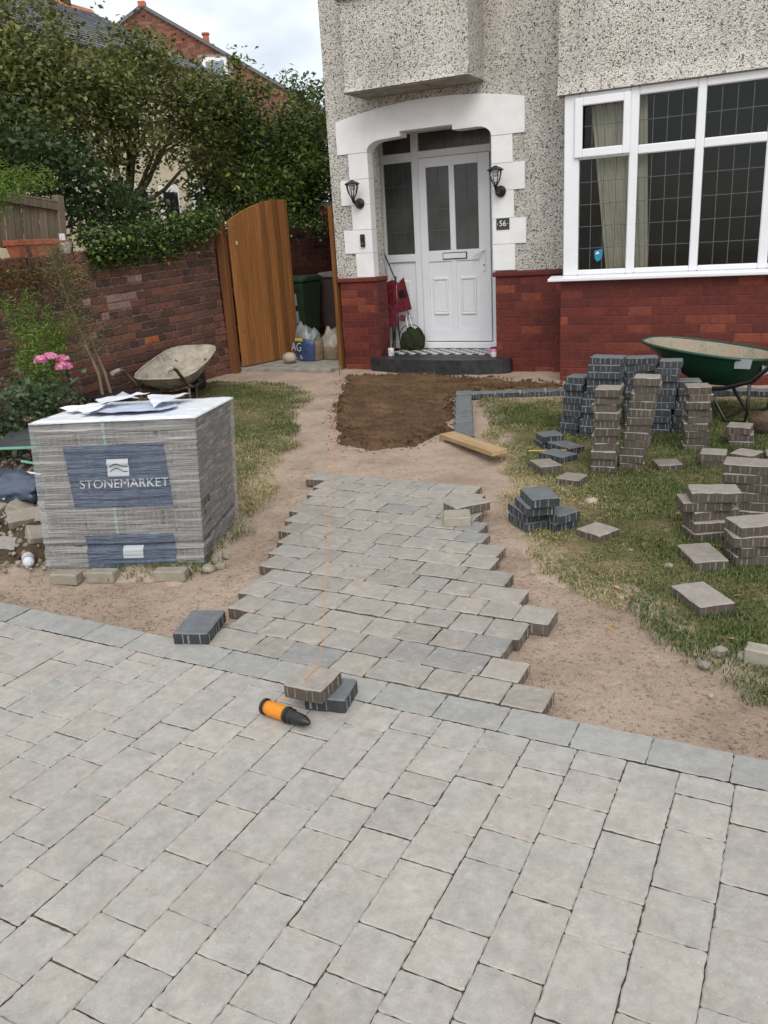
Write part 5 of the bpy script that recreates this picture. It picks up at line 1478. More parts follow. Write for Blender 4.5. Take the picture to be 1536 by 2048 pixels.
# rose bush with pink flowers
rose = tree('rose_bush', (-5.55, 4.45, 0.0), [((-5.5, 4.35, 0.45), (0.22, 0.3, 0.3)), ((-5.6, 4.7, 0.38), (0.22, 0.35, 0.25)), ((-5.45, 4.05, 0.35), (0.25, 0.3, 0.28)), ((-5.5, 4.5, 0.58), (0.1, 0.15, 0.1))], 1900, 0.05, M_ROSELEAF, 'rose bush with a cluster of large pink flowers behind the wrapped pallet', 87, cat='rose bush', trunk_r=0.014, aspect=0.7, nb=26, cl=10, spread=0.07, fork=(-5.52, 4.45, 0.18))
def flower(parent, loc, rad, seed):
    r = np.random.default_rng(seed); P = []
    n = 110
    th = r.uniform(0, 6.28, n); ph = np.arccos(r.uniform(-0.15, 1, n)); d = np.column_stack([np.sin(ph) * np.cos(th), np.sin(ph) * np.sin(th), np.cos(ph)])
    C = np.array(loc) + d * rad * r.uniform(0.5, 0.92, n)[:, None] * [1, 1, 0.75]
    V = []; F = []
    for i in range(n):
        nn = Vector(d[i]); u = nn.orthogonal().normalized(); w_ = nn.cross(u); s = rad * 0.36; t = Vector((0, 0, 1))
        tw = r.normal(0, 0.45, 3); nn2 = (nn + Vector(tw)).normalized(); u = nn2.orthogonal().normalized(); w_ = nn2.cross(u); c = Vector(C[i]); k = len(V)
        V += [c - u * s, c + w_ * s * 0.9 - nn2 * s * 0.2, c + u * s, c - w_ * s * 0.9 - nn2 * s * 0.2]; F += [(k, k + 1, k + 2), (k, k + 2, k + 3)]
    b = MB(); b.add(V, F); return b.build('flower', M_PETAL, parent, recalc=False)
ro = Vector(rose.location)
for i, q in enumerate(((-5.30, 4.58, 0.83), (-5.30, 4.70, 0.80), (-5.26, 4.63, 0.745), (-5.34, 4.52, 0.815), (-5.27, 4.69, 0.74))):
    flower(rose, Vector(q) - ro, 0.054, 90 + i)
flower(rose, Vector((-5.25, 4.22, 0.42)) - ro, 0.026, 96)
b = MB()
b.tube([(0, 0, 0.15), (0.1, 0.08, 0.5), (0.24, 0.17, 0.78)], [0.008, 0.006, 0.004], 6); b.build('flower_stem', M_ROSELEAF, rose)
# ------------------------------------------------------------------ wrapped pallet of blocks
PY = 0.389
pal = empty('block_pallet', (-3.173, 2.985, -0.04), PY, label='plastic wrapped pallet of grey paving blocks with navy STONEMARKET print', cat='pallet')
PW, PD, PH = 0.85, 0.705, 0.80
def lean(z): return 0.055 * z / PH
b = MB(); b.box(-PW / 2 + 0.06, PW / 2 - 0.06, 0.06, PD - 0.06, 0.0, PH - 0.06)
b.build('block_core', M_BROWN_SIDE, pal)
rp = random.Random(9)
nl = 15; lh = (PH - 0.012) / nl
bme = {}
def pblk(L, W_):
    key = (round(L, 3), round(W_, 3))
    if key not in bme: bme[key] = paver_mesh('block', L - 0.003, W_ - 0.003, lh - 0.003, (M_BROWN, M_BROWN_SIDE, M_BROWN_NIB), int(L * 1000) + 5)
    return bme[key]
for k in range(nl):
    z = lh * (k + 1); dx = lean(z); ins = 0.012 if k < 2 else rp.uniform(0.0, 0.010)
    # front row
    cnt = [(0.213,) * 4, (0.142,) * 6][(k // 2) % 2]
    x = -PW / 2 + ins
    for L in cnt:
        o = link('block', pblk(L * (1 - 0.02), 0.15), pal); o.location = (x + L / 2 + dx + rp.gauss(0, 0.002), 0.078 + rp.uniform(0, 0.004), z - 0.035 * 0.11 * z / PH); x += L
    # right and left sides
    for sx in (-1, 1):
        y = 0.155
        for L in ((0.18,) * 3 if k % 2 else (0.135,) * 4):
            o = link('block', pblk(L, 0.13), pal); o.location = (sx * (PW / 2 - 0.068) + dx + rp.gauss(0, 0.002), y + L / 2, z - 0.035 * (y + L / 2 + 0.03) / PD * z / PH); o.rotation_euler = (0, 0, math.pi / 2); y += L
# stretch film drawn tight, puckered across the front
def wr(a, z, s):
    return 0.0085 * mnoise.noise(Vector((a * 1.6 + s, z * 48 + 0.8 * math.sin(a * 3), s))) + 0.003 * mnoise.noise(Vector((a * 7, z * 30, s + 4))) if s == 0 else 0.004 * mnoise.noise(Vector((a * 14, z * 4, s))) + 0.004 * mnoise.noise(Vector((a * 3, z * 40, s + 4)))
per = [(-PW / 2, 0, PW / 2, 0), (PW / 2, 0, PW / 2, PD), (PW / 2, PD, -PW / 2, PD), (-PW / 2, PD, -PW / 2, 0)]
nrm = [(0, -1), (1, 0), (0, 1), (-1, 0)]
def film_pt(side, t, z, off=0.0115):
    x0, y0, x1, y1 = per[side]; nx_, ny_ = nrm[side]
    g_ = math.sin(math.pi * min(1, max(0, t))) ** 0.4
    d = off + (wr(t + side, z, side * 3.0) * g_ if 0 < t < 1 else 0)
    tx, ty = (x1 - x0), (y1 - y0); ln = math.hypot(tx, ty); tx /= ln; ty /= ln
    e = (t - 0.5) * 2 * off
    # lower courses stand a little proud of the skirt
    ck = 0.018 * max(0, 1 - abs(z - 0.13) / 0.02) - (0.012 if z < 0.11 else 0)
    d -= max(0, ck)
    zz = z - 0.035 * ((y0 + (y1 - y0) * t) / PD) * (z / PH)
    return Vector((x0 + (x1 - x0) * t + nx_ * d + tx * e + lean(z), y0 + (y1 - y0) * t + ny_ * d + ty * e, zz))
b = MB()
nu, nz = 26, 110
for sd in range(4):
    V = [film_pt(sd, i / nu, PH * 1.005 * j / nz) for j in range(nz + 1) for i in range(nu + 1)]
    F_ = [(j * (nu + 1) + i, j * (nu + 1) + i + 1, (j + 1) * (nu + 1) + i + 1, (j + 1) * (nu + 1) + i) for j in range(nz) for i in range(nu)]
    b.add(V, F_)
b.build('stretch_film', M_FILM, pal, smooth=True, recalc=False)
def film_patch(name, u0, u1, z0, z1, mat, off, nu=30, nz=60, skew=0.0, torn=0.0):
    V = []
    for j in range(nz + 1):
        z = z0 + (z1 - z0) * j / nz
        for i in range(nu + 1):
            t = i / nu
            zz = z + (torn * (0.5 + 0.5 * mnoise.noise(Vector((t * 9, 0.3, 2)))) if j == nz else 0)
            V.append(film_pt(0, u0 + (u1 - u0) * t + skew * (z1 - z) , zz, off))
    F_ = [(j * (nu + 1) + i, j * (nu + 1) + i + 1, (j + 1) * (nu + 1) + i + 1, (j + 1) * (nu + 1) + i) for j in range(nz) for i in range(nu)]
    b = MB(); b.add(V, F_); return b.build(name, mat, pal, smooth=True, recalc=False)
def wrap_mesh(me, cx, cz, off, skew=0.0):
    """lay flat lettering on the puckered front film"""
    for v in me.vertices:
        p = film_pt(0, cx + v.co.x / PW + skew, cz + v.co.y, off + (0.0006 if v.co.z > 0 else 0)); v.co = p
    me.update()
film_patch('printed_label', 0.195, 0.80, 0.345, 0.675, M_NAVY, 0.0135, skew=0.10)
film_patch('printed_label', 0.27, 0.82, 0.003, 0.185, M_NAVY, 0.0135, skew=0.05, torn=0.012)
film_patch('logo_square', 0.45, 0.58, 0.51, 0.60, M_PRINT, 0.0150, 8, 14, 0.04)
film_patch('logo_square', 0.50, 0.625, 0.06, 0.125, M_PRINT, 0.0150, 8, 14, 0.0)
def dense_text(txt, size, mat, cx, cz, off, name):
    me = text_mesh(txt, size, 0.0)
    bm = bmesh.new(); bm.from_mesh(me)
    for zc in np.arange(-0.06, 0.06, 0.006):
        bmesh.ops.bisect_plane(bm, geom=bm.verts[:] + bm.edges[:] + bm.faces[:], plane_co=(0, zc, 0), plane_no=(0, 1, 0))
    bm.to_mesh(me); bm.free()
    wrap_mesh(me, cx, cz, off)
    me.materials.clear(); me.materials.append(mat)
    return link(name, me, pal)
dense_text('STONEMARKET', 0.066, M_PRINT, 0.545, 0.470, 0.0156, 'lettering')
# swoosh in the logo
b = MB()
for q in (0.535, 0.56):
    V = []
    for i in range(13):
        t = i / 12; zc = q + 0.012 * math.sin(t * 5) + 0.012 * t
        for h in (-0.003, 0.003): V.append(film_pt(0, 0.462 + 0.105 * t + 0.006, zc + h, 0.0164))
    b.add(V, [(2 * i, 2 * i + 2, 2 * i + 3, 2 * i + 1) for i in range(12)])
b.build('logo_wave', M_NAVY, pal, recalc=False)
M_STRAP = plain('pale_green_strap', srgb(130, 170, 148), 0.5, 0.4, 0.1, 10)
for z0, z1 in ((0.675, PH), (0.187, 0.345)):
    b = MB(); V = []
    for j in range(25):
        z = z0 + (z1 - z0) * j / 24
        for u in (0.437 + 0.05 * (PH - z), 0.452 + 0.05 * (PH - z)): V.append(film_pt(0, u, z, 0.0085))
    b.add(V, [(2 * j, 2 * j + 1, 2 * j + 3, 2 * j + 2) for j in range(24)]); b.build('strap', M_STRAP, pal, recalc=False)
# torn white sheet over the top
n1, n2 = 46, 36; V = []
for j in range(n2 + 1):
    for i in range(n1 + 1):
        s, t = i / n1, j / n2
        p0 = film_pt(0, s, PH * 1.004, 0.013); x = p0.x * (1) ; y = -0.013 + (PD + 0.026) * t
        z = PH * 1.006 - 0.035 * t + 0.010 * abs(mnoise.noise(Vector((s * 5, t * 5, 3)))) + 0.004 * mnoise.noise(Vector((s * 17, t * 14, 7)))
        z += 0.02 * max(0, mnoise.noise(Vector((s * 3.2 + 5, t * 2.2, 1)))) * math.sin(math.pi * t) * math.sin(math.pi * s)
        ed = min(s, 1 - s, t, 1 - t)
        if ed < 0.001: z = PH * 1.0 - 0.035 * t - 0.004
        V.append((x, y, z))
b = MB(); b.add(V, [(j * (n1 + 1) + i, j * (n1 + 1) + i + 1, (j + 1) * (n1 + 1) + i + 1, (j + 1) * (n1 + 1) + i) for j in range(n2) for i in range(n1)])
b.build('top_sheet', M_SHEET, pal, smooth=True, recalc=False)
def flap(pts, seed):
    """loose torn flap of sheeting: a crumpled triangle fan"""
    a, c, d = [Vector(p) for p in pts]; n = 9; V = []; F_ = []
    for i in range(n + 1):
        for j in range(n + 1 - i):
            u, v = i / n, j / n; p = a * (1 - u - v) + c * u + d * v
            p += Vector((0, 0, 0.018 * mnoise.noise(p * 13 + Vector((seed, 0, 0))))) + Vector((0, 0, 0.004)); V.append(p)
    k = 0; idx = {}
    for i in range(n + 1):
        for j in range(n + 1 - i): idx[(i, j)] = k; k += 1
    for i in range(n):
        for j in range(n - i):
            F_.append((idx[(i, j)], idx[(i + 1, j)], idx[(i, j + 1)]))
            if j < n - i - 1: F_.append((idx[(i + 1, j)], idx[(i + 1, j + 1)], idx[(i, j + 1)]))
    b = MB(); b.add(V, F_); b.build('torn_flap', M_SHEET, pal, smooth=True, recalc=False)
T0 = PH + 0.012
flap([(-0.30, 0.62, T0 - 0.01), (-0.12, 0.30, T0 + 0.01), (0.06, 0.56, T0 + 0.03)], 1)
flap([(0.02, 0.60, T0), (0.22, 0.16, T0 + 0.015), (0.30, 0.60, T0 + 0.01)], 2)
flap([(-0.22, 0.68, T0 - 0.02), (-0.13, 0.63, T0 + 0.03), (-0.05, 0.68, T0 - 0.02)], 6)
flap([(-0.36, 0.3, T0), (-0.1, 0.12, T0 + 0.006), (-0.08, 0.42, T0 + 0.012)], 7)
M_BLUESHEET = plain('pale_blue_sheeting', srgb(204, 214, 234), 0.35, 0.5, 0.1, 9)
b = MB(); V = []
for j in range(13):
    for i in range(17):
        s, t = i / 16, j / 12; x, y = -0.22 + 0.44 * s + 0.03 * math.sin(5 * t), 0.10 + 0.42 * t
        V.append((x + 0.055, y, PH * 1.006 - 0.035 * t + 0.0165 + 0.006 * mnoise.noise(Vector((s * 6, t * 6, 9)))))
b.add(V, [(j * 17 + i, j * 17 + i + 1, (j + 1) * 17 + i + 1, (j + 1) * 17 + i) for j in range(12) for i in range(16)]); b.build('blue_tint_sheet', M_BLUESHEET, pal, smooth=True, recalc=False)
# edging blocks lying in front of the pallet
M_BUFF = paver_mat('buff_grey_concrete', [(0.0, srgb(148, 142, 128)), (1.0, srgb(162, 156, 142))], srgb(178, 172, 160), 0.3, 0.82)
def slab_block(loc, rz, L, W_, T, label, mats=None, rot=None, seed=3, cat='paving block', group=None, name='paving_block'):
    me = paver_mesh(name, L, W_, T, mats or (M_BUFF, M_BUFF, M_BUFF), seed, nibs=False, rough=0.002, cham=0.005)
    o = link(name, me); o.location = loc; o.rotation_euler = rot or (0, 0, rz)
    return tag(o, label, cat, group)
slab_block((-3.33, 2.73, 0.012), 0.25, 0.15, 0.07, 0.055, 'leftmost small grey block lying in front of the wrapped pallet', seed=11)
slab_block((-3.16, 2.81, 0.014), 0.3, 0.15, 0.07, 0.055, 'middle small grey block lying in front of the wrapped pallet', seed=12)
slab_block((-2.82, 2.945, 0.014), 0.35, 0.165, 0.07, 0.055, 'rightmost small grey block in front of the wrapped pallet, near the grass', seed=13)
# pale stones at the pallet corner
for i, (x, y, s) in enumerate(((-2.69, 3.08, 0.038), (-2.66, 3.14, 0.03), (-2.73, 3.20, 0.034), (-2.72, 3.27, 0.028), (-2.78, 3.02, 0.026), (-2.98, 2.88, 0.024))):
    lb = ['largest pale stone at the right hand foot of the wrapped pallet', 'small pale stone touching the largest one at the pallet corner', 'pale stone second in the line up the right side of the pallet', 'farthest pale stone up the right side of the pallet', 'pale stone between the pallet corner and the rightmost small block', 'small stone between the two right hand blocks in front of the pallet'][i]
    tag(blob('stone', M_RUBBLE, s, s * 0.8, s * 0.7, (x, y, gz(x, y) + s * 0.45), 20 + i, 0.35, 2, i * 1.1, 2.0, False), lb, 'stone', 'pale stones round the pallet')

# ------------------------------------------------------------------ rubble heap at the left edge
HEAP = [(-6.2, 4.4), (-5.2, 3.3), (-4.5, 2.85), (-3.9, 2.75), (-3.66, 2.85), (-3.7, 3.2), (-4.0, 3.8), (-4.6, 4.7), (-5.8, 5.3)]
def heap_h(Q):
    d = np.clip(poly_dist(Q, HEAP), 0, None)
    return 0.16 * (1 - np.exp(-d / 0.25)) + np.clip(vnoise(Q, 6.0, 61, 4), -0.6, 1) * 0.03 * np.clip(d / 0.1, 0, 1)
hp = patch('earth_heap', HEAP, 0.03, heap_h, M_EARTH, 0.05, 0.02, 0.15, seed=13)
tag(hp, 'heap of dark earth and rubble at the left edge beside the pallet', 'earth heap')
def hz(x, y): return gz(x, y) + 0.02 + float(heap_h(np.array([[x, y]]))[0])
def hgen(r, n):
    Q = np.column_stack([r.uniform(-5.6, -3.4, n * 4), r.uniform(2.6, 4.6, n * 4)]); return Q[poly_dist(Q, HEAP) > -0.12][:n]
me = crumbs('rubble', 1500, hgen, M_RUBBLE, 0.006, 0.026, 15)
co = np.empty(len(me.vertices) * 3, np.float32); me.vertices.foreach_get('co', co); co = co.reshape(-1, 3); co[:, 2] += heap_h(co[:, :2]) + 0.012; me.vertices.foreach_set('co', co.ravel())
o = stuff(link('rubble', me)); tag(o, 'small stones and mortar rubble strewn over the earth heap', 'rubble')
for i, (x, y, rz, rx, L, lb) in enumerate(((-4.08, 3.13, 0.9, 0.35, 0.19, 'broken grey block half buried in the earth heap below the navy sack'), (-3.80, 3.02, 1.1, 0.45, 0.17, 'buff block tilted against the left side of the wrapped pallet'), (-4.06, 3.36, 1.25, 0.7, 0.2, 'grey block standing steeply beside the pallet above the tilted buff one'), (-3.98, 2.86, 0.6, 0.25, 0.19, 'dark brown block at the left edge near the fallen can'), (-4.42, 3.18, 0.3, 0.2, 0.16, 'pale grey block piece at the far left under the navy sack'), (-4.28, 3.02, 0.8, -0.3, 0.15, 'flat grey fragment at the left edge between two blocks'), (-4.22, 3.24, 2.0, 0.5, 0.17, 'rough grey block just below the near end of the navy sack'), (-3.93, 3.20, 0.4, -0.4, 0.14, 'small tilted block between the navy sack and the pallet'))):
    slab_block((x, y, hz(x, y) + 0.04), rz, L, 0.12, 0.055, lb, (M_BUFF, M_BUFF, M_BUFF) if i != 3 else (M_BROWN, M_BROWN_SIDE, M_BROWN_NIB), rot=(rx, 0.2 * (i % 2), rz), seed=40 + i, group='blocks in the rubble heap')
M_NAVYSACK = plain('navy_polythene_sack', srgb(70, 80, 98), 0.3, 0.5, 0.2, 8, 0.5)
sk = blob('plastic_sack', M_NAVYSACK, 0.30, 0.14, 0.10, (-4.46, 3.38, hz(-4.46, 3.38) + 0.07), 31, 0.35, 4, -0.12, 1.9)
tag(sk, 'crumpled navy plastic sack on the rubble heap left of the pallet', 'sack')
b = MB(); b.box(-0.022, 0.022, -0.001, 0.001, -0.022, 0.022); o = b.build('white_print', M_PRINT, sk); o.location = (0.11, -0.142, 0.0); o.rotation_euler = (-0.3, 0.2, 0.1)
M_CAN = NT('spray_can_label'); _k = M_CAN
_s = _k.n('SeparateXYZ'); _k.l(_k.coord('Object'), _s.inputs[0])
M_CAN = _k.done(_k.ramp(_k.math('ADD', _k.math('MULTIPLY', _s.outputs[2], 5.0), 0.5), [(0.0, srgb(226, 224, 218)), (0.55, srgb(222, 96, 50)), (0.66, srgb(214, 216, 222)), (0.78, srgb(120, 130, 176)), (0.9, srgb(206, 208, 212))], 'CONSTANT'), 0.4, None, 0.5)
def can(loc, rot, label):
    t = empty('spray_can', loc, rot=rot, label=label, cat='can', group='marking paint cans on the heap')
    b = MB(); b.lathe([(0.030, -0.09), (0.033, -0.085), (0.033, 0.075), (0.022, 0.092), (0.012, 0.095), (0.012, 0.105)], 20); b.build('can_body', M_CAN, t, smooth=True, angle=40)
    b = MB(); b.lathe([(0.033, -0.088), (0.036, -0.10), (0.0345, -0.098), (0.029, -0.088)], 20); b.build('rim', M_GREYMETAL, t)
    return t
can((-3.745, 2.84, gz(-3.745, 2.84) + 0.034), (math.radians(82), 0, math.radians(52)), 'white and orange can lying on the sand left of the pallet foot')
can((-4.60, 3.62, hz(-4.6, 3.62) + 0.05), (math.radians(80), 0, math.radians(-70)), 'white and orange can lying behind the navy sack on the heap')
# green strapping, dark sheet and yellow scrap
for i, pts in enumerate(([(-4.9, 3.6, 0.36), (-4.55, 3.85, 0.34), (-4.25, 3.9, 0.34)], [(-4.62, 3.75, 0.22), (-4.42, 3.85, 0.36), (-4.3, 3.9, 0.46)], [(-4.75, 3.7, 0.26), (-4.4, 3.75, 0.22), (-4.2, 3.75, 0.2)], [(-4.36, 4.0, 0.5), (-4.28, 3.95, 0.56), (-4.2, 3.95, 0.5)])):
    b = MB(); P_ = [Vector(p) for p in pts]; n = 12; Vv = []
    for k in range(n + 1):
        t = k / n; p = P_[0] * (1 - t) ** 2 + P_[1] * 2 * t * (1 - t) + P_[2] * t * t
        Vv += [p + Vector((0, 0.0, -0.008)), p + Vector((0, 0.003, 0.008))]
    b.add(Vv, [(2 * k, 2 * k + 2, 2 * k + 3, 2 * k + 1) for k in range(n)])
    o = b.build('plastic_strap', plain('green_strapping', srgb(110, 168, 146), 0.4, 0.5, 0.1, 10) if i == 0 else bpy.data.materials['green_strapping'], recalc=False)
    tag(o, ['longest green plastic strap lying flat across the heap left of the pallet', 'green plastic strap rising diagonally behind the left side of the pallet', 'lowest green plastic strap on the heap', 'short pale green strap loop by the pallet corner under the roses'][i], 'strap', 'green packing straps')
b = MB(); V = []
for j in range(9):
    for i in range(13):
        s, t = i / 12, j / 8; x, y = -5.2 + 0.75 * s, 3.75 + 0.5 * t
        V.append((x, y, 0.30 + 0.05 * s + 0.05 * mnoise.noise(Vector((s * 3, t * 3, 2))) + 0.08 * t))
b.add(V, [(j * 13 + i, j * 13 + i + 1, (j + 1) * 13 + i + 1, (j + 1) * 13 + i) for j in range(8) for i in range(12)])
o = b.build('polythene_sheet', plain('dark_grey_sheet', srgb(66, 70, 70), 0.5, 0.4, 0.15, 9), smooth=True, recalc=False); tag(o, 'dark grey plastic sheet draped on the heap under the rose bush', 'sheet')
b = MB(); V = []
for j in range(7):
    for i in range(11):
        s, t = i / 10, j / 6
        V.append((-4.50 + 0.24 * s, 3.86 + 0.1 * t, 0.235 + 0.05 * mnoise.noise(Vector((s * 6, t * 4, 5))) + 0.05 * math.sin(s * 7) * t))
b.add(V, [(j * 11 + i, j * 11 + i + 1, (j + 1) * 11 + i + 1, (j + 1) * 11 + i) for j in range(6) for i in range(10)])
o = b.build('yellow_wrapper', M_YELLOW, smooth=True, recalc=False); tag(o, 'crumpled yellow plastic scrap between the green straps and the pallet', 'wrapper')

# ------------------------------------------------------------------ wheelbarrows
def barrow(loc, rz, mt, mi, mf, mg, label, tilt=0.0, ex=2.7, zr=0.545, group='wheelbarrows'):
    """local x runs from the wheel to the handles"""
    t = empty('wheelbarrow', loc, rot=(0, tilt, rz), label=label, cat='wheelbarrow', group=group)
    n = 32
    def rr(cx, hx, hy, z0, zs, e=4.0, fr=1.0):
        P_ = []
        for k in range(n):
            a = 2 * math.pi * k / n; c, s = math.cos(a), math.sin(a); d = (abs(c) ** e + abs(s) ** e) ** (-1 / e)
            x = cx + hx * c * d; y = hy * s * d * (fr if c < 0 else 1.0) ** (abs(c)); P_.append(Vector((x, y, z0 + zs * (x - cx))))
        return P_
    top = rr(0.40, 0.52, 0.34, zr, -0.13, ex, 0.84); mid = rr(0.47, 0.39, 0.28, zr - 0.12, -0.06, ex, 0.85); low = rr(0.54, 0.24, 0.20, 0.30, 0.0, 2.8, 0.85); bot = rr(0.56, 0.18, 0.15, 0.275, 0.0, 2.6, 0.85)
    def loft(rings, flip=False):
        b = MB(); V = [p for rg in rings for p in rg]; F_ = []
        for i in range(len(rings) - 1):
            for k in range(n):
                f = (i * n + k, i * n + (k + 1) % n, (i + 1) * n + (k + 1) % n, (i + 1) * n + k); F_.append(f[::-1] if flip else f)
        F_.append(tuple(range((len(rings) - 1) * n, len(rings) * n))); b.add(V, F_); return b
    loft([top, mid, low, bot]).build('tray', mt, t, smooth=True, recalc=False)
    dn = Vector((0, 0, 0.006)); sh = lambda R_, s: [Vector((0.42 + (p.x - 0.42) * s, p.y * s, p.z)) + dn for p in R_]
    loft([sh(top, 0.99), sh(mid, 0.985), sh(low, 0.97), sh(bot, 0.95)]).build('tray_lining', mi, t, smooth=True, recalc=False)
    b = MB(); b.tube(top + [top[0]], 0.012, 8, cap=False); b.build('rim', mi if mt is mi else mt, t, smooth=True, recalc=False)
    for s in (-1, 1):
        b = MB(); b.tube([(-0.03, s * 0.055, 0.19), (0.10, s * 0.10, 0.21), (0.30, s * 0.17, 0.235), (0.62, s * 0.24, 0.27), (0.84, s * 0.28, 0.34), (1.06, s * 0.285, 0.55), (1.13, s * 0.285, 0.582), (1.27, s * 0.285, 0.585)], 0.0175, 8); b.build('handle_tube', mf, t, smooth=True)
        b = MB(); b.tube([(1.16, s * 0.285, 0.586), (1.29, s * 0.285, 0.586)], 0.022, 10); b.build('grip', mg, t, smooth=True, angle=50)
        b = MB(); b.tube([(0.50, s * 0.215, 0.255), (0.56, s * 0.225, 0.15), (0.64, s * 0.235, 0.02), (0.70, s * 0.24, 0.012), (0.79, s * 0.25, 0.02), (0.81, s * 0.265, 0.08), (0.82, s * 0.275, 0.33)], 0.0135, 8); b.build('leg', mf, t, smooth=True)
        b = MB(); b.tube([(0.02, s * 0.07, 0.22), (0.02, s * 0.12, 0.36), (0.08, s * 0.18, 0.46)], 0.010, 6); b.build('stay', mf, t)
    b = MB(); b.tube([(0.66, -0.24, 0.05), (0.66, 0.24, 0.05)], 0.010, 6); b.build('cross_bar', mf, t)
    Mw = Matrix.Translation((0, 0, 0.19)) @ Matrix.Rotation(math.pi / 2, 4, 'X')
    b = MB(); b.lathe([(0.125, -0.03), (0.165, -0.042), (0.187, -0.025), (0.19, 0.0), (0.187, 0.025), (0.165, 0.042), (0.125, 0.03)], 26, Mw); b.build('tyre', M_BLACK, t, smooth=True)
    b = MB(); b.lathe([(0.03, -0.045), (0.035, -0.02), (0.127, -0.014), (0.127, 0.014), (0.035, 0.02), (0.03, 0.045)], 22, Mw); b.build('wheel_disc', mi, t, smooth=True, angle=40)
    b = MB(); b.tube([(0, -0.08, 0.19), (0, 0.08, 0.19)], 0.012, 8); b.build('axle', mf, t)
    return t
def crust_mat(name, a, b_, c_, k1=0.45):
    k = NT(name); p = k.coord('Object'); n = k.noise(p, 7, 6, 0.65); f = k.noise(p, 50, 4, 0.7)
    c = k.ramp(n, [(0.32, a), (0.5, b_), (0.7, c_)])
    c = k.mix(0.5, c, k.ramp(f, [(0.3, 0.35), (0.7, 0.65)]), 'OVERLAY')
    return k.done(c, 0.9, k.bump(f, 0.6, 0.006, k.bump(n, 0.7, 0.02)), 0.2)
M_CEMENTED = crust_mat('cement_caked_steel', srgb(120, 114, 104), srgb(166, 158, 144), srgb(190, 182, 168))
M_CEMFRAME = crust_mat('cement_splashed_frame', srgb(62, 52, 46), srgb(104, 92, 82), srgb(160, 150, 138))
M_PALEGRIP = plain('pale_worn_grip', srgb(186, 178, 166), 0.8, 0.3, 0.15, 30)
barrow((-6.22, 7.36, -0.03), math.radians(-74), M_CEMENTED, M_CEMENTED, M_CEMFRAME, M_PALEGRIP, 'cement caked wheelbarrow parked against the brick wall behind the pallet', 0.07, 4.6, 0.50)
def green_mat():
    k = NT('green_painted_steel'); p = k.coord('Object'); n = k.noise(p, 16, 6, 0.7)
    c = k.mix(k.ramp(n, [(0.68, 0.0), (0.72, 1.0)]), srgb(20, 62, 47), srgb(150, 150, 134))
    return k.done(c, 0.4, k.bump(n, 0.1, 0.004), 0.5)
M_GREENTRAY = green_mat()
M_SANDLINE = crust_mat('sandy_tray_lining', srgb(124, 122, 110), srgb(148, 139, 124), srgb(152, 130, 110))
gb = barrow((-1.13, 7.18, 0.03), math.radians(-14), M_GREENTRAY, M_SANDLINE, M_BLACK, M_BLACK, 'green steel wheelbarrow with sandy tray beside the block stacks under the window', -0.02)
b = MB(); b.add([(0.70, -0.276, 0.43), (0.82, -0.284, 0.43), (0.84, -0.303, 0.505), (0.71, -0.297, 0.505)], [(0, 1, 2, 3)]); b.build('maker_label', M_PRINT, gb)
b = MB(); b.bar((0.865, -0.15, 0.40), (0.875, 0.0, 0.40), 0.002, 0.08); b.build('maker_plate', M_PRINT, gb)
# mossy blocks under the cement barrow
for i, x in enumerate((-5.86, -6.06)):
    slab_block((x, 6.62 + 0.05 * i, gz(x, 6.6) + 0.12), 0.3, 0.17, 0.15, 0.11, ['mossy stone block under the cement caked wheelbarrow, nearer the lawn', 'mossy stone block under the cement caked wheelbarrow, nearer the wall'][i], (M_EARTH, M_EARTH, M_EARTH), seed=60 + i, name='stone_block', cat='stone')
# ------------------------------------------------------------------ loose blocks and stacks on the right lawn
ORD = ['topmost', 'second from the top', 'third from the top', 'fourth from the top', 'fifth from the top', 'sixth from the top', 'seventh from the top', 'eighth from the top', 'ninth from the top', 'tenth from the top', 'eleventh from the top', 'twelfth from the top', 'bottom']
sr = random.Random(21)
def lawn_z(x, y): return gz(x, y) + 0.018
T_ = 0.05
def stack(kind, x, y, rz, n, L, where, lean=(0.0, 0.0), curve=0.0, jit=0.006, yj=0.05, tilt=(0, 0), group=None, z0=None, alt=False):
    z = (lawn_z(x, y) if z0 is None else z0) - 0.004
    col = 'charcoal' if kind == 'char' else 'brown'
    for k in range(n):
        f = k / max(1, n - 1)
        me = pv(kind, L * 1.05, sr.randrange(5), W=0.161)
        o = link('paving_block', me)
        z += T_ + 0.0008
        o.location = (x + lean[0] * f + curve * f * f + sr.gauss(0, jit), y + lean[1] * f + sr.gauss(0, jit), z)
        tx, ty = tilt
        o.rotation_euler = (tx * f + sr.gauss(0, 0.008), ty * f + sr.gauss(0, 0.008), rz + sr.gauss(0, yj) + (math.pi if sr.random() < 0.5 else 0) + (math.pi / 2 if alt and k % 2 else 0))
        i = n - 1 - k
        pos = 'bottom block' if k == 0 else ORD[i]
        tag(o, f'{col} paving block, {pos} of {where}' if n > 1 else f'{col} paving block {where}', 'paving block', group)
R_ = math.radians
# charcoal stacks at the back, left to right
stack('char', -1.625, 6.265, R_(-10), 9, MD, 'the leftmost charcoal stack', (0.05, 0.0), group='blocks in the leftmost charcoal stack')
stack('char', -1.415, 6.16, R_(4), 12, LG, 'the second charcoal stack from the left', (0.07, 0.02), group='blocks in the second charcoal stack')
stack('char', -1.17, 6.52, R_(14), 11, LG, 'the tallest charcoal stack at the back', (0.0, 0.0), group='blocks in the tallest charcoal stack')
stack('char', -0.985, 6.38, R_(6), 11, MD, 'the stack touching the green barrow', (0.02, 0.0), 0.03, group='blocks in the fourth charcoal stack')
stack('char', -0.845, 6.43, R_(12), 8, MD, 'the low stack before the green barrow', (0.05, 0.0), group='blocks in the low charcoal stack')
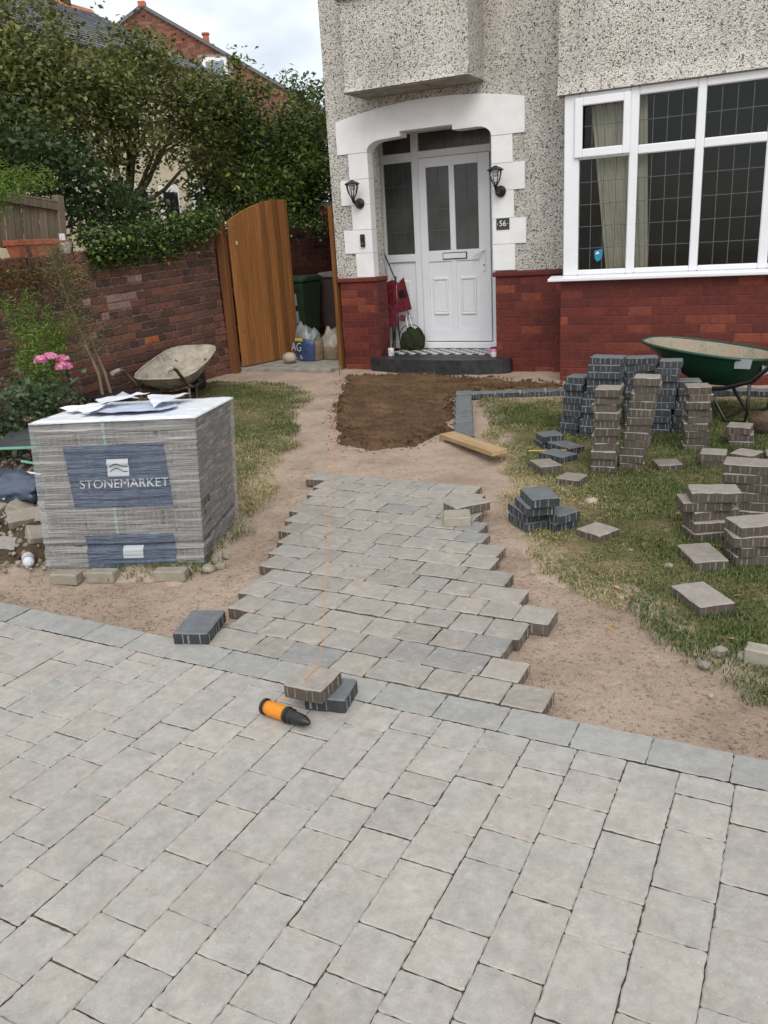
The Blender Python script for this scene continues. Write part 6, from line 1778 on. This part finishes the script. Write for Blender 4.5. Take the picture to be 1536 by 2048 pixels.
# brown stacks in front
stack('brown', -1.165, 5.325, R_(8), 11, MD, 'the left front brown stack', (0.015, 0.0), jit=0.007, group='blocks in the left front brown stack')
stack('brown', -1.005, 5.425, R_(6), 12, MD, 'the tall stack leaning right', (0.05, 0.0), 0.035, 0.006, tilt=(0, 0.03), group='blocks in the leaning brown stack')
stack('brown', -0.685, 5.985, R_(16), 9, MD, 'the brown stack by the barrow legs', (0.0, 0.0), jit=0.008, group='blocks in the brown stack by the barrow')
stack('brown', -0.405, 6.16, R_(2), 3, MD, 'the short stack beside the barrow foot', (0.0, 0.0), group='blocks in the short brown stack')
stack('brown', -0.515, 5.60, R_(2), 2, MD, 'the low pair before the short stack', group='blocks in the low brown pair')
stack('brown', -0.34, 5.80, R_(-18), 1, MD, 'lying between the low pair and the right edge')
stack('brown', -0.14, 5.86, R_(10), 1, MD, 'lying at the right edge behind the wide right stack')
stack('brown', -0.255, 4.665, R_(3), 6, LG, 'the wide stack at the right', (0.0, 0.0), jit=0.005, group='blocks in the wide right stack')
stack('brown', -0.015, 4.70, R_(6), 6, LG, 'the stack cut by the right edge', group='blocks in the outermost right stack')
stack('brown', -0.40, 4.285, R_(24), 5, LG, 'the right stack with stepped foot', (-0.005, 0.02), jit=0.012, yj=0.07, group='blocks in the stepped right stack')
stack('brown', -0.165, 4.03, R_(26), 4, LG, 'the nearest right brown stack', (0.0, 0.0), jit=0.006, group='blocks in the nearest right stack')
stack('brown', -0.79, 5.45, R_(28), 1, MD, 'lying alone in the grass right of the leaning stack')
stack('brown', -0.385, 3.93, R_(118), 1, LG, 'lying on the grass at the foot of the nearest right stack')
stack('brown', -0.335, 3.465, R_(132), 1, LG, 'lying nearest the sand on the right lawn, with a white chip')
stack('brown', -0.915, 4.10, R_(58), 1, MD, 'lying alone on the worn grass in front of the small charcoal pile')
# small charcoal pile
pz = lawn_z(-1.26, 4.15)
gp_ = 'blocks in the small charcoal pile'
def one(kind, x, y, z, rz, L, label, group=None, rot=None):
    o = link('paving_block', pv(kind, L, sr.randrange(5))); o.location = (x, y, z); o.rotation_euler = rot or (0, 0, rz)
    return tag(o, label, 'paving block', group)
one('char', -1.315, 4.17, pz + 0.05, R_(134), LG, 'charcoal paving block at the left of the small pile bottom layer', gp_)
one('char', -1.185, 4.20, pz + 0.05, R_(142), LG, 'charcoal paving block at the right of the small pile bottom layer', gp_)
one('char', -1.175, 4.19, pz + 0.101, R_(150), LG, 'charcoal paving block on the right of the small pile second layer', gp_)
one('char', -1.325, 4.185, pz + 0.101, R_(131), LG, 'charcoal paving block on the left of the small pile second layer', gp_)
one('char', -1.275, 4.135, pz + 0.152, R_(125), LG, 'charcoal paving block under the top one of the small pile', gp_)
one('char', -1.245, 4.13, pz + 0.203, R_(124), LG, 'charcoal paving block on top of the small pile beside the path', gp_)
# scattered charcoal and brown blocks
stack('char', -1.685, 5.83, R_(38), 2, MD, 'the pair left of the tall stacks', group='pair of charcoal blocks')
one('char', -1.535, 5.73, lawn_z(-1.5, 5.7) + 0.058, R_(150), LG, 'charcoal paving block tilted between the pair and the brown stack', rot=(0.05, -0.06, R_(152)))
one('char', -1.525, 5.50, lawn_z(-1.5, 5.5) + 0.05, R_(152), LG, 'charcoal paving block lying flat beside the yellow strip')
one('brown', -1.535, 5.235, lawn_z(-1.5, 5.2) + 0.055, R_(132), LG, 'brown paving block lying by the timber offcut', rot=(0.02, 0.03, R_(128)))
one('brown', -1.285, 4.965, lawn_z(-1.3, 5.0) + 0.05, R_(-8), MD, 'brown paving block lying behind the small charcoal pile')
b = MB(); b.box(-0.135, 0.135, -0.008, 0.008, 0, 0.003); o = b.build('yellow_strip', M_YELLOW); o.location = (-1.63, 5.60, lawn_z(-1.6, 5.6) + 0.035); o.rotation_euler = (0, -0.03, R_(12)); tag(o, 'thin yellow plastic strip on the grass beside the charcoal blocks', 'strip')

# stones on the lawn
for i, (x, y, s, m, lb) in enumerate(((-1.085, 4.63, 0.042, M_ROCK, 'largest pale stone in the hollow behind the small charcoal pile'), (-1.13, 4.58, 0.024, M_ROCK, 'small pale stone left of the largest one in the hollow'), (-1.03, 4.74, 0.022, M_ROCK, 'small pale stone behind the largest one in the hollow'), (-0.255, 2.93, 0.026, M_RUBBLE, 'pale stone at the grass edge nearest the driveway'), (-0.215, 3.05, 0.034, M_RUBBLE, 'flat pale stone above the grass edge stone on the right'), (-0.13, 3.03, 0.032, M_RUBBLE, 'pale stone touching the brick piece at the right edge'), (-0.72, 3.95, 0.022, M_ROCK, 'pale stone beside the lone brown block on worn grass'), (-0.975, 4.36, 0.02, M_TERRA, 'small pink brick chip in the hollow of the lawn'), (-0.52, 3.80, 0.03, M_RUBBLE, 'grey lump in the grass left of the flat brown block'), (-0.21, 2.72, 0.011, M_ROCK, 'tiny buff chip on the sand near the driveway border'))):
    tag(blob('stone', m, s, s * 0.75, s * 0.6, (x, y, gz(x, y) + s * 0.4 + 0.01), 70 + i, 0.4, 2, i * 0.9, 2.2, False), lb, 'stone', 'stones on the right lawn')
slab_block((-0.02, 3.02, lawn_z(0, 3.0) + 0.062), R_(-4), 0.21, 0.07, 0.065, 'pale grey brick piece at the right edge of the lawn', seed=81, cat='brick', name='brick_piece')
tag(blob('earth_lump', M_EARTH, 0.11, 0.10, 0.09, (-0.27, 6.52, lawn_z(-0.27, 6.5) + 0.07), 90, 0.25, 3, 0.4, 2.0), 'dark lump of earth by the barrow foot at the right edge', 'earth')

# ------------------------------------------------------------------ edging beside the damp sand
er = random.Random(4)
A_, B_ = Vector((-3.06, 7.58)), Vector((-2.34, 5.78)); dirv = (B_ - A_); Ln = dirv.length; ne = int(Ln / 0.236)
ang = math.atan2(dirv.y, dirv.x)
for i in range(ne + 1):
    p = A_ + dirv * ((i + 0.5) * 0.236 / Ln) if i < ne else None
    if p is None: break
    o = link('paving_block', pv('char', LG, er.randrange(5))); o.location = (p.x, p.y, lev(p.y) + 0.004 + er.gauss(0, 0.002)); o.rotation_euler = (er.gauss(0, 0.012), er.gauss(0, 0.012), ang + er.gauss(0, 0.02))
    tag(o, f'charcoal edging block, {["farthest", "second farthest", "third farthest", "fourth farthest", "fourth nearest", "third nearest", "second nearest", "nearest", "foremost"][min(i, 8)]} in the row along the damp sand', 'edging block', 'edging blocks beside the damp sand')
pts = [(-2.90, 7.52), (-2.67, 7.60), (-2.44, 7.67), (-2.21, 7.75), (-1.98, 7.81), (-1.75, 7.86), (-1.52, 7.90), (-1.29, 7.93), (-1.06, 7.95), (-0.83, 7.96), (-0.60, 7.97), (-0.37, 7.97), (-0.14, 7.97)]
nm = ['first', 'second', 'third', 'fourth', 'fifth', 'sixth', 'seventh', 'eighth', 'ninth', 'tenth', 'eleventh', 'twelfth', 'thirteenth']
for i, (x, y) in enumerate(pts):
    a_ = math.atan2(pts[min(i + 1, 12)][1] - pts[max(i - 1, 0)][1], pts[min(i + 1, 12)][0] - pts[max(i - 1, 0)][0])
    o = link('paving_block', pv('char', LG, er.randrange(5))); o.location = (x + 0.06, y + 0.0, lev(y) + 0.002); o.rotation_euler = (er.gauss(0, 0.012), er.gauss(0, 0.012), a_ + er.gauss(0, 0.015))
    tag(o, f'charcoal edging block, {nm[i]} from the corner in the row along the house', 'edging block', 'edging blocks along the house')
# timber offcut
b = MB(); b.box(-0.42, 0.42, -0.06, 0.06, 0, 0.036)
o = b.build('timber_offcut', M_PINE, bevel=0.003); o.location = (-2.205, 5.60, gz(-2.2, 5.6) + 0.045); o.rotation_euler = (0.06, -0.035, R_(-41)); tag(o, 'pale timber offcut lying across the sand at the lawn edge', 'timber')

# ------------------------------------------------------------------ things on the path and driveway
one('path', -1.70, 4.21, lev(4.2) + 0.058, R_(51), LG, 'brown grey block lying loose at the far right of the path')
o = link('paving_block', paver_mesh('paving_block', 0.15, 0.148, 0.05, (M_BUFF, M_BUFF, M_BUFF), 91, False)); o.location = (-1.68, 4.015, lev(4.0) + 0.052); o.rotation_euler = (0.0, 0.0, R_(23)); tag(o, 'pale buff square block lying loose on the right of the path', 'paving block')
one('char', -2.215, 2.437, 0.052, R_(108), LG, 'charcoal block lying across the driveway border left of the path')
one('char', -1.408, 2.166, 0.052, R_(12), MD, 'charcoal block under the brown one holding the string line')
one('brown', -1.455, 2.128, 0.1035, R_(2), MD, 'brown block on top of the charcoal one holding the string line')
# line winder
M_ORANGE = NT('orange_line'); _k = M_ORANGE
_w = _k.n('TexWave', Scale=120.0, Distortion=3.0, Detail=1.0); _w.bands_direction = 'X'; _k.l(_k.coord('Object'), _w.inputs['Vector'])
M_ORANGE = _k.done(_k.ramp(_w.outputs['Fac'], [(0.0, srgb(212, 120, 24)), (1.0, srgb(250, 166, 60))]), 0.6, _k.bump(_w.outputs['Fac'], 0.6, 0.002), 0.3)
wd = empty('line_winder', (-1.585, 2.005, 0.030), R_(-9), label='black builder line winder wound with orange string lying on the driveway', cat='line winder')
MX = Matrix.Rotation(math.pi / 2, 4, 'Y')
b = MB(); b.lathe([(0.026, 0.0), (0.029, 0.004), (0.029, 0.012), (0.024, 0.014), (0.012, 0.0142)], 20, MX); b.build('end_cap', M_BLACK, wd, smooth=True, angle=40)
b = MB(); b.lathe([(0.023, 0.014), (0.026, 0.03), (0.0265, 0.06), (0.0255, 0.09), (0.023, 0.104)], 24, MX); b.build('string_coil', M_ORANGE, wd, smooth=True)
b = MB(); b.lathe([(0.027, 0.104), (0.029, 0.108), (0.029, 0.116), (0.0235, 0.119), (0.0235, 0.124), (0.0265, 0.127), (0.0265, 0.133), (0.022, 0.137), (0.021, 0.165), (0.019, 0.185), (0.010, 0.205), (0.002, 0.214)], 20, MX); b.build('tip', M_BLACK, wd, smooth=True, angle=35)
b = MB()
b.tube([(-1.55, 2.03, 0.045), (-1.50, 2.055, 0.05), (-1.46, 2.07, 0.056)], 0.0011, 5)
b.tube([(-1.47, 2.10, 0.1045), (-1.475, 2.205, 0.107), (-1.62, 2.46, 0.065), (-5.02, 8.52, 0.17)], 0.0013, 5)
o = b.build('string_line', M_ORANGE); tag(o, 'thin orange string line stretched from the blocks up to the house', 'string')
b = MB(); b.tube([(-5.02, 8.52, 0.03), (-5.02, 8.52, 0.19)], 0.005, 6); o = b.build('line_pin', M_GREYMETAL); tag(o, 'small metal pin holding the far end of the string line', 'pin')
# wood chip on sand
b = MB(); b.box(-0.02, 0.02, -0.006, 0.006, 0, 0.004); o = b.build('wood_chip', M_PINE); o.location = (-2.36, 2.55, gz(-2.36, 2.55) + 0.012); o.rotation_euler = (0.2, 0.1, 1.3); tag(o, 'small pale wood chip on the sand beside the charcoal block', 'wood chip')

# ------------------------------------------------------------------ things in the porch
FZ = 0.2265
M_REDCLOTH = plain('red_canvas', srgb(116, 36, 46), 0.85, 0.2, 0.15, 30, 0.2)
M_PINKCLOTH = plain('faded_pink_canvas', srgb(112, 50, 64), 0.85, 0.2, 0.15, 30, 0.2)
ch = empty('folding_chair', (-4.74, 9.52, FZ), label='folded red canvas camping chair with black legs leaning beside the front door', cat='chair')
for i, (a, c) in enumerate((((-0.05, 0.0, 0.0), (-0.03, 0.03, 0.86)), ((0.0, -0.05, 0.0), (0.03, 0.02, 0.9)), ((0.06, 0.02, 0.0), (-0.06, 0.06, 0.8)), ((-0.08, 0.03, 0.0), (0.07, 0.0, 0.62)), ((0.08, -0.04, 0.0), (0.0, 0.04, 0.66)))):
    b = MB(); b.tube([a, c], 0.009, 8); b.build('leg', M_BLACK, ch)
def cloth(parent, corners, mat, name, seed, amp=0.05):
    b = MB(); V = []; n = 10; P_ = [Vector(p) for p in corners]
    for j in range(n + 1):
        for i in range(n + 1):
            s, t = i / n, j / n; p = (P_[0] * (1 - s) + P_[1] * s) * (1 - t) + (P_[3] * (1 - s) + P_[2] * s) * t
            k = mnoise.noise(Vector((s * 3 + seed, t * 3, 1))) ; V.append(p + Vector((0.3 * k * amp, -abs(k) * amp, k * amp * 0.3)))
    b.add(V, [(j * (n + 1) + i, j * (n + 1) + i + 1, (j + 1) * (n + 1) + i + 1, (j + 1) * (n + 1) + i) for j in range(n) for i in range(n)])
    return b.build(name, mat, parent, smooth=True, recalc=False)
cloth(ch, [(-0.12, -0.02, 0.52), (0.04, -0.05, 0.55), (0.06, -0.03, 0.86), (-0.09, 0.0, 0.84)], M_REDCLOTH, 'seat_canvas', 1)
cloth(ch, [(0.05, -0.03, 0.46), (0.24, -0.01, 0.50), (0.15, -0.01, 0.88), (0.06, -0.02, 0.80)], M_REDCLOTH, 'back_canvas', 4, 0.015)
cloth(ch, [(-0.06, -0.06, 0.28), (0.07, -0.07, 0.30), (0.08, -0.05, 0.56), (-0.10, -0.03, 0.58)], M_PINKCLOTH, 'hanging_canvas', 7, 0.04)
cloth(ch, [(0.10, -0.06, 0.36), (0.17, -0.06, 0.35), (0.17, -0.05, 0.43), (0.10, -0.05, 0.44)], M_PINKCLOTH, 'pocket', 9, 0.01)
b = MB(); b.lathe([(0.048, 0.0), (0.048, 0.006), (0.03, 0.008), (0.0, 0.008)], 20, Matrix.Translation((0.135, -0.032, 0.69)) @ Matrix.Rotation(math.pi / 2, 4, 'X')); b.build('cup_holder', M_BLACK, ch, smooth=True, angle=40)
b = MB(); b.tube([(0.058, -0.045, 0.46), (0.245, -0.025, 0.50), (0.155, -0.025, 0.885), (0.06, -0.035, 0.81)], 0.005, 6); b.build('edge_binding', M_BLACK, ch)
M_NET = plain('dark_green_netting', srgb(50, 56, 36), 0.9, 0.2, 0.35, 60, 0.8)
net = empty('landing_net', (-4.50, 9.50, FZ), label='dark green fishing landing net with black pole leaning beside the folded chair', cat='fishing net')
bl = bmesh.new(); bmesh.ops.create_icosphere(bl, subdivisions=4, radius=1.0)
for v in bl.verts:
    k = 1 + 0.12 * mnoise.noise(v.co * 2.2) + 0.10 * mnoise.noise(v.co * 6)
    x, z = v.co.x, v.co.z
    v.co = Vector((x * 0.165 * k + (0.07 * (-z) ** 2 * x if z < -0.2 else 0), v.co.y * 0.07 * (k + 0.5 * mnoise.noise(Vector((x * 3, z * 2, 4)))), (max(z, -0.75) * 0.155 + 0.117) * (1 if z > 0 else 1.0) * k))
me = bpy.data.meshes.new('mesh_bag'); bl.to_mesh(me); bl.free(); me.materials.append(M_NET); me.polygons.foreach_set('use_smooth', [True] * len(me.polygons)); link('mesh_bag', me, net)
b = MB(); b.tube([(0.165 * math.cos(t) , -0.03, 0.16 + 0.155 * math.sin(t)) for t in np.linspace(-0.4, math.pi + 0.4, 24)], 0.006, 6); b.build('hoop', M_BLACK, net)
b = MB(); b.tube([(-0.04, -0.045, 0.29), (-0.055, -0.045, 0.40), (-0.05, -0.04, 0.41)], 0.006, 6); b.tube([(0.02, -0.045, 0.30), (0.0, -0.045, 0.38), (-0.015, -0.04, 0.43)], 0.006, 6); b.build('bracket', M_WHITE, net)
b = MB(); b.tube([(-0.01, -0.04, 0.41), (-0.14, 0.0, 0.72), (-0.355, 0.02, 1.20)], [0.007, 0.008, 0.010], 8); b.build('pole', M_BLACK, net)
def mug(loc, rz, mat_body, mat_top, label, r=0.038, h=0.09, bulge=0.0):
    t = empty('mug', loc, rz, label=label, cat='mug')
    b = MB(); b.lathe([(r * 0.9, 0), (r * (1 + bulge), h * 0.25), (r * (1 + bulge), h * 0.52)], 22); b.build('mug_body', mat_body, t, smooth=True, angle=50)
    b = MB(); b.lathe([(r * (1 + bulge), h * 0.521), (r, h * 0.85), (r, h), (r * 0.9, h), (r * 0.88, h * 0.6)], 22); b.build('upper_band', mat_top, t, smooth=True, angle=50)
    b = MB(); b.tube([(-r * 0.95, 0, h * 0.8), (-r * 1.5, 0, h * 0.78), (-r * 1.7, 0, h * 0.5), (-r * 1.4, 0, h * 0.25), (-r * 0.95, 0, h * 0.25)], 0.0055, 6); b.build('handle', mat_top, t, smooth=True)
    return t
M_MUGW = plain('white_glaze', srgb(226, 224, 218), 0.25, 0.5, 0.03, 10)
M_PINK = plain('pink_glaze', srgb(222, 150, 190), 0.25, 0.5, 0.08, 10)
m1 = mug((-4.575, 9.03, 0.2195), 2.4, M_MUGW, M_MUGW, 'white mug with small dark pattern at the left end of the step')
b = MB()
for a_, z in ((-2.0, 0.03), (-1.4, 0.05), (-1.7, 0.065), (-1.1, 0.035)): b.box(-0.004, 0.004, -0.0009, 0.0009, -0.006, 0.006, Matrix.Rotation(a_ - 2.4 + math.pi / 2, 4, 'Z') @ Matrix.Translation((0, -0.0393, z)))
b.build('pattern', M_TILEB, m1)
m2 = mug((-3.25, 9.02, 0.2195), 0.0, M_MUGW, M_PINK, 'pink and white mug at the right end of the step', 0.043, 0.105, 0.06)
b = MB(); b.lathe([(0.0436, 0.094), (0.0445, 0.096), (0.0445, 0.107), (0.036, 0.107)], 22); b.build('red_rim', M_REDCLOTH, m2, smooth=True, angle=40)
# dead leaves and twigs
M_DEADLEAF = plain('dead_leaf', srgb(176, 132, 84), 0.8, 0.2, 0.25, 30)
lr = np.random.default_rng(99)
Q = np.column_stack([lr.uniform(-3.4, 0.2, 70), lr.uniform(2.45, 4.6, 70)]); k_ = (poly_dist(Q, LAWN_R) > -0.15) | (poly_dist(Q, LAWN_L) > -0.15); Q = Q[k_]
me = leaf_cloud('fallen_leaves', np.column_stack([Q, ground_z(Q) + 0.035]), 0.035, M_DEADLEAF, 98, None, 0.5, up=3.0); stuff(me); tag(me, 'small dead leaves and bits fallen on the lawns and sand edges', 'leaf litter')
